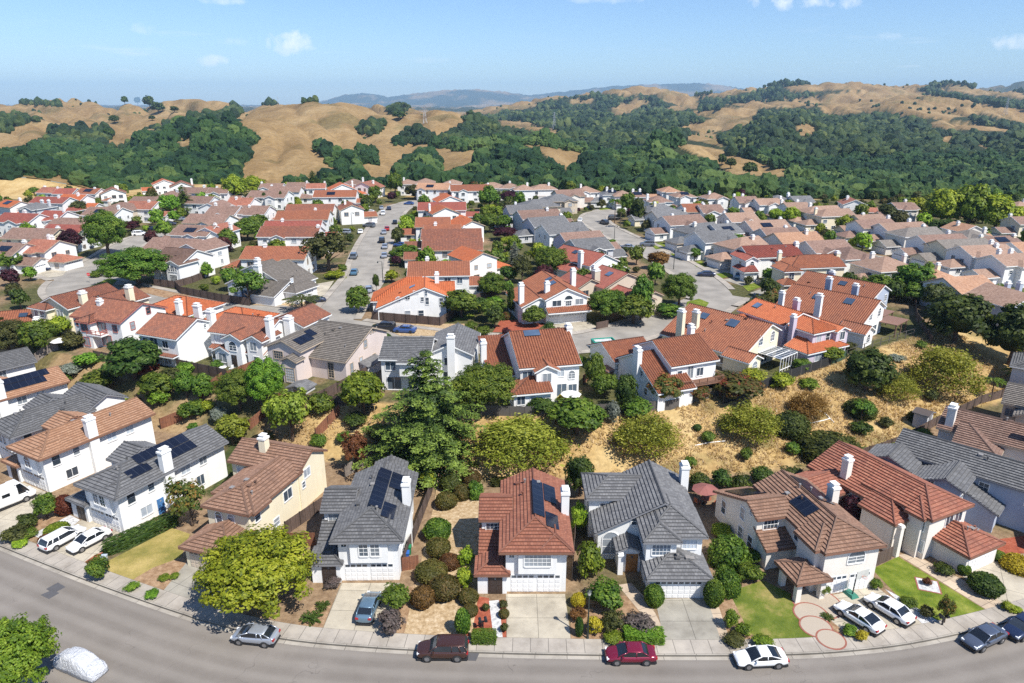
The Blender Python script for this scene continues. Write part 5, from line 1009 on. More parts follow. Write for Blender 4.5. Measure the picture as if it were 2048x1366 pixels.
# ------------------------------------------------------------------ foliage
LM = dict(
    green=leafmat('leaf_green', [(.038, .078, .010), (.105, .168, .018), (.22, .28, .038)]), dark=leafmat('leaf_dark', [(.022, .046, .008), (.058, .095, .015), (.135, .185, .032)]),
    lime=leafmat('leaf_lime', [(.09, .15, .012), (.25, .33, .02), (.42, .48, .05)]), bright=leafmat('leaf_bright', [(.055, .11, .010), (.14, .23, .018), (.27, .36, .04)]),
    olive=leafmat('leaf_olive', [(.035, .042, .012), (.08, .088, .022), (.15, .15, .04)]), airy=leafmat('leaf_acacia', [(.10, .13, .014), (.22, .26, .028), (.38, .40, .06)]),
    amber=leafmat('leaf_amber', [(.13, .08, .02), (.24, .14, .03), (.33, .2, .05)]), rust=leafmat('leaf_rust', [(.08, .028, .012), (.15, .05, .02), (.22, .085, .03)]),
    purple=leafmat('leaf_purple', [(.03, .008, .012), (.06, .014, .02), (.10, .025, .03)]), conifer=leafmat('needle_green', [(.014, .030, .008), (.055, .085, .014), (.21, .26, .04)], .15),
    mixed=leafmat('leaf_photinia', [(.05, .07, .014), (.12, .125, .025), (.30, .09, .035)]), clipped=leafmat('leaf_clipped', [(.06, .055, .014), (.11, .098, .022), (.17, .11, .035)]),
    clipr=leafmat('leaf_clipped_rust', [(.07, .035, .014), (.13, .065, .022), (.2, .09, .03)]), grey=leafmat('leaf_silver', [(.10, .12, .09), (.19, .21, .17), (.3, .32, .27)]), yellow=leafmat('leaf_yellow', [(.25, .19, .015), (.42, .34, .02), (.55, .45, .05)]),
    plum=leafmat('leaf_heather', [(.07, .06, .05), (.13, .10, .09), (.2, .15, .14)]), mound=leafmat('leaf_mound', [(.03, .045, .010), (.07, .09, .016), (.13, .15, .03)]))
BARKM = plain('bark', (.12, .085, .06), .95, var=.3, sc=3); BARKP = plain('bark_pale', (.5, .47, .42), .9, var=.2, sc=3)
def quads(C, Nn, S, tint, aspect=.62):
    """leaf-sized faces: centres, normals, sizes -> verts, tint"""
    n = len(C); Nn = Nn / np.maximum(np.linalg.norm(Nn, axis=1, keepdims=True), 1e-6)
    r = rng.normal(size=(n, 3)); A = np.cross(Nn, r); A /= np.maximum(np.linalg.norm(A, axis=1, keepdims=True), 1e-6); B = np.cross(Nn, A)
    S = np.broadcast_to(np.asarray(S, float), (n,))[:, None]
    V = np.stack([C - A * S, C - B * S * aspect, C + A * S, C + B * S * aspect], 1)
    return V.reshape(-1, 3), np.asarray(tint, float)
def quad_mesh(name, V, tint, mat, extra=None):
    n = len(V) // 4; ev, ef, et = extra if extra else (np.zeros((0, 3)), np.zeros((0, 4), int), np.zeros(0))
    me = bpy.data.meshes.new(name); co = np.concatenate([V, ev]); F = np.concatenate([np.arange(4 * n).reshape(-1, 4), ef + 4 * n]); tt = np.concatenate([tint, et])
    me.vertices.add(len(co)); me.vertices.foreach_set('co', co.ravel().astype(np.float32))
    me.loops.add(F.size); me.loops.foreach_set('vertex_index', F.ravel().astype(np.int32))
    me.polygons.add(len(F)); me.polygons.foreach_set('loop_start', np.arange(0, F.size, 4, dtype=np.int32))
    at = me.attributes.new('tint', 'FLOAT', 'FACE'); at.data.foreach_set('value', np.clip(tt, 0, 1).astype(np.float32))
    me.materials.append(mat); me.update(calc_edges=True); return me
def sphere_dirs(n):
    d = rng.normal(size=(n, 3)); return d / np.linalg.norm(d, axis=1, keepdims=True)
def core(cx, r, seg=10, rings=6, wob=.12):
    """a lumpy inner body of foliage (quads)"""
    v = []; f = []
    for i in range(rings + 1):
        th = math.pi * i / rings
        for k in range(seg):
            ph = 2 * math.pi * k / seg; q = 1 + rng.uniform(-wob, wob)
            v.append((cx[0] + r[0] * q * math.sin(th) * math.cos(ph), cx[1] + r[1] * q * math.sin(th) * math.sin(ph), cx[2] + r[2] * q * math.cos(th)))
    for i in range(rings):
        for k in range(seg): f.append((i * seg + k, (i + 1) * seg + k, (i + 1) * seg + (k + 1) % seg, i * seg + (k + 1) % seg))
    return np.array(v), np.array(f), rng.uniform(.0, .35, len(f))
def crown_round(mat, nclump=75, per=55, leaf=.042, rad=(.5, .5, .40), cz=.60, cr=.13, shell=.62, jag=.16, withcore=True):
    Cs = []; Ns = []; T = []; Sz = []
    d = sphere_dirs(nclump); d[:, 2] = np.where(d[:, 2] < -.55, -d[:, 2], d[:, 2])
    rr = shell + (1 - shell) * rng.random(nclump) ** .6; rr *= 1 + rng.normal(0, jag, nclump) * .6
    cc = d * rr[:, None] * (np.array(rad) - cr * .6)
    for c, dd in zip(cc, d):
        u = sphere_dirs(per); q = cr * rng.uniform(.65, 1.25)
        u[:, 2] *= .8
        p = c + u * (q * rng.uniform(.6, 1.05, per))[:, None]
        Cs.append(p); Ns.append(u + dd * .7 + np.array([0, 0, .5]) + rng.normal(0, .45, (per, 3))); T.append(np.clip(rng.normal(.45, .2, per) + rng.normal(0, .18), 0, 1)); Sz.append(leaf * rng.uniform(.7, 1.3, per))
    V, t = quads(np.concatenate(Cs) + np.array([0, 0, cz]), np.concatenate(Ns), np.concatenate(Sz), np.concatenate(T))
    return quad_mesh('crown', V, t, mat, core((0, 0, cz), tuple(x * .62 for x in rad)) if withcore else None)
def crown_ball(mat, n=2600, leaf=.045, rad=(.5, .5, .5), cz=.48, flat=-.9, jag=.035):
    d = sphere_dirs(n); lump = fbm(d[:, 0] * 2.2 + 9, d[:, 1] * 2.2 + d[:, 2] * 2, int(rng.integers(99)), 3) - .47
    k = 1 + lump * .22 + rng.normal(0, jag, n)
    p = d * k[:, None] * np.array(rad); p[:, 2] = np.maximum(p[:, 2], flat * rad[2])
    V, t = quads(p + np.array([0, 0, cz]), d + rng.normal(0, .5, (n, 3)), leaf * rng.uniform(.7, 1.3, n), np.clip(.45 + lump * 1.5 + rng.normal(0, .22, n), 0, 1))
    return quad_mesh('shrub', V, t, mat, core((0, 0, cz), tuple(x * .93 for x in rad), 14, 8, .03))
def crown_box(mat, n=3600, leaf=.04):
    f = rng.integers(0, 5, n); u = rng.uniform(-.5, .5, (n, 2)); p = np.zeros((n, 3)); nn = np.zeros((n, 3))
    for i, (ax, sg) in enumerate(((0, 1), (0, -1), (1, 1), (1, -1), (2, 1))):
        k = f == i; o = [a for a in (0, 1, 2) if a != ax]
        p[k, ax] = sg * .5; nn[k, ax] = sg; p[np.ix_(k, o)] = u[k]
    p = p * .94 + rng.normal(0, .025, (n, 3)); p[:, 2] += .5
    V, t = quads(p, nn + rng.normal(0, .45, (n, 3)), np.full(n, leaf), np.clip(rng.normal(.45, .25, n), 0, 1))
    return quad_mesh('hedge', V, t, mat, core((0, 0, .46), (.6, .6, .46), 4, 4, .02))
def crown_airy(mat, nclump=150, per=50, leaf=.025):
    Cs = []; Ns = []; T = []
    for i in range(nclump):
        a = rng.uniform(0, 2 * math.pi); r = .5 * math.sqrt(rng.random()) * .92; z = (1 - (r / .5) ** 2) ** .5 * rng.uniform(.45, 1) * .9 + .04
        u = rng.normal(0, 1, (per, 3)) * np.array([.07, .07, .045])
        Cs.append(np.array([r * math.cos(a), r * math.sin(a), z]) + u); Ns.append(rng.normal(0, 1, (per, 3)) + np.array([0, 0, .9])); T.append(np.clip(rng.normal(.5, .22, per) + rng.normal(0, .2) + (z - .5) * .3, 0, 1))
    V, t = quads(np.concatenate(Cs), np.concatenate(Ns), leaf * rng.uniform(.6, 1.3, nclump * per), np.concatenate(T), .45)
    return quad_mesh('shrub', V, t, mat)
def crown_conifer(mat):
    Cs = []; Ns = []; T = []; S = []
    for lv in range(19):
        z = .04 + .94 * (lv / 18) ** .9; R0 = .5 * (1 - z) ** .72 * rng.uniform(.82, 1.15) + .025
        nb = max(4, int(13 * (1 - z) + 4))
        for b in range(nb):
            a = 2 * math.pi * (b + rng.random()) / nb; Lb = R0 * rng.uniform(.45, 1.2); k = int(330 * Lb / .5) + 36
            t_ = rng.random(k) ** .65; wd = .07 * (1 - t_ * .6) * rng.normal(0, 1, k) * (.4 + Lb)
            x = t_ * Lb; zz = z + .035 * np.sin(t_ * 2.6) - .05 * t_ * Lb / .5 + rng.normal(0, .0045, k) - np.abs(wd) * .3
            ca, sa = math.cos(a), math.sin(a)
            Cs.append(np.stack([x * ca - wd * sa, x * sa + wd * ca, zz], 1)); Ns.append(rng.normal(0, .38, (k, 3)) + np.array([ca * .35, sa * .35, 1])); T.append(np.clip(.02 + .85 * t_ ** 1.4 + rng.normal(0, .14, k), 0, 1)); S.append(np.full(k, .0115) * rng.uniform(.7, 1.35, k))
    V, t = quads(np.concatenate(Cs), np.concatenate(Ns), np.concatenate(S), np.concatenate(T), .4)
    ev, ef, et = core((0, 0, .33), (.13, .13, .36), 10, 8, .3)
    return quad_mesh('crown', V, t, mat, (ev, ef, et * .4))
def crown_palm(mat, fronds=26, L_=.5, droop=.55, up=.5, z0=.72):
    Cs = []; Ns = []; T = []; S = []
    for i in range(fronds):
        a = rng.uniform(0, 2 * math.pi); el = rng.uniform(-.2, 1.0) * up; k = 34; t_ = np.linspace(.08, 1, k)
        x = t_ * L_ * math.cos(el * .9); z = z0 + t_ * L_ * .55 * math.sin(el) - droop * (t_ ** 2) * L_ * .5
        side = np.where(np.arange(k) % 2 == 0, 1, -1) * .05 * np.sin(np.pi * np.clip(t_ * .9 + .08, 0, 1))
        ca, sa = math.cos(a), math.sin(a)
        Cs.append(np.stack([x * ca - side * sa, x * sa + side * ca, z], 1)); Ns.append(rng.normal(0, .3, (k, 3)) + np.array([0, 0, 1])); T.append(rng.normal(.5, .2, k)); S.append(np.full(k, .045))
    V, t = quads(np.concatenate(Cs), np.concatenate(Ns), np.concatenate(S), np.concatenate(T), .4)
    return quad_mesh('crown', V, t, mat)
def trunk_mesh(kind):
    m = MB()
    if kind == 'cone': m.tube([(0, 0, -.05), (0, 0, .5), (0, 0, .93)], [.028, .018, .004], 8)
    elif kind == 'palm':
        m.tube([(0, 0, -.05), (.005, 0, .4), (0, .005, .74)], [.035, .026, .024], 8)
    else:
        m.tube([(0, 0, -.08), (.012, .008, .22), (0, -.01, .52), (.01, 0, .78)], [.045, .032, .022, .008], 8)
        for k in range(6):
            a = k * 1.05 + rng.uniform(-.3, .3); z0 = .2 + .07 * k; l = .34 - .025 * k
            m.tube([(.01, 0, z0), (math.cos(a) * l * .5, math.sin(a) * l * .5, z0 + .14), (math.cos(a) * l, math.sin(a) * l, z0 + .24)], [.02, .012, .005], 5)
    return m
TRK = {k: trunk_mesh(k).mesh('trunk', [BARKP if k == 'birch' else BARKM], True) for k in ('tree', 'palm', 'birch', 'cone')}
CR = {}
def crown(kind, mat, var):
    key = (kind, mat, var)
    if key not in CR:
        M = LM[mat]
        CR[key] = {'round': lambda: crown_round(M), 'tall': lambda: crown_round(M, 80, 52, .042, (.5, .5, .46), .53), 'big': lambda: crown_round(M, 230, 105, .0175, (.5, .5, .43), .57, .085, .70, .2), 'loose': lambda: crown_round(M, 48, 46, .04, (.5, .5, .42), .6, .13, .35, .3, False), 'far': lambda: crown_round(M, 42, 26, .075, (.5, .5, .44), .55, .16),
                   'ball': lambda: crown_ball(M), 'mound': lambda: crown_ball(M, 2600, .04, (.5, .5, .62), .22, -.35, .05), 'cypress': lambda: crown_ball(M, 1800, .05, (.5, .5, .52), .5), 'cone': lambda: crown_conifer(M), 'spire': lambda: crown_round(M, 80, 40, .045, (.42, .42, .5), .5, .13, .5),
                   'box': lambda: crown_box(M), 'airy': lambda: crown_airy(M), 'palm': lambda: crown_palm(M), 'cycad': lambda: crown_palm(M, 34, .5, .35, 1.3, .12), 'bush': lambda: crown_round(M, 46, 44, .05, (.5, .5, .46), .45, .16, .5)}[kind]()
    return CR[key]
TREEK = ('round', 'tall', 'big', 'loose', 'far', 'cone', 'palm', 'spire')
PLANTS = []
vcount = {}
def plant(kind, mat, x, y, w, h, what, z=None, rot=None, trunk='tree', d=None, label=None, cat=None, group=None):
    k = vcount.get((kind, mat), 0); vcount[(kind, mat)] = k + 1
    me = crown(kind, mat, k % (3 if kind in ('round', 'bush', 'far', 'airy', 'ball') else 2))
    z = gz(x, y) if z is None else z; rot = rng.uniform(0, 6.28) if rot is None else rot
    if kind in TREEK:
        root = empty('tree' if kind != 'palm' else 'palm_tree', (x, y, z), rot, (w, d or w, h))
        link('trunk', TRK[kind if kind in ('palm', 'cone') else ('birch' if trunk == 'birch' else 'tree')], root); link('crown', me, root); c = 'tree'
    else:
        nm = {'box': 'hedge', 'cycad': 'cycad'}.get(kind, 'shrub')
        root = link(nm, me, None, (x, y, z - .03 * h), (0, 0, rot), (w, d or w, h)); c = 'hedge' if kind == 'box' else 'shrub'
    root['category'] = cat or c
    if group: root['group'] = group
    if label: root['label'] = label
    else: PLANTS.append((root, what, x, y, z + h * .5))
    return root
def boxed(kind, mat, what, x0, y0, x1, y1, **k):
    """a plant whose outline in the photograph is the given rectangle; its foot stands on the land there"""
    cx = (x0 + x1) / 2
    p = gp(cx, min(y1 - .12 * (y1 - y0) * (1 if kind not in ('palm', 'cone') else .4), 1500)); s = scale_at(*p)
    dep = math.atan2(HC - p.z, p.y); w = (x1 - x0) / s; hp = (y1 - y0) / s
    h = max((hp - w * math.sin(dep) * .55) / math.cos(dep), .45 * w, .4)
    if kind == 'box': return plant(kind, mat, p.x, p.y, w, 1.0, what, rot=0, d=1.3, **{a: b for a, b in k.items() if a != 'trunk'})
    return plant(kind, mat, p.x, p.y, w * 1.04, h * 1.05, what, **k)
B = boxed
# street trees, hillside and gardens of the front
B('cone', 'conifer', 'huge dark conifer', 722, 672, 996, 938, label='huge dark tiered conifer towering over the gardens behind the white grey roofed house')
B('big', 'lime', 'big yellow green street tree', 420, 1050, 628, 1236, label='big yellow green street tree beside the cream house garage', rot=1.0)
B('big', 'bright', 'leafy tree', -40, 1240, 118, 1420, label='leafy green tree by the near kerb beside the silver covered car')
T = '''big green,broad green tree,905 725 1030 838;airy airy,wide yellow green acacia,958 832 1132 925;airy airy,wide yellow green acacia,1232 815 1352 915;airy airy,tall yellow green shrub,1444 793 1552 884;airy amber,amber dry shrub,1580 775 1652 838;airy airy,large lime acacia,1822 682 1948 796;round green,green hillside tree,1098 788 1208 878;tall dark,dark evergreen hillside tree,1682 695 1778 795;airy airy,olive green acacia,1756 742 1832 805;mound mound,dark spreading mound,1600 858 1718 922;mound mound,dark green mound,1545 812 1614 870;mound mound,low green mound,1690 788 1748 832;mound mound,round dark mound,1816 814 1858 846;bush green,little green shrub,1400 857 1430 887;ball dark,tiny dark shrub,1386 847 1402 862;bush green,small green shrub,1477 892 1504 924;bush green,small green shrub,1569 879 1600 910;bush dark,dark round shrub,1700 836 1744 870;loose green,thin young tree,1698 800 1745 850;bush olive,small olive shrub,1755 828 1784 857;bush green,small pointed shrub,1364 908 1392 938;bush grey,silver agave,1208 798 1242 850;cycad green,spiky cordyline,1702 868 1752 910;palm green,small fan palm,1960 742 2002 800;palm green,small fan palm,2002 722 2046 775;tall dark,huge dark evergreen,1848 584 1968 700;tall dark,huge dark evergreen,1962 612 2072 745;tall green,dark leafy tree,1990 585 2060 660;round green,bushy green tree,1784 530 1862 604;round olive,yellowish tree,1838 570 1900 640;tall dark,dark garden tree,1128 912 1188 1004;bush lime,yellow green shrub,1140 1000 1174 1075;bush bright,climbing green shrub,1148 1075 1208 1165;ball green,clipped green ball,1288 1168 1326 1214;ball green,clipped green ball,1406 1160 1444 1216;mound green,tall clipped hedge shrub,1418 1055 1492 1135;mound green,tall clipped hedge shrub,1425 1125 1478 1190;bush lime,bright shrub,1420 1040 1462 1075;bush green,broad glossy shrub,1174 1150 1248 1224;bush plum,reddish brown shrub,1248 1214 1308 1264;bush olive,olive shrub,1202 1215 1248 1270;bush bright,low green shrub,1205 1255 1244 1284;ball yellow,bright yellow shrub,1142 1184 1171 1214;bush rust,orange red shrub,1140 1208 1174 1242;cypress dark,small blue green conifer,1150 1238 1166 1276;bush yellow,yellow green shrub,1172 1228 1206 1272;bush bright,low leafy shrub,1446 1214 1476 1262;bush bright,low leafy shrub,1470 1240 1502 1272;bush bright,low leafy shrub,1504 1264 1546 1294;bush olive,low olive shrub,1448 1268 1492 1288;ball mound,clipped dark green mound,880 944 922 984;ball clipped,clipped brown green mound,872 980 914 1018;ball clipped,clipped brown green mound,924 938 962 970;ball clipped,clipped olive mound,908 966 942 1004;ball green,clipped bright green ball,850 1032 902 1082;ball clipped,clipped brown green mound,854 1072 900 1114;ball clipr,clipped rusty mound,880 1104 920 1138;ball clipped,broad clipped olive mound,832 1116 893 1164;ball clipped,broad clipped olive mound,860 1146 918 1198;ball clipr,clipped rusty red mound,822 1168 870 1214;bush green,green garden shrub,936 956 968 1008;bush lime,variegated shrub,916 1088 950 1138;bush lime,variegated shrub,908 1128 948 1180;ball clipped,small clipped mound,918 1174 956 1208;cypress green,dwarf conical conifer,911 1220 941 1274;ball clipped,small clipped mound,926 1206 956 1232;box green,low clipped hedge,944 1262 992 1284;bush olive,small path shrub,996 1196 1016 1216;ball clipped,small path shrub,998 1216 1018 1236;bush olive,small path shrub,1000 1244 1018 1266;bush olive,small path shrub,964 1204 980 1224;bush green,green driveway shrub,764 1158 824 1218;bush plum,grey purple shrub,754 1210 812 1268;bush plum,small flowering shrub,646 1146 684 1176;cycad dark,dark spiky cycad,600 1190 646 1246;cycad dark,dark spiky cycad,626 1180 662 1220;bush bright,small ground plant,250 1160 280 1180;bush bright,small ground plant,290 1174 320 1196;bush bright,small ground plant,318 1144 342 1160;bush bright,small ground plant,340 1142 360 1158;loose mixed,reddish green tree,346 960 424 1064;bush green,leafy corner shrub,174 1108 222 1162;tall green,pointed green shrub,72 984 118 1042;ball rust,round russet shrub,114 988 150 1032;bush dark,dark shrub,36 1020 76 1060;bush olive,olive shrub,6 1042 58 1086;ball bright,bright green mound,94 1044 138 1070;ball rust,small red shrub,80 1066 106 1090;bush lime,lime ground plant,24 1076 56 1094;bush green,green shrub,40 1050 74 1076;box mound,dark clipped hedge,984 940 1082 974;bush dark,dark hedge shrub,1375 938 1420 986;bush dark,dark hedge shrub,1420 930 1462 982;bush dark,dark hedge shrub,1458 940 1500 984;bush dark,dark hedge shrub,1498 925 1548 974;bush olive,sprawling olive shrub,1560 935 1620 965;bush lime,yellow leaved shrub,840 936 874 986;tall purple,dark purple tree,1622 950 1672 1020;tall purple,dark purple tree,1675 990 1720 1060;bush green,green garden shrub,1490 1095 1522 1130;bush amber,orange flowering shrub,1488 1092 1508 1122;bush green,green garden shrub,1474 1120 1524 1166;ball green,clipped round shrub,1915 1125 1938 1150;ball dark,cloud pruned pine,1938 1140 1998 1188;bush lime,small yellow green shrub,2000 1198 2026 1222;bush lime,small yellow green shrub,2022 1208 2046 1226;loose mixed,bare reddish shrub,1872 1196 1905 1252;bush green,rockery shrub,1800 1186 1834 1214;bush olive,rockery shrub,1838 1206 1866 1236;bush yellow,yellow flower clump,1710 1256 1734 1282;bush bright,flowering clump,1682 1244 1716 1270;cycad dark,small spiky plant,1640 1212 1668 1238;loose green,potted young tree,1634 1166 1660 1198;bush green,wall shrub,1736 1152 1762 1180;bush dark,foundation shrub,1866 1120 1905 1148;bush rust,small maple in rock bed,1844 1152 1862 1172;ball green,clipped ball shrub,1980 1098 2010 1120;mound yellow,yellow green hedge,2005 1106 2066 1140;bush lime,shrub by red bed,1775 880 1812 902;ball olive,clipped olive ball,1797 868 1815 890;bush bright,bright fence shrub,1826 850 1862 880;ball olive,clipped olive ball,1822 868 1840 886'''
T2 = '''tall dark,dark garden conifer,213 672 328 770;bush rust,red leaved shrub,268 714 318 750;big olive,sprawling garden tree,-20 640 64 722;round green,bushy garden tree,50 640 120 716;bush lime,light green bush,98 626 146 676;bush olive,rusty green bush,120 655 178 702;bush bright,bright garden bush,150 698 200 736;round green,leafy garden tree,166 736 234 792;round green,leafy garden tree,280 742 352 802;bush bright,bright garden bush,296 770 344 812;tall green,leafy garden tree,352 742 398 802;tall green,leafy garden tree,388 748 430 806;bush green,dark green bush,358 794 412 840;bush lime,bright yellow bush,402 796 430 826;round airy,yellow green tree,434 828 500 898;ball grey,grey green bush,424 812 458 846;big green,broad leafy tree,440 740 520 832;big bright,tall leafy tree,498 722 572 826;loose airy,weeping willow like tree,540 776 630 896;bush lime,yellow hedge strip,528 786 574 842;bush green,dark green bush,618 778 668 830;round bright,broad garden tree,682 742 772 840;loose rust,small russet tree,682 868 740 952;bush dark,dark slope bush,686 818 736 852;bush olive,olive slope bush,728 840 784 890;bush green,green fence bush,622 862 656 900;bush olive,dry garden bush,90 738 140 780;bush grey,lavender row,122 726 172 748;bush green,low garden bush,112 740 150 762;bush green,garden bush,420 716 446 742;bush bright,garden bush,356 718 392 750;bush bright,garden bush,376 690 402 716;bush olive,garden bush,316 728 366 772;tall green,slim fence tree,1168 712 1210 790;round green,green fence tree,1180 745 1238 800;tall dark,dark fence tree,1228 752 1272 834;round mixed,reddish photinia,1294 750 1362 816;round mixed,tall reddish photinia,1418 740 1520 806;round mixed,photinia,1368 766 1422 806;bush green,green fence bush,1240 786 1308 840;bush purple,magenta bush,1268 768 1296 786;bush yellow,yellow shrub,1112 784 1148 806;bush dark,dark fence bush,1055 796 1118 826;bush lime,pale green shrub,1538 738 1584 782;round bright,leafy vegetable tree,1630 688 1684 728;bush olive,garden bush,1680 680 1712 708;bush green,garden bush,1584 712 1624 742;bush lime,climbing vine,1480 730 1530 768;bush bright,slope plants,1596 756 1640 778;bush grey,silver grey shrub,1776 706 1808 724;bush green,green deck shrub,1830 678 1852 698;bush olive,dry slope shrub,1848 775 1876 806;loose olive,large dark olive oak,612 464 702 552;loose green,open crowned garden tree,462 544 538 618;tall green,white trunked birch,694 574 742 632;palm olive,tufted garden tree,568 584 642 622;big green,large street tree,178 432 258 524;big green,spreading corner tree,216 496 338 580;round purple,dark purple plum tree,124 462 168 514;round purple,purple plum tree,222 424 258 458;round purple,purple plum tree,244 442 282 466;round bright,round bright tree,318 394 364 444;cone dark,dark pointed conifer,346 374 398 434;round lime,light green tree,400 394 446 428;round lime,large light green tree,448 358 492 414;round lime,large light green tree,486 356 532 400;cone dark,dark pointed conifer,606 344 648 382;round green,bushy green tree,470 440 522 486;round green,bushy green tree,440 462 480 510;round green,bushy green tree,492 432 540 470;round green,bushy green tree,528 414 556 444;cypress dark,slim dark cypress,514 386 523 418;cypress dark,slim dark cypress,526 390 536 422;cypress dark,slim dark cypress,560 388 568 422;cypress dark,slim dark cypress,124 402 136 432;round green,dark green street tree,738 376 764 410;round green,dense green tree,778 352 806 400;round olive,dense olive tree,810 372 850 402;round green,leafy green tree,956 378 1000 430;round purple,dark red tree,1000 384 1040 412;round green,leafy green tree,1024 372 1056 402;round green,leafy green tree,960 430 1000 470;round green,leafy green tree,988 432 1028 462;round purple,dark purple tree,984 454 1036 484;round lime,yellow green tree,1000 474 1034 500;cone grey,grey blue conifer,1006 484 1052 536;big green,bushy green tree,1068 498 1136 566;loose olive,grey leaved tree,1022 516 1068 574;big green,bushy green tree,958 548 1012 604;round green,open crowned tree,884 580 964 644;bush bright,bushy bright shrub,966 588 1012 622;spire dark,dark hedge column,1012 580 1032 640;round green,bushy green tree,958 600 1010 648;round green,round garden tree,1044 612 1092 658;bush purple,dark purple shrub,1004 652 1024 674;bush bright,clipped bright hedge,926 652 944 676;bush green,green corner shrub,950 648 982 676;round green,bushy green tree,1130 540 1186 602;round green,bushy green tree,1166 548 1232 610;big green,bushy green tree,1176 580 1258 650;round green,bushy green tree,1228 590 1306 655;spire green,pointed green tree,1254 558 1308 650;big green,round dense tree,1324 550 1390 622;round amber,orange tinted round tree,1294 504 1340 544;bush green,green kerb shrub,1306 606 1366 636;palm green,tall fan palm,1216 388 1242 450;palm green,tall fan palm,1230 408 1250 458;tall dark,dark street tree,1258 402 1290 456;round green,street tree,1240 392 1270 440;round purple,red leaved tree,1392 484 1432 518;round green,garden tree,1378 498 1400 524;tall lime,large light green tree,1846 384 1914 466;tall bright,large light green tree,1894 376 1968 470;tall lime,large light green tree,1948 396 2028 474;tall dark,dark evergreen tree,1856 438 1922 476;round lime,leafy pale tree,1800 400 1856 446;round olive,leafy olive tree,1752 410 1806 448;round lime,round street tree,1668 434 1704 476;round lime,light green tree,1534 420 1566 452;round lime,light green tree,1560 418 1600 456;round lime,yellow green tree,1456 390 1490 428;tall dark,dark narrow tree,1522 396 1546 434;round green,dark bushy tree,1394 418 1432 446;round purple,small purple tree,1974 534 2010 562;round green,bushy tree,1826 478 1862 510;round green,bushy tree,1782 478 1812 506;bush rust,rust hedge shrub,1780 494 1796 510;round lime,yellow tree,1700 530 1744 566;round green,bushy tree,1716 548 1790 600;round green,bushy tree,1800 566 1850 612;round lime,leafy tree,1906 568 1960 626;round green,leafy tree,1946 566 2010 620;round green,leafy tree,2010 590 2058 650;bush green,garden shrub,180 538 206 556;tall green,garden conifer,40 468 62 500;round green,garden tree,0 506 48 552;round olive,garden tree,142 404 176 434;round green,garden tree,170 394 204 412;round green,garden tree,58 376 82 394;bush green,garden shrub,96 372 124 390;round olive,garden tree,500 372 530 388;bush amber,amber autumn bush,520 560 546 590;bush purple,purple flower bed,612 596 628 604;round green,bushy kerb tree,790 490 840 530;bush green,kerb shrub,776 498 800 516;bush olive,kerb shrub,800 432 824 452;round green,kerb tree,802 430 832 456;bush purple,dark kerb shrub,796 448 814 464;round dark,dark shrub,746 552 760 590;bush lime,fan bed shrub,650 548 690 558;bush green,kerb shrub,676 526 694 544'''
for row in (T + ';' + T2).split(';'):
    k, what, bx = row.split(','); kind, mat = k.split(); bx = [float(v) for v in bx.split()]
    B(kind, mat, what, *bx, trunk='birch' if 'birch' in what else 'tree')
# long hedges drawn between two ends
def hedge(mat, what, p0, p1, w, h, label):
    a, b = gp(*p0), gp(*p1); c = (a + b) / 2; d = b - a
    plant('box', mat, c.x, c.y, d.length, h, what, rot=math.atan2(d.y, d.x), d=w, label=label)
hedge('dark', 'hedge', (214, 1108), (352, 1046), 1.7, 1.5, 'long dark clipped hedge between the white house and the dry front lawn')
hedge('bright', 'hedge', (1248, 1276), (1326, 1280), 1.6, 1.0, 'low bright clipped hedge along the pavement before the slate grey roofed house')
# further trees filling the gardens of the terrace
def free(x, y, pad):
    for hx, hy, a, rects in FOOT:
        dx, dy = x - hx, y - hy
        if dx * dx + dy * dy > 900: continue
        lx, ly = dx * math.cos(a) + dy * math.sin(a), -dx * math.sin(a) + dy * math.cos(a)
        for r in rects:
            if r[0] - pad < lx < r[1] + pad and r[2] - pad < ly < r[3] + pad: return False
    return True
SL_ = [smoothline(s, 3) for s in STREETS]
taken = [(q[2], q[3]) for q in PLANTS]
gr = random.Random(5); nfill = 0; FILL = []
for gy in np.arange(118, 372, 6.8):
    for gx in np.arange(-230, 232, 7.6):
        x, y = gx + gr.uniform(-3.5, 3.5), gy + gr.uniform(-3.5, 3.5)
        if abs(x) > .76 * y + 4 or y > np.interp(x, EDX, EDY) - 2: continue
        if y < np.interp(x, BKX, BKY) + 14 or gr.random() > .85: continue
        w = gr.choice((2.2, 2.6, 3.2, 3.8, 4.6, 5.6)); h = w * gr.uniform(.9, 1.35)
        if not free(x, y, .35 * w) or any(min((Vector((x, y)) - p).length for p in l) < 6.4 + w * .3 for l in SL_): continue
        if any((x - a) ** 2 + (y - b) ** 2 < (w * .5 + 1.2) ** 2 for a, b in taken): continue
        taken.append((x, y)); nfill += 1
        FILL.append((w * scale_at(x, y, ZP), w, h, x, y, gr.choices(('green', 'dark', 'bright', 'lime', 'olive', 'purple', 'mixed'), (8, 4, 4, 2, 4, 1, 1))[0]))
WORD = {'green': 'green', 'dark': 'dark green', 'bright': 'bright green', 'lime': 'yellow green', 'olive': 'olive', 'purple': 'dark red', 'mixed': 'reddish'}
for k in range(60):
    x, y = gr.uniform(-100, -24), gr.uniform(84, 126); yf_, yb_ = np.interp(x, FRX, FRY), np.interp(x, BKX, BKY)
    if not (yf_ + 1 < y < yb_ + 3) or not free(x, y, 1.0) or any((x - a) ** 2 + (y - b) ** 2 < 5 for a, b in taken): continue
    w = gr.uniform(1.0, 2.6); taken.append((x, y)); mat = gr.choice(('green', 'bright', 'lime', 'olive', 'airy', 'dark', 'mixed'))
    plant('bush', mat, x, y, w, w * gr.uniform(.6, .95), {'bright': 'bright green', 'lime': 'yellow green', 'airy': 'straggly yellow', 'dark': 'dark green', 'mixed': 'reddish'}.get(mat, mat) + ' slope shrub')
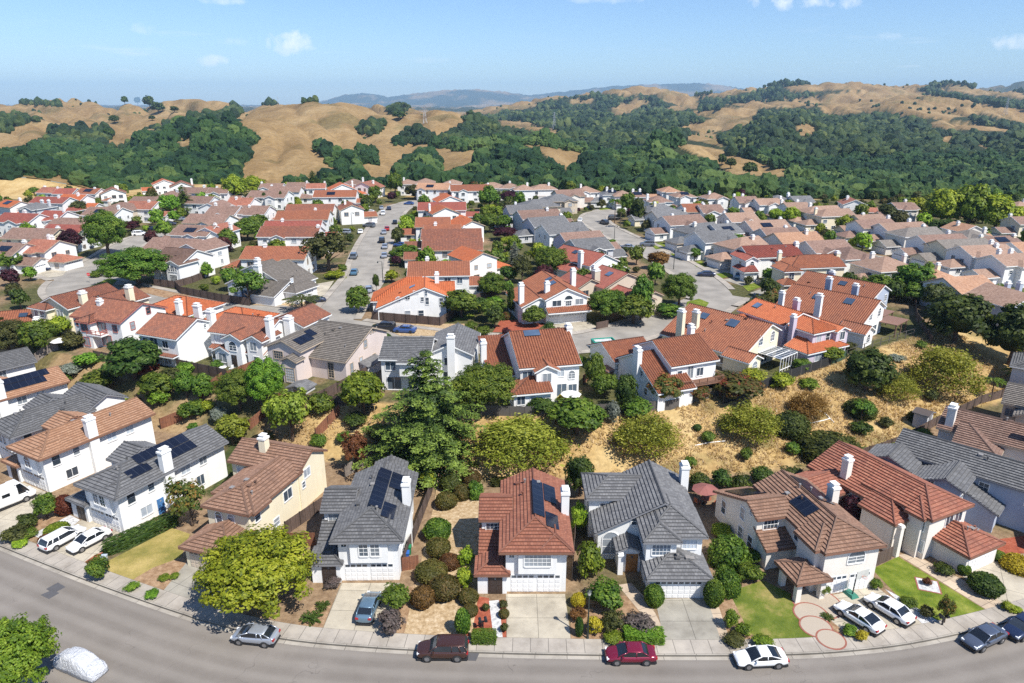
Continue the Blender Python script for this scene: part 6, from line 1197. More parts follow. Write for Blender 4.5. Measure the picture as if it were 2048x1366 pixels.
nt_ = sum(1 for q in PLANTS if q[0]['category'] == 'tree') + 16; ns_ = sum(1 for q in PLANTS if q[0]['category'] == 'shrub')
FILL.sort(key=lambda q: -q[0]); rest = []
for sz, w, h, x, y, mat in FILL:
    if w > 3 and nt_ < 292: nt_ += 1; plant('far', mat, x, y, w, h, ('large ' if w > 4 else '') + WORD[mat] + ' tree', z=ZP)
    elif w <= 3 and ns_ < 292: ns_ += 1; plant('bush', mat, x, y, w, h * .8, WORD[mat] + ' shrub', z=ZP)
    else: rest.append((w, h, x, y, mat))
def merged(name, items):
    VV, FF, TT, MM = [], [], [], []; mats = sorted({i[4] for i in items}); base = 0
    for w, h, x, y, mat in items:
        src = crown('far', mat, int(x) % 3); nv, nf = len(src.vertices), len(src.polygons)
        v = np.zeros(nv * 3, np.float32); src.vertices.foreach_get('co', v); f = np.zeros(nf * 4, np.int32); src.loops.foreach_get('vertex_index', f); t = np.zeros(nf, np.float32); src.attributes['tint'].data.foreach_get('value', t)
        v = v.reshape(-1, 3); a = x * 7 % 6.28; c_, s_ = math.cos(a), math.sin(a)
        VV.append(np.stack([(v[:, 0] * c_ - v[:, 1] * s_) * w + x, (v[:, 0] * s_ + v[:, 1] * c_) * w + y, v[:, 2] * h + ZP], 1)); FF.append(f.reshape(-1, 4) + base); TT.append(t); MM.append(np.full(nf, mats.index(mat), np.int32)); base += nv
    me = bpy.data.meshes.new(name); co = np.concatenate(VV); F = np.concatenate(FF)
    me.vertices.add(len(co)); me.vertices.foreach_set('co', co.ravel().astype(np.float32)); me.loops.add(F.size); me.loops.foreach_set('vertex_index', F.ravel())
    me.polygons.add(len(F)); me.polygons.foreach_set('loop_start', np.arange(0, F.size, 4, dtype=np.int32)); me.polygons.foreach_set('material_index', np.concatenate(MM))
    at = me.attributes.new('tint', 'FLOAT', 'FACE'); at.data.foreach_set('value', np.concatenate(TT))
    for k in mats: me.materials.append(LM[k])
    me.update(calc_edges=True); tag(link(name, me), kind='stuff')
if rest: merged('garden_greenery', rest)
# ------------------------------------------------------------------ dry grass standing on the slope
def tufts(n):
    xs_ = rng.uniform(-36, 92, n * 3); ys_ = rng.uniform(78, 140, n * 3)
    yf_ = np.interp(xs_, FRX, FRY); yb_ = np.interp(xs_, BKX, BKY); t_ = (ys_ - yf_) / (yb_ - yf_)
    k = (t_ > .03) & (t_ < .98) & (fbm(xs_ * .25, ys_ * .25, 5) > .36); xs_, ys_ = xs_[k][:n], ys_[k][:n]; n = len(xs_)
    P = np.stack([xs_, ys_, ground(xs_, ys_)], 1); V = []; T_ = []
    for b in range(4):
        a = rng.uniform(0, 6.28, n); h = rng.uniform(.15, .45, n); w = rng.uniform(.04, .10, n); lean = rng.normal(0, .18, (n, 2))
        dx = np.stack([np.cos(a), np.sin(a), np.zeros(n)], 1) * w[:, None]; top = np.concatenate([lean, h[:, None]], 1); o = np.concatenate([rng.normal(0, .14, (n, 2)), np.full((n, 1), -.02)], 1)
        V.append(np.stack([P + o - dx, P + o + dx, P + o + dx * .3 + top, P + o - dx * .3 + top], 1)); T_.append(rng.random(n))
    return quad_mesh('dry_grass', np.concatenate(V).reshape(-1, 3), np.concatenate(T_), leafmat('straw', [(.36, .25, .11), (.54, .41, .21), (.66, .54, .32)], .3))
tag(link('dry_grass', tufts(17000)), kind='stuff')
# ------------------------------------------------------------------ woodland of the hills: one mass of crowns
def ico(sub):
    bm = bmesh.new(); bmesh.ops.create_icosphere(bm, subdivisions=sub, radius=1); v = np.array([q.co[:] for q in bm.verts]); f = np.array([[q.index for q in p.verts] for p in bm.faces]); bm.free(); return v, f
def woods(name, X, Y, R_, sub, zoff=.45):
    v, f = ico(sub); Z = ground(X, Y); n = len(X); VV, FF, TT = [], [], []
    temps = []
    for k in range(8):
        nn = 1 + .75 * (fbm(v[:, 0] * 2.3 + k * 7 + 20, v[:, 1] * 2.3 + v[:, 2] * 3.0 + 20, k + 3, 3) - .45) + rng.normal(0, .09, len(v)); temps.append(v * nn[:, None])
    th = rng.uniform(0, 6.28, n); tk = rng.integers(0, 8, n); st = rng.uniform(.75, 1.35, n); tt = np.clip(rng.normal(.42, .22, n) + (fbm(X / 60, Y / 90, 91) - .47) * 1.6, 0, 1)
    me = bpy.data.meshes.new(name)
    for i in range(n):
        t = temps[tk[i]]; c, s = math.cos(th[i]), math.sin(th[i]); r = R_[i]
        VV.append(np.stack([(t[:, 0] * c - t[:, 1] * s) * r + X[i], (t[:, 0] * s + t[:, 1] * c) * r + Y[i], t[:, 2] * r * st[i] + Z[i] + r * zoff], 1)); FF.append(f + i * len(v)); TT.append(np.full(len(f), tt[i]) + rng.normal(0, .06, len(f)))
    co = np.concatenate(VV); F = np.concatenate(FF)
    me.vertices.add(len(co)); me.vertices.foreach_set('co', co.ravel().astype(np.float32)); me.loops.add(F.size); me.loops.foreach_set('vertex_index', F.ravel().astype(np.int32))
    me.polygons.add(len(F)); me.polygons.foreach_set('loop_start', np.arange(0, F.size, 3, dtype=np.int32)); me.polygons.foreach_set('use_smooth', np.zeros(len(F), bool))
    at = me.attributes.new('tint', 'FLOAT', 'FACE'); at.data.foreach_set('value', np.clip(np.concatenate(TT), 0, 1).astype(np.float32))
    me.update(calc_edges=True); return me
WL = leafmat('woodland_leaf', [(.012, .030, .009), (.034, .064, .014), (.10, .13, .03)], .08)
_nt = WL.node_tree; _b = _nt.nodes['Principled BSDF']; bump(_nt, _b, noise(_nt, .55, 7, geoco(_nt), .7), 1.0, 1.6)
def scatter(y0, y1, k, y_edge=True):
    pts = []
    y = y0
    while y < y1:
        sp = max(6.0, min(y * k, 4.4 + y * .0028)); n = int(2 * .86 * y / sp)
        xs_ = np.linspace(-.86 * y, .86 * y, n) + rng.uniform(-.45, .45, n) * sp; ys_ = y + rng.uniform(-.8, .8, n) * sp
        pts.append(np.stack([xs_, ys_, np.full(n, sp)], 1)); y += sp * 1.25
    return np.concatenate(pts)
S = scatter(345, 4100, .0088)
Zs = ground(S[:, 0], S[:, 1])
nearband = (S[:, 1] < 432) & (S[:, 1] > np.interp(S[:, 0], EDX, EDY) + 10) & (S[:, 0] / S[:, 1] > -.30 + .03 * np.sin(S[:, 1]))
wk = (wooded(S[:, 0], S[:, 1], Zs + S[:, 2] * .5, Zs + S[:, 2] * 1.3) & (S[:, 1] >= 425)) | nearband
sparse = ~wk & (S[:, 1] > 600) & (fbm(S[:, 0] / 90, S[:, 1] / 90, 31) > .62) & (rng.random(len(S)) < .10)
W_ = S[wk]; n1 = W_[:, 1] < 800
for sel, sub in ((n1, 3), ((W_[:, 1] >= 800) & (W_[:, 1] < 1700), 2), (W_[:, 1] >= 1700, 1)):
    q = W_[sel]; me = woods('woodland', q[:, 0], q[:, 1], q[:, 2] * np.clip(rng.lognormal(-.48, .34, len(q)), .28, 1.15), sub); me.materials.append(WL)
    tag(link('woodland', me), kind='stuff')
q = S[sparse]; me = woods('scattered_scrub', q[:, 0], q[:, 1], q[:, 2] * rng.uniform(.25, .5, len(q)), 2); me.materials.append(WL); tag(link('scattered_scrub', me), kind='stuff')
print('woodland', wk.sum(), 'scrub', sparse.sum())
# single oaks one can tell apart on the open hills
for i, (x0, y0, x1, y1, lb) in enumerate([(243, 188, 257, 204, 'tall lone oak on the left skyline'), (270, 196, 282, 211, 'small oak right of the tall lone oak on the left skyline'), (288, 194, 312, 218, 'broad oak clump on the left golden ridge'), (304, 206, 332, 228, 'wide low oak below the broad clump on the left ridge'), (340, 214, 358, 226, 'small oak near the left ridge saddle'), (218, 232, 240, 248, 'round oak alone on the left golden slope'), (298, 232, 312, 242, 'small dark oak in the left golden hollow'), (208, 258, 230, 278, 'dark oak at the edge of the left woodland'), (786, 206, 818, 222, 'oak clump beside the pale hill track'), (785, 224, 812, 240, 'dark oak on the central golden slope'), (1434, 310, 1452, 332, 'tall oak on the golden clearing before the right woods'), (1450, 318, 1472, 338, 'smaller oak on the golden clearing before the right woods'), (1482, 326, 1514, 352, 'broad oak at the foot of the golden clearing')]):
    p = gp((x0 + x1) / 2, y1 - 1); s = scale_at(*p); w = (x1 - x0) / s; plant('far', 'dark', p.x, p.y, w, (y1 - y0) / s * 1.05, 'oak', label='dark ' + lb if 'dark' not in lb else lb, group='lone oaks on the golden hills')
# ------------------------------------------------------------------ cars
CG = glassmat('car_glass', (.018, .022, .028), .05); TYRE = plain('tyre', (.02, .02, .02), .8); RIM = plain('rim', (.35, .35, .36), .35, .8); LAMP = plain('head_lamp', (.75, .77, .8), .15); TAIL = plain('tail_lamp', (.35, .02, .02), .25); BLK = plain('black_trim', (.02, .02, .022), .5)
def carpaint(name, col, metal=.25):
    m, nt, b = newmat('paint_' + name); b.inputs['Base Color'].default_value = (*col, 1); b.inputs['Roughness'].default_value = .28; b.inputs['Metallic'].default_value = metal; b.inputs['Coat Weight'].default_value = .7; b.inputs['Coat Roughness'].default_value = .06
    MATS['paint_' + name] = m; return m
PAINT = {k: carpaint(k, *v) for k, v in dict(white=((.78, .78, .77), 0), silver=((.42, .45, .50), .5), grey=((.16, .18, .21), .4), navy=((.02, .03, .07), .3), black=((.012, .012, .014), .2), burgundy=((.20, .012, .035), .3), brown=((.075, .032, .024), .4), bluegrey=((.14, .22, .29), .4), steel=((.10, .12, .165), .4), red=((.4, .02, .02), .2), blue=((.04, .10, .3), .3), tealblue=((.10, .22, .33), .4)).items()}
CARS = {'sedan': dict(L=4.7, W=1.82, H=1.45, hood=.92, deck=1.02, belt=.95, c=(-1.75, -1.0, .35, 1.3), nose=.35), 'coupe': dict(L=4.75, W=1.86, H=1.38, hood=.86, deck=1.02, belt=.93, c=(-2.0, -.75, .2, 1.15), nose=.4), 'hatch': dict(L=4.46, W=1.75, H=1.49, hood=.93, deck=1.12, belt=.98, c=(-2.1, -1.2, .35, 1.55), nose=.35),
        'suv': dict(L=4.8, W=1.92, H=1.76, hood=1.1, deck=1.15, belt=1.1, c=(-2.32, -2.05, .45, 1.25), nose=.2), 'van': dict(L=5.1, W=1.98, H=1.78, hood=1.1, deck=1.12, belt=1.05, c=(-2.45, -2.25, .9, 1.9), nose=.25), 'wagon': dict(L=4.9, W=1.88, H=1.58, hood=1.0, deck=1.05, belt=1.0, c=(-2.35, -1.95, .45, 1.5), nose=.3), 'camper': dict(L=6.6, W=2.1, H=2.85, hood=1.25, deck=1.4, belt=1.35, c=(.7, .8, 1.7, 2.6), nose=.25)}
def car_parts(t):
    d = CARS[t]; Lh, w, H = d['L'] / 2, d['W'] / 2, d['H']; a, b_, c, e = d['c']
    body = MB(); rings = []
    for x, top, ww, zb in ((-Lh, d['deck'] - .28, .86, .42), (-Lh + .1, d['deck'] - .04, .93, .3), (-Lh + .5, d['deck'], .99, .22), (a, max(d['deck'], d['belt']), 1, .2), (0, d['belt'], 1, .18), (e, d['hood'] + .06, 1, .2), (Lh - .6, d['hood'] - .06, .98, .22), (Lh - .18, d['hood'] - .16, .9, .26), (Lh, d['hood'] - d['nose'], .74, .36)):
        W_ = w * ww; m_ = (zb + top) / 2
        rings.append([(x, -W_ * .93, zb), (x, -W_, m_), (x, -W_ * .985, top - .14), (x, -W_ * .86, top), (x, -W_ * .4, top + .02), (x, W_ * .4, top + .02), (x, W_ * .86, top), (x, W_ * .985, top - .14), (x, W_, m_), (x, W_ * .93, zb)])
    body.loft(rings, 0)
    wb = .29 * d['L']; r = .34 if t not in ('suv', 'camper') else .38
    glass = MB(); zb = d['belt'] - .03; tw = .77 if t not in ('camper', 'van', 'suv') else .82
    gr_ = [[(a, -w * .86, zb), (e, -w * .86, zb), (e, w * .86, zb), (a, w * .86, zb)], [(a * .55 + b_ * .45, -w * (.86 + tw) / 2 * 1.02, (zb + H) / 2), (e * .52 + c * .48, -w * (.86 + tw) / 2 * 1.02, (zb + H) / 2), (e * .52 + c * .48, w * (.86 + tw) / 2 * 1.02, (zb + H) / 2), (a * .55 + b_ * .45, w * (.86 + tw) / 2 * 1.02, (zb + H) / 2)], [(b_, -w * tw, H - .06), (c, -w * tw, H - .06), (c, w * tw, H - .06), (b_, w * tw, H - .06)]]
    glass.loft(gr_, 0)
    roof = MB(); x0, x1 = b_ - .06, c + .08
    roof.loft([[(x0, -w * tw * 1.02, H - .075), (x1, -w * tw * 1.02, H - .075), (x1, w * tw * 1.02, H - .075), (x0, w * tw * 1.02, H - .075)], [(x0 + .05, -w * tw * .98, H - .02), (x1 - .1, -w * tw * .98, H - .02), (x1 - .1, w * tw * .98, H - .02), (x0 + .05, w * tw * .98, H - .02)], [(x0 + .3, -w * tw * .7, H + .01), (x1 - .4, -w * tw * .7, H + .01), (x1 - .4, w * tw * .7, H + .01), (x0 + .3, w * tw * .7, H + .01)]], 0)
    for s in (-1, 1):
        for i in (0, 1):
            P_ = [gr_[k][(0, 1)[i] if s < 0 else (3, 2)[i]] for k in range(3)]; roof.tube([(p[0], p[1] * 1.01, p[2]) for p in P_], .05, 5)
        xm = (b_ + c) / 2 - .1; roof.tube([(xm, s * w * .875, zb), (xm, s * w * tw * 1.0, H - .07)], .045, 4)
        if t in ('suv', 'van', 'hatch', 'wagon'): xm = b_ * .75; roof.tube([(xm - .2, s * w * .875, zb), (xm, s * w * tw * 1.0, H - .07)], .07, 4)
    if t == 'camper':
        q = lambda x, k, z: [(x, -w * k, z), (x, w * k, z)]
        roof.loft([[(x0_, -w * k, z) , (x1_, -w * k, z), (x1_, w * k, z), (x0_, w * k, z)] for x0_, x1_, k, z in ((-3.28, 1.2, .97, 1.3), (-3.28, 1.2, .95, 2.3), (-3.22, 1.1, .9, 2.62), (-3.0, .9, .7, 2.78))], 0)
        for s in (-1, 1):
            for a_, b2 in ((-2.7, -2.0), (-.6, .3)): glass.box(a_, b2, s * w * .955 - .02, s * w * .955 + .02, 1.65, 2.1)
    if t == 'suv':
        for s in (-1, 1): roof.box(b_ + .3, c - .3, s * w * .7 - .03, s * w * .7 + .03, H, H + .06, 0)
    return d, body, glass, roof, wb, r, w, Lh
PROTO = {}
def make_car(t):
    d, body, glass, roof, wb, r, w, Lh = car_parts(t)
    root = empty('parked_car', (0, 0, -50))
    bo = body.build('body', PAINT['white'], root, True); sb = bo.modifiers.new('rounding', 'SUBSURF'); sb.levels = sb.render_levels = 2
    arch = MB()
    for x in (-wb, wb):
        for s in (-1, 1):
            arch.loft([[(x + (r + .07) * math.cos(k * .5236), s * w * y_, r + (r + .07) * math.sin(k * .5236)) for k in range(12)] for y_ in (.7, 1.004)], 0)
    arch.box(-Lh + .02, Lh - .06, -w * .86, w * .86, .14, .3); arch.box(Lh - .12, Lh + .012, -w * .5, w * .5, .34, .52); arch.build('wheel_arch', BLK, bo)
    link('window', glass.mesh('window', [CG]), root); roof.build('roof', PAINT['white'], root, t != 'camper')
    wm = MB(); wm.loft([[(rr * math.cos(k * .3927), y_, rr * math.sin(k * .3927)) for k in range(16)] for rr, y_ in ((r * .6, -.11), (r * .95, -.11), (r, -.08), (r, .08), (r * .95, .11), (r * .6, .11))], 0); wme = wm.mesh('wheel', [TYRE], True)
    rm = MB(); rm.loft([[(rr * math.cos(k * .3927), y_, rr * math.sin(k * .3927)) for k in range(16)] for rr, y_ in ((r * .62, -.118), (r * .62, .118))], 0)
    for k in range(5):
        a = k * 1.2566; rm.box(-.035, .035, -.124, .124, .05, r * .6, 0, Matrix.Rotation(a, 4, 'Y'))
    rme = rm.mesh('rim', [RIM])
    for x in (-wb, wb):
        for s in (-1, 1):
            wo = link('wheel', wme, root, (x, s * (w - .1), r)); link('rim', rme, wo)
    for nm, mat, x0, x1, z0, z1, y0, y1 in (('headlight', LAMP, Lh - .34, Lh - .08, d['hood'] - .36, d['hood'] - .2, .52, .84), ('taillight', TAIL, -Lh - .015, -Lh + .16, d['deck'] - .34, d['deck'] - .16, .55, .9)):
        for s in (-1, 1):
            m = MB(); m.box(x0, x1, *sorted((s * w * y0, s * w * y1)), z0, z1); m.build(nm, mat, root)
    for s in (-1, 1):
        m = MB(); m.box(d['c'][3] - .55, d['c'][3] - .38, *sorted((s * w * .95, s * (w + .17))), d['belt'] + .0, d['belt'] + .15); m.build('mirror', PAINT['white'], root)
    return root
def far_car(t):
    d, body, glass, roof, wb, r, w, Lh = car_parts(t); m = MB()
    for src, k in ((body, 0), (glass, 1), (roof, 0)):
        i = len(m.v); m.v += src.v; m.f += [[q + i for q in f] for f in src.f]; m.m += [k] * len(src.f); m.uv += src.uv
    for x in (-wb, wb):
        for s in (-1, 1): m.loft([[(x + r * math.cos(k * .6283), s * w * y_, r + r * math.sin(k * .6283)) for k in range(10)] for y_ in (.75, 1.02)], 2)
    return m.mesh('parked_car', [PAINT['white'], CG, TYRE], False)
def repaint(root, m):
    for o in [root] + KIDS.get(root.name, []):
        if o.type == 'MESH' and o.data.materials and o.data.materials[0] == PAINT['white'] and o.name.split('.')[0] in ('body', 'roof', 'mirror', 'parked_car'): paint(o, m)
FARM = {}; CARLIST = []
def car(t, col, px, py, yaw, label=None, z=0., near=False, where=None, cat='car'):
    x, y = unproj(px, py, z)
    if near:
        r_ = PROTO.get(t)
        if r_ is None: r_ = PROTO[t] = make_car(t)
        else: r_ = copy_tree(r_)
        if t in PROTO and PROTO[t] is not r_: pass
        CARLIST.append((r_, (x, y, z), R(yaw), col))
    else:
        if t not in FARM: FARM[t] = far_car(t)
        r_ = link('parked_car', FARM[t], None, (x, y, z), (0, 0, R(yaw))); repaint(r_, PAINT[col])
    if t == 'camper': global CAMPER; CAMPER = r_
    r_['category'] = cat; r_['group'] = where or 'cars in the front street'
    if label: r_['label'] = label
    return r_
N_ = True; g = .165
car('hatch', 'silver', 512, 1281, 172, 'silver hatchback at the kerb under the big yellow green tree', 0, N_)
car('suv', 'brown', 886, 1310, 180, 'dark brown boxy off-road car parked at the front kerb', 0, N_)
car('sedan', 'burgundy', 1260, 1318, 180, 'burgundy red sedan parked at the front kerb', 0, N_)
car('coupe', 'white', 1519, 1325, 183, 'white coupe with dark roof window parked at the front kerb', 0, N_)
car('sedan', 'steel', 1966, 1284, 204, 'blue grey sedan parked at the kerb by the green lawn', 0, N_)
car('sedan', 'navy', 2042, 1262, 209, 'dark navy car at the right edge behind the blue grey sedan', 0, N_)
car('hatch', 'bluegrey', 739, 1222, 86, 'blue hatchback nose in on the driveway of the house with black roof panels', g, N_)
car('coupe', 'white', 1716, 1242, 122, 'white sedan with dark rear window on the driveway beside the flower clumps', g, N_)
car('sedan', 'white', 1776, 1226, 122, 'white car with black glass roof on the driveway nearer the lawn', g, N_)
car('wagon', 'white', 128, 1084, 64, 'white estate car with dark windows on the driveway, farther from the hedge', g, N_)
car('sedan', 'white', 180, 1088, 240, 'white sporty car on the driveway, next to the clipped hedge', g, N_)
car('camper', 'white', 14, 1012, 57, 'white camper van with small side windows at the left edge', g, N_, cat='van')
for r_, loc, yw, col in CARLIST:
    r_.location = loc; r_.rotation_euler = (0, 0, yw); repaint(r_, PAINT[col])
FAR = {'the straight street': [('hatch', 'tealblue', 709, 548, 95, 'teal'), ('suv', 'grey', 708, 516, 95), ('sedan', 'white', 721, 466, 100), ('sedan', 'silver', 769, 514, 97), ('sedan', 'silver', 770, 496, 97), ('suv', 'black', 764, 484, 98), ('sedan', 'silver', 768, 467, 100), ('sedan', 'red', 774, 460, 100), ('sedan', 'silver', 763, 418, 100), ('suv', 'white', 766, 429, 100), ('sedan', 'white', 749, 440, 110), ('sedan', 'navy', 778, 419, 102), ('sedan', 'black', 790, 447, 100), ('suv', 'grey', 738, 454, 160), ('sedan', 'blue', 818, 409, 175), ('suv', 'silver', 688, 468, 170), ('sedan', 'navy', 800, 471, 172), ('sedan', 'black', 796, 478, 172), ('sedan', 'blue', 801, 493, 165), ('hatch', 'silver', 738, 583, 100), ('hatch', 'white', 738, 426, 165)],
       'the crossing': [('sedan', 'navy', 632, 604, 20), ('suv', 'black', 768, 660, 172), ('sedan', 'blue', 810, 664, 172)],
       'the left side street': [('suv', 'silver', 205, 548, 165), ('sedan', 'navy', 84, 541, 10), ('sedan', 'navy', 172, 497, 5), ('suv', 'white', 280, 471, 10), ('sedan', 'white', 318, 445, 170), ('sedan', 'navy', 310, 460, 5), ('sedan', 'silver', 362, 441, 160), ('sedan', 'navy', 340, 450, 20), ('sedan', 'black', 385, 434, 170)],
       'the curved street': [('sedan', 'navy', 1412, 552, 172), ('suv', 'grey', 1294, 492, 172), ('suv', 'black', 1208, 448, 110), ('sedan', 'white', 1160, 443, 80), ('suv', 'black', 1228, 440, 15), ('sedan', 'navy', 1178, 418, 160), ('suv', 'tealblue', 1482, 556, 55), ('suv', 'tealblue', 1498, 560, 55), ('suv', 'silver', 1512, 553, 60), ('sedan', 'silver', 1254, 497, 150), ('sedan', 'black', 1424, 530, 160), ('sedan', 'navy', 1520, 603, 20), ('sedan', 'black', 1420, 500, 170)],
       'the right side street': [('sedan', 'blue', 1642, 466, 10), ('suv', 'grey', 1750, 494, 20), ('sedan', 'silver', 1802, 510, 20), ('sedan', 'white', 1972, 556, 15), ('sedan', 'silver', 1586, 467, 10)]}
cnt = {}
for st, lst in FAR.items():
    lst = sorted(lst, key=lambda e: -e[3])
    for i, e in enumerate(lst):
        word = {'suv': 'off-road car', 'hatch': 'hatchback', 'sedan': 'sedan'}[e[0]]
        col = {'tealblue': 'teal blue', 'navy': 'dark blue'}.get(e[1], e[1])
        same = [q for q in lst if q[0] == e[0] and q[1] == e[1]]
        o_ = '' if len(same) == 1 else ordn(same.index(e) + 1) + ' '
        car(e[0], e[1], e[2], e[3], e[4], f"{o_}{col} {word} along {st}" + (', counting from the near end' if o_ else ''), ZP + .07, False, 'cars parked along ' + st)
CAMPER.name = 'camper_van'
# car under a cover
def covered():
    x, y = unproj(163, 1338, 0); rings = []
    rr_ = random.Random(3)
    key = np.array(((-2.55, .55, .55), (-2.45, .85, .95), (-1.9, .95, 1.15), (-1.4, .97, 1.55), (-.8, .95, 1.78), (.2, .95, 1.8), (.9, .97, 1.62), (1.4, .99, 1.2), (2.1, .95, 1.05), (2.45, .85, .85), (2.55, .6, .5)))
    for x_ in np.concatenate([[-2.55, -2.5, -2.45], np.linspace(-2.35, 2.35, 56), [2.45, 2.5, 2.55]]):
        hw, h = np.interp(x_, key[:, 0], key[:, 1]), np.interp(x_, key[:, 0], key[:, 2]); ring = []
        for k in range(41):
            t = math.pi * k / 40; cx = -math.cos(t); cz = math.sin(t)
            n_ = float(fbm(np.array(x_ * 1.6 + 9), np.array(k * .22 + 4), 5, 3)); n2_ = abs(float(vnoise(np.array(x_ * 3.2 + k * .12), np.array(k * .05 + 30), 8)) - .5)
            q = 1 + (n_ - .45) * .10 - max(0, .16 - n2_) * .2
            ring.append((x_, hw * math.copysign(abs(cx) ** .45, cx) * q, .05 + (h * cz ** .5 * q if 0 < k < 40 else 0)))
        rings.append(ring)
    root = empty('covered_car', (x, y, 0), R(-22)); tag(root, 'car under a silver fabric cover parked beside the leafy kerb tree', 'car', 'cars in the front street')
    m = MB(); m.loft(rings, 0)
    cm_, nt, b = newmat('cover_fabric'); b.inputs['Base Color'].default_value = (.66, .67, .70, 1); b.inputs['Roughness'].default_value = .42; b.inputs['Metallic'].default_value = .1
    p_ = geoco(nt); bump(nt, b, noise(nt, 3.0, 6, p_, .7), 1.0, .35)
    m.build('cover', cm_, root, True)
    for sx_ in (-1.45, 1.45):
        for s in (-1, 1):
            w_ = MB(); w_.loft([[(sx_ + .32 * math.cos(k * .5236), s * y_, .32 + .32 * math.sin(k * .5236)) for k in range(12)] for y_ in (.7, .9)], 0); w_.build('wheel', TYRE, root)
covered()
# ------------------------------------------------------------------ fences
FW = {k: None for k in ()}
def fencemat(name, a, b_):
    m, nt, b = newmat(name); p = geoco(nt); uv = nt.nodes.new('ShaderNodeUVMap').outputs[0]
    br = nt.nodes.new('ShaderNodeTexBrick'); br.offset = 0; br.inputs['Scale'].default_value = 1; br.inputs['Brick Width'].default_value = .16; br.inputs['Row Height'].default_value = 10; br.inputs['Mortar Size'].default_value = .012
    br.inputs['Color1'].default_value = (*a, 1); br.inputs['Color2'].default_value = (*b_, 1); br.inputs['Mortar'].default_value = (*[x * .2 for x in a], 1); L(nt, uv, br.inputs['Vector'])
    L(nt, mixc(nt, .5, br.outputs['Color'], ramp(nt, noise(nt, 2, 5, p), [(.3, (.3, .3, .3)), (.7, (.65, .65, .65))]), 'OVERLAY'), b.inputs['Base Color']); b.inputs['Roughness'].default_value = .9; return m
FM = {'red': fencemat('fence_redwood', (.19, .075, .04), (.28, .12, .065)), 'dark': fencemat('fence_weathered', (.085, .055, .042), (.14, .095, .075)), 'grey': fencemat('fence_grey', (.20, .165, .14), (.29, .25, .215)), 'cloth': plain('shade_cloth', (.018, .018, .018), .9), 'wire': plain('fence_wire', (.10, .09, .08), .7), 'green': plain('green_screen', (.03, .07, .04), .8)}
def fence(kind, pts, h, label, z=None, wires=False):
    P = [Vector((*unproj(a, b, z), z)) if z is not None else gp(a, b) for a, b in pts]
    root = empty('fence', P[0]); tag(root, label, 'fence'); o = P[0]; bd = MB(); n = 0
    for i in range(len(P) - 1):
        a, b = P[i], P[i + 1]; k = max(1, round((b - a).length / 2.6))
        for j in range(k):
            q0, q1 = a.lerp(b, j / k), a.lerp(b, (j + 1) / k)
            if z is None: q0.z = gz(q0.x, q0.y); q1.z = gz(q1.x, q1.y)
            d = (q1 - q0).to_2d().normalized(); nn = Vector((-d.y, d.x, 0)) * .03; l = (q1 - q0).length
            q0, q1 = q0 - o, q1 - o; up = Vector((0, 0, h)); dn = Vector((0, 0, -.3))
            if wires:
                for t in (.5, .98): bd.tube([q0 + up * t, q1 + up * t], .035, 4)
            else:
                for s in (1, -1):
                    f = [q0 + nn * s + dn, q1 + nn * s + dn, q1 + nn * s + up, q0 + nn * s + up]; uv = [(0, 0), (l, 0), (l, h), (0, h)]
                    if s > 0: f.reverse(); uv.reverse()
                    bd.face(f, 0, uv)
                bd.face([q0 - nn + up, q1 - nn + up, q1 + nn + up, q0 + nn + up], 0, [(0, 0), (l, 0), (l, .06), (0, .06)])
            if n < 60:
                pm = MB(); pm.box(q0.x - .06, q0.x + .06, q0.y - .06, q0.y + .06, q0.z - .3, q0.z + h + .07); pm.build('post', FM['wire' if kind in ('wire', 'cloth', 'green') else kind], root)
            n += 1
    bd.build('rail' if wires else 'boards', FM[kind], root)
fence('wire', [(962, 830), (1050, 833), (1200, 828), (1235, 826), (1340, 820), (1440, 790)], 1.6, 'open rail fence along the top of the dry slope')
fence('cloth', [(1446, 808), (1500, 792), (1560, 764), (1640, 738), (1660, 731)], 1.7, 'black screened fence above the dry slope below the sunroom')
fence('green', [(1660, 731), (1690, 718)], 1.7, 'short green screened fence panel by the dark evergreen')
fence('wire', [(1692, 716), (1760, 692), (1842, 668)], 1.6, 'open rail fence beside the brown pergola deck', wires=True)
fence('dark', [(1660, 935), (1760, 905), (1800, 890), (1870, 852), (1960, 808), (2040, 785)], 1.6, 'dark fence along the foot of the dry slope at the right')
fence('dark', [(745, 640), (880, 652), (900, 640), (945, 606), (998, 592)], 1.9, 'dark brown fence around the white house with round windows', ZP)
fence('dark', [(308, 572), (352, 577), (362, 588), (445, 604), (500, 612)], 1.9, 'dark weathered fence along the left cross street', ZP)
fence('dark', [(350, 576), (385, 566), (410, 556)], 1.8, 'short dark fence before the tall rear windows', ZP)
fence('grey', [(72, 726), (118, 700)], 1.8, 'grey board fence rising between the left gardens'); fence('dark', [(190, 720), (225, 726)], 1.8, 'short dark fence below the pink trimmed house')
fence('dark', [(355, 738), (420, 752), (455, 760)], 1.9, 'dark fence below the furnished patio'); fence('red', [(400, 806), (446, 764)], 1.8, 'reddish fence rising to the patio'); fence('red', [(455, 762), (512, 738), (530, 728)], 1.7, 'red fence between patio and blush house')
fence('red', [(322, 858), (366, 840), (388, 828)], 1.8, 'red brown fence by the stone patio'); fence('red', [(500, 860), (545, 820), (566, 800)], 1.7, 'reddish garden fence beside the yellow hedge strip'); fence('dark', [(590, 800), (620, 812), (650, 800), (700, 772), (762, 738)], 1.8, 'dark fence stepping up beside the blush house')
fence('dark', [(664, 812), (690, 812)], 1.7, 'short grey fence by the broad garden tree'); fence('red', [(632, 880), (680, 830)], 1.8, 'reddish fence on the dry garden slope'); fence('grey', [(690, 955), (730, 930), (768, 888)], 1.8, 'grey fence beside the small russet tree')
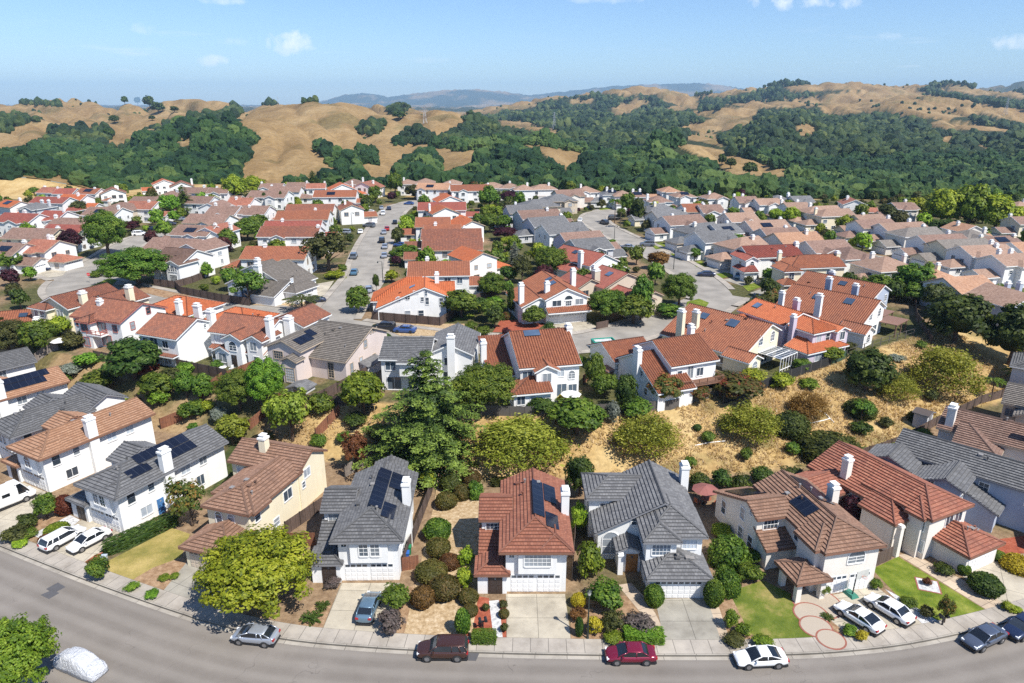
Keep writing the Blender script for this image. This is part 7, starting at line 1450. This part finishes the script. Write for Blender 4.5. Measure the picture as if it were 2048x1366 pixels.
fence('dark', [(806, 1140), (836, 1060), (862, 990), (876, 945)], 1.8, 'dark side fence along the gravel garden'); fence('red', [(804, 1142), (838, 1136)], 1.7, 'short red gate fence by the bins')
fence('red', [(568, 1092), (632, 1092)], 1.8, 'red board fence between cream house and white house'); fence('dark', [(572, 1070), (656, 1012)], 1.8, 'dark board fence beside the cream side wall')
fence('dark', [(1144, 1162), (1150, 1080), (1150, 1030)], 1.8, 'dark fence right of the brick red house'); fence('dark', [(1746, 1135), (1782, 1118)], 1.7, 'slatted wooden gate left of the rust roofed house')
fence('red', [(1166, 770), (1190, 748), (1184, 740)], 1.7, 'red fence beside the red barrel tiled house'); fence('dark', [(1862, 690), (1832, 640), (1828, 600)], 1.7, 'dark fence dropping behind the brown pergola')
fence('dark', [(1192, 660), (1216, 655)], 1.6, 'short dark fence by the wide garage driveway', ZP)
# ------------------------------------------------------------------ small things of the place
IRON = plain('lamp_iron', (.035, .045, .04), .5, .3); LGL = plain('lamp_glass', (.5, .5, .46), .3)
def lamp(px, py, z, h, label, yaw=0):
    x, y = unproj(px, py, z); r_ = empty('street_lamp', (x, y, z), R(yaw)); tag(r_, label, 'street lamp', 'street lamps')
    m = MB(); m.tube([(0, 0, -.2), (0, 0, h)], [.085, .06], 8); m.cyl((0, 0, 0), .15, .5, 8, 0, .09); m.build('pole', IRON, r_)
    m = MB(); m.cyl((0, 0, h), .14, .4, 6, 0, .2); m.build('lantern', LGL, r_); m = MB(); m.cyl((0, 0, h + .4), .26, .16, 6, 0, .05); m.cyl((0, 0, h + .56), .03, .15, 6); m.build('lamp_cap', IRON, r_)
def armlamp(px, py, h, label, dx):
    x, y = unproj(px, py, ZP + .1); r_ = empty('street_lamp', (x, y, ZP)); tag(r_, label, 'street lamp', 'street lamps')
    m = MB(); m.tube([(0, 0, -.2), (0, 0, h)], [.11, .07], 8); m.tube([(0, 0, h), (dx * .5, 0, h + .15), (dx, 0, h + .1)], .05, 6); m.build('pole', IRON, r_)
    m = MB(); m.cyl((dx, 0, h - .35), .22, .4, 8, 0, .1); m.build('lamp_head', IRON, r_)
lamp(1175, 1276, .17, 5.0, 'green iron lantern lamp post at the front pavement')
armlamp(766, 562, 5.2, 'arm lamp beside the straight street near the crossing', -1.1); armlamp(1347, 538, 5.6, 'tall arm lamp beside the curved street', .9); armlamp(1527, 596, 5.0, 'lamp post by the driveway at the curved street corner', -.6); armlamp(1228, 488, 6.0, 'slim lamp post by the far curved street', .8); armlamp(372, 640 - 80, 4.6, 'lamp post beside the left cross street', .6); armlamp(704, 452, 5, 'lamp post among the far front lawns', .8)
def mailbox(px, py, label):
    p = gp(px, py); r_ = empty('mailbox', p, .2); tag(r_, label, 'mailbox', 'kerb mailboxes')
    m = MB(); m.box(-.06, .06, -.06, .06, -.2, 1.0); m.box(-.45, .45, -.05, .05, .86, .96); m.build('post', BLK, r_)
    for s in (-.28, .28):
        m = MB(); m.loft([[(s + .16 * math.cos(t), y_, 1.1 + (.16 * math.sin(t) if math.sin(t) > 0 else -.12)) for t in [2 * math.pi * k / 12 for k in range(12)]] for y_ in (-.28, .28)], 0); m.build('box', BLK, r_)
mailbox(1190, 1272, 'twin black mailbox at the lamp post'); mailbox(1884, 1250, 'grey twin mailbox on the rockery by the green lawn')
mailbox(966, 1258, 'twin black mailbox beside the white stone path')
def bin_(px, py, col, label):
    p = gp(px, py); r_ = empty('wheelie_bin', p, .1); tag(r_, label, 'bin', 'wheeled bins'); m = MB()
    m.loft([[(-.24, -.26, .08), (.24, -.26, .08), (.24, .26, .08), (-.24, .26, .08)], [(-.3, -.34, 1.0), (.3, -.34, 1.0), (.3, .34, 1.0), (-.3, .34, 1.0)]], 0); m.build('body', col, r_)
    m = MB(); m.box(-.32, .32, -.37, .36, 1.0, 1.08); m.build('lid', col, r_); m = MB()
    for s in (-.22, .22): m.loft([[(s + dx, .3 + .1 * math.cos(k), .1 + .1 * math.sin(k)) for k in [j * .7854 for j in range(8)]] for dx in (-.03, .03)], 0)
    m.build('wheel', BLK, r_)
bin_(814, 1120, plain('bin_blue', (.03, .12, .4), .5), 'blue wheeled bin behind the red gate fence'); bin_(818, 1108, plain('bin_green', (.02, .2, .08), .5), 'green wheeled bin behind the blue bin'); bin_(210, 1128, plain('bin_grey', (.4, .45, .5), .5), 'pale grey utility box on the bed by the hedge')
def hoop():
    p = gp(1704, 1192); r_ = empty('basketball_hoop', p, R(200)); tag(r_, 'portable basketball hoop with green base before the garage', 'basketball hoop')
    m = MB(); m.loft([[(-.5, -.9, 0), (.5, -.9, 0), (.5, .5, 0), (-.5, .5, 0)], [(-.35, -.7, .3), (.35, -.7, .3), (.35, .3, .3), (-.35, .3, .3)]], 0); m.build('base', plain('hoop_green', (.03, .16, .11), .5), r_)
    m = MB(); m.tube([(0, 0, .2), (0, .1, 2.6), (0, .75, 3.05)], .06, 8); m.build('pole', BLK, r_); m = MB(); m.box(-.8, .8, .75, .8, 2.8, 3.75); m.build('backboard', LGL, r_)
    m = MB(); n = 14; m.loft([[(.23 * math.cos(t) * k, 1.05 + .23 * math.sin(t) * k, zz) for t in [2 * math.pi * q / n for q in range(n)]] for k, zz in ((1, 3.05), (1.1, 3.05), (1.1, 3.08), (1, 3.08), (1, 3.05))], 0, False); m.build('rim', plain('hoop_orange', (.5, .1, .02), .5), r_)
hoop()
def umbrella(px, py, z, r, h, mat, label):
    x, y = unproj(px, py, z + h); r_ = empty('patio_umbrella', (x, y, z)); tag(r_, label, 'umbrella', 'garden umbrellas'); n = 8
    m = MB(); top = (0, 0, h + .25)
    for k in range(n):
        a, b = 2 * math.pi * k / n, 2 * math.pi * (k + 1) / n
        m.face([(r * math.cos(a), r * math.sin(a), h - .35), (r * math.cos(b), r * math.sin(b), h - .35), top]); m.face([(r * math.cos(b), r * math.sin(b), h - .36), (r * math.cos(a), r * math.sin(a), h - .36), (0, 0, h + .23)])
    m.build('canopy', mat, r_); m = MB(); m.tube([(0, 0, -.1), (0, 0, h + .3)], .035, 6); m.cyl((0, 0, 0), .3, .08, 10); m.build('pole', BLK, r_)
umbrella(1411, 974, .2, 1.7, 2.5, plain('canopy_maroon', (.25, .09, .075), .8), 'maroon patio umbrella behind the slate grey roofed house'); umbrella(1142, 784, 5, 1.6, 2.3, plain('canopy_white', (.75, .72, .68), .8), 'white patio umbrella behind the red barrel tiled house'); umbrella(118, 678, 5, 1.6, 2.3, MATS['canopy_white'], 'white patio umbrella below the pale yellow house')
def chair(x, y, yaw, mat, label, grp):
    z = gz(x, y); r_ = empty('garden_chair', (x, y, z), R(yaw)); tag(r_, label, 'chair', grp)
    m = MB(); m.box(-.3, .3, -.3, .3, .38, .44); m.build('seat', mat, r_); m = MB(); m.box(-.3, .3, .26, .32, .44, 1.05); m.build('backrest', mat, r_)
    for sx_ in (-.26, .26):
        for sy_ in (-.26, .26): m = MB(); m.box(sx_ - .03, sx_ + .03, sy_ - .03, sy_ + .03, 0, .38); m.build('leg', mat, r_)
def table(x, y, mat, label, rr=.6):
    z = gz(x, y); r_ = empty('garden_table', (x, y, z)); tag(r_, label, 'table'); m = MB(); m.cyl((0, 0, .7), rr, .05, 16); m.build('tabletop', mat, r_); m = MB(); m.cyl((0, 0, 0), .06, .7, 8); m.build('leg', mat, r_)
WP = plain('chair_white', (.8, .8, .78), .5); WD = plain('chair_wood', (.3, .1, .05), .6)
x, y = unproj(447, 742, 5)
table(x, y, WP, 'white round table on the furnished patio'); 
for i, (dx, dy, yw, w_) in enumerate(((-1.2, .3, 110, 'left of'), (1.3, .2, 250, 'right of'), (.2, -1.1, 180, 'in front of'))): chair(x + dx, y + dy, yw, WP, f'white garden chair {w_} the round patio table', 'white chairs on the furnished patio')
x, y = unproj(1411, 1006, .15); table(x, y, WD, 'wooden table under the maroon umbrella', .7); chair(x + 1.3, y - .4, 240, WD, 'wooden chair right of the maroon umbrella table', 'chairs under the maroon umbrella'); chair(x - 1.2, y - .3, 120, WD, 'wooden chair left of the maroon umbrella table', 'chairs under the maroon umbrella')
def shed(px, py, z, w, d, h, yaw, wall, roof, label):
    x, y = unproj(px, py, z); r_ = empty('garden_shed', (x, y, z), R(yaw)); tag(r_, label, 'shed')
    V = Vol(-w / 2, w / 2, -d / 2, d / 2, 'lr', h, .3, .25, -1); a, b, c = MB(), MB(), MB(); V.wall(a); roof_mesh([V], None, b, c, .12)
    a.build('wall', wall, r_); b.build('roof', roof, r_); c.build('fascia', TRIMS['grey'], r_); m = MB(); m.box(-.5, .5, -d / 2 - .05, -d / 2 + .02, 0, 1.8); m.build('door', TRIMS['grey'], r_)
shed(604, 790, 4.2, 3.4, 2.6, 1.7, -20, W['grey'], RT['grey'], 'grey garden shed with pale roof below the blush house'); shed(738, 742, 5, 3.0, 4.0, 1.9, -28, W['grey'], RT['grey'], 'dark roofed shed between blush house and grey roofed house'); shed(1224, 756, 5, 2.4, 2.2, 1.8, 20, TRIMS['brown'], TRIMS['brown'], 'small brown shed beside the wooden balcony house'); shed(1844, 845, 1, 2.2, 2.0, 1.9, 40, W['grey'], TRIMS['dark'], 'dark flat shed at the lower slope fence')
def skip_():
    x, y = unproj(1206, 694, ZP + .03); r_ = empty('skip_container', (x, y, ZP + .03), R(12)); tag(r_, 'teal green waste skip standing on the cross street', 'skip'); tl = plain('skip_teal', (.02, .30, .22), .5)
    m = MB(); q = [(-2.0, -1.0), (2.0, -1.0), (2.0, 1.0), (-2.0, 1.0)]
    m.loft([[(a, b, .15) for a, b in q], [(a * 1.08, b * 1.08, 1.5) for a, b in q], [(a * 1.0, b * .98, 1.5) for a, b in q], [(a * .95, b * .92, .6) for a, b in q]], 0); m.build('body', tl, r_)
    m = MB(); m.box(-1.7, 1.7, -.8, .8, .6, 1.35); m.build('rubbish', STONE, r_)
skip_()
def stop():
    x, y = unproj(180, 566, ZP); r_ = empty('stop_sign', (x, y, ZP), R(18)); tag(r_, 'red octagonal stop sign at the left side street', 'road sign')
    m = MB(); m.tube([(0, 0, -.2), (0, 0, 2.1)], .04, 6); m.build('pole', METAL, r_)
    m = MB(); m.loft([[(.42 * math.cos(math.pi / 8 + k * math.pi / 4), y_, 2.3 + .42 * math.sin(math.pi / 8 + k * math.pi / 4)) for k in range(8)] for y_ in (-.07, -.045)], 0); s_ = m.build('sign_plate', plain('sign_red', (.55, .02, .03), .4), r_)
    cu = bpy.data.curves.new('lettering', 'FONT'); cu.body = 'STOP'; cu.size = .27; cu.align_x = 'CENTER'; cu.align_y = 'CENTER'; cu.extrude = .003; cu.materials.append(TRIM)
    t_ = link('lettering', cu); me = bpy.data.meshes.new_from_object(t_); bpy.data.objects.remove(t_); link('lettering', me, s_, (0, -.08, 2.3), (math.pi / 2, 0, 0))
stop()
def tower(px, py, h, label):
    p = gp(px, py); r_ = empty('pylon', p, .4); tag(r_, label, 'pylon', 'transmission pylons on the hills'); m = MB(); st = plain('pylon_steel', (.35, .36, .38), .5, .4); w_ = h * .11; t_ = h * .006
    lv = [(0, w_), (h * .3, w_ * .62), (h * .6, w_ * .34), (h, w_ * .1)]
    for s in (-1, 1):
        for u in (-1, 1): m.tube([(s * a, u * a, z) for z, a in lv], t_, 4)
    for (z0, a0), (z1, a1) in zip(lv, lv[1:]):
        for s in (-1, 1):
            m.tube([(s * a0, -a0, z0), (s * a1, a1, z1)], t_ * .7, 4); m.tube([(-a0, s * a0, z0), (a1, s * a1, z1)], t_ * .7, 4)
    for z in (h * .66, h * .8, h * .93): m.tube([(-w_ * 1.5, 0, z), (0, 0, z + h * .02), (w_ * 1.5, 0, z)], t_, 4)
    m.build('lattice', st, r_)
tower(850, 248, 26, 'steel pylon on the central golden hill'); tower(2010, 230, 40, 'steel pylon on the right golden ridge'); tower(1108, 258, 34, 'steel pylon above the right valley woods'); tower(557, 208, 20, 'small steel pylon on the middle skyline')
# white drain pipes lying on the slope
for i, (pts, lb) in enumerate((([(1390, 892), (1420, 886), (1452, 883)], 'white drain pipe lying by the little round slope shrub'), ([(1618, 848), (1646, 842), (1660, 838)], 'white drain pipe below the amber dry shrub'), ([(1630, 815), (1650, 828), (1668, 846)], 'thin pale hose down the slope beside the amber shrub'))):
    m = MB(); m.tube([gp(*q) + Vector((0, 0, .1)) for q in pts], .07, 6); tag(m.build('drain_pipe', TRIM), lb, 'pipe')
# pool and stepping boards in the gardens behind the cream house
for i in range(13):
    a, b = gp(690 + i * 3.6, 872 - i * 5.6), gp(716 + i * 3.2, 868 - i * 5.4); m = MB(); m.box(-(b - a).length / 2, (b - a).length / 2, -.12, .12, 0, .12, 0, Matrix.Translation((a + b) / 2) @ Matrix.Rotation(math.atan2((b - a).y, (b - a).x), 4, 'Z'))
    if i == 0: steps = empty('garden_steps', (0, 0, 0)); tag(steps, 'flight of timber steps climbing the dry garden slope', 'steps')
    m.build('tread', FM['grey'], steps)
# ------------------------------------------------------------------ labels that single each plant out
def relation(dx, dy): return ('right of' if dx > 0 else 'left of') if abs(dx) > abs(dy) * 1.25 else ('before' if dy > 0 else 'behind')
AP = [(s, *proj(x, y, z + 3)) for s, x, y, z, r in ANCH if s]
groups = {}
for root, what, x, y, z in PLANTS:
    px, py = proj(x, y, z); s, ax, ay = min(AP, key=lambda t: (t[1] - px) ** 2 + (t[2] - py) ** 2 * 1.6)
    groups.setdefault(f"{what} {relation(px - ax, py - ay)} the {s}", []).append((px, root, what))
for lb, lst in groups.items():
    lst.sort(key=lambda t: t[0])
    for i, (px, root, what) in enumerate(lst):
        l = lb
        if len(lst) == 2: l = ('left hand ', 'right hand ')[i] + lb
        elif len(lst) > 2: l = lb + f", {ordn(i + 1)} from left"
        wds = l.split()
        while len(wds) > 16:
            k_ = 2 if l.startswith(('left hand', 'right hand')) else 0
            del wds[k_]
        root['label'] = ' '.join(wds); root['group'] = 'trees of the gardens' if root['category'] == 'tree' else 'shrubs of the gardens'
# ------------------------------------------------------------------ camera, sun, sky
cd = bpy.data.cameras.new('camera'); cam = link('camera', cd, None, (0, 0, HC), (math.pi / 2 - TH, 0, 0))
cd.sensor_width = 36; cd.lens = FP / 2048 * 36; cd.clip_start = 1; cd.clip_end = 30000
SC.camera = cam
SUND = Vector((.70, -.67, 1.30)).normalized()
sl = bpy.data.lights.new('sun', 'SUN'); sl.energy = 5.0; sl.angle = R(.5); sl.color = (1, .965, .90)
so = link('sun', sl); so.rotation_euler = SUND.to_track_quat('Z', 'Y').to_euler()
w = bpy.data.worlds.new('World'); SC.world = w; w.use_nodes = True
nt = w.node_tree; bg = nt.nodes['Background']
sky = nt.nodes.new('ShaderNodeTexSky'); sky.sky_type = 'NISHITA'; sky.sun_disc = False
sky.sun_elevation = math.asin(SUND.z); sky.sun_rotation = math.atan2(SUND.x, SUND.y); sky.altitude = 250; sky.air_density = 1.0; sky.dust_density = .35; sky.ozone_density = 2.4
# thin fair weather clouds high in the sky
tc = nt.nodes.new('ShaderNodeTexCoord'); sx = nt.nodes.new('ShaderNodeSeparateXYZ'); L(nt, tc.outputs['Generated'], sx.inputs[0])
den = mth(nt, 'ADD', mth(nt, 'MAXIMUM', sx.outputs[2], 0.0), .06)
cx = nt.nodes.new('ShaderNodeCombineXYZ'); L(nt, mth(nt, 'DIVIDE', sx.outputs[0], den), cx.inputs[0]); L(nt, mth(nt, 'DIVIDE', sx.outputs[1], den), cx.inputs[1])
n1 = noise(nt, 1.1, 7, cx.outputs[0], .6); n2 = noise(nt, .35, 2, cx.outputs[0])
wx = nt.nodes.new('ShaderNodeTexNoise'); wx.inputs['Scale'].default_value = 42; wx.inputs['Detail'].default_value = 6; wx.inputs['Roughness'].default_value = .62; L(nt, tc.outputs['Generated'], wx.inputs['Vector'])
az = mth(nt, 'DIVIDE', sx.outputs[0], mth(nt, 'MAXIMUM', sx.outputs[1], .05)); el = mth(nt, 'DIVIDE', sx.outputs[2], mth(nt, 'MAXIMUM', sx.outputs[1], .05))
puffs = None
for pxx, pyy, ww, hh, st in ((575, 88, 62, 20, 1.), (430, 122, 34, 11, .8), (286, 54, 26, 13, .5), (1610, 4, 110, 15, 1.), (2024, 84, 44, 17, .9), (1790, 74, 26, 10, .5), (1210, 0, 80, 7, .5), (470, 84, 44, 8, .35), (440, 2, 50, 7, .6), (860, 120, 60, 6, .2)):
    v_ = (pyy - 683) / FP; fw = CT - v_ * ST; a0 = (pxx - 1024) / FP / fw; e0 = -(ST + v_ * CT) / fw
    q = mth(nt, 'ADD', mth(nt, 'POWER', mth(nt, 'DIVIDE', mth(nt, 'SUBTRACT', az, a0), ww * 1.5 / FP), 2.), mth(nt, 'POWER', mth(nt, 'DIVIDE', mth(nt, 'SUBTRACT', el, e0), hh * 1.35 / FP), 2.))
    f_ = mth(nt, 'MULTIPLY', mth(nt, 'MAXIMUM', mth(nt, 'SUBTRACT', mth(nt, 'SUBTRACT', 1.75, q), mth(nt, 'MULTIPLY', wx.outputs['Fac'], 2.7)), 0.), st)
    puffs = f_ if puffs is None else mth(nt, 'MAXIMUM', puffs, f_)
cm = mth(nt, 'MULTIPLY', ramp(nt, n1, [(.56, (0, 0, 0)), (.78, (1, 1, 1))]), ramp(nt, n2, [(.5, (0, 0, 0)), (.68, (1, 1, 1))]))
cm = mth(nt, 'MINIMUM', mth(nt, 'ADD', mth(nt, 'MULTIPLY', cm, .5), mth(nt, 'MULTIPLY', puffs, 1.0)), 1.)
mixed = mixc(nt, mth(nt, 'MULTIPLY', cm, .8), mixc(nt, 1.0, sky.outputs[0], (.80, .94, 1.16), 'MULTIPLY'), (9.5, 9.6, 9.8))
L(nt, mixed, bg.inputs[0]); bg.inputs[1].default_value = .098
SC.view_settings.view_transform = 'Standard'; SC.view_settings.look = 'None'; SC.view_settings.exposure = .50; SC.view_settings.gamma = 1
SC.render.engine = 'CYCLES'; SC.cycles.max_bounces = 6; SC.cycles.transparent_max_bounces = 6; SC.cycles.volume_bounces = 0
SC.cycles.use_denoising = False; SC.cycles.caustics_reflective = False; SC.cycles.caustics_refractive = False
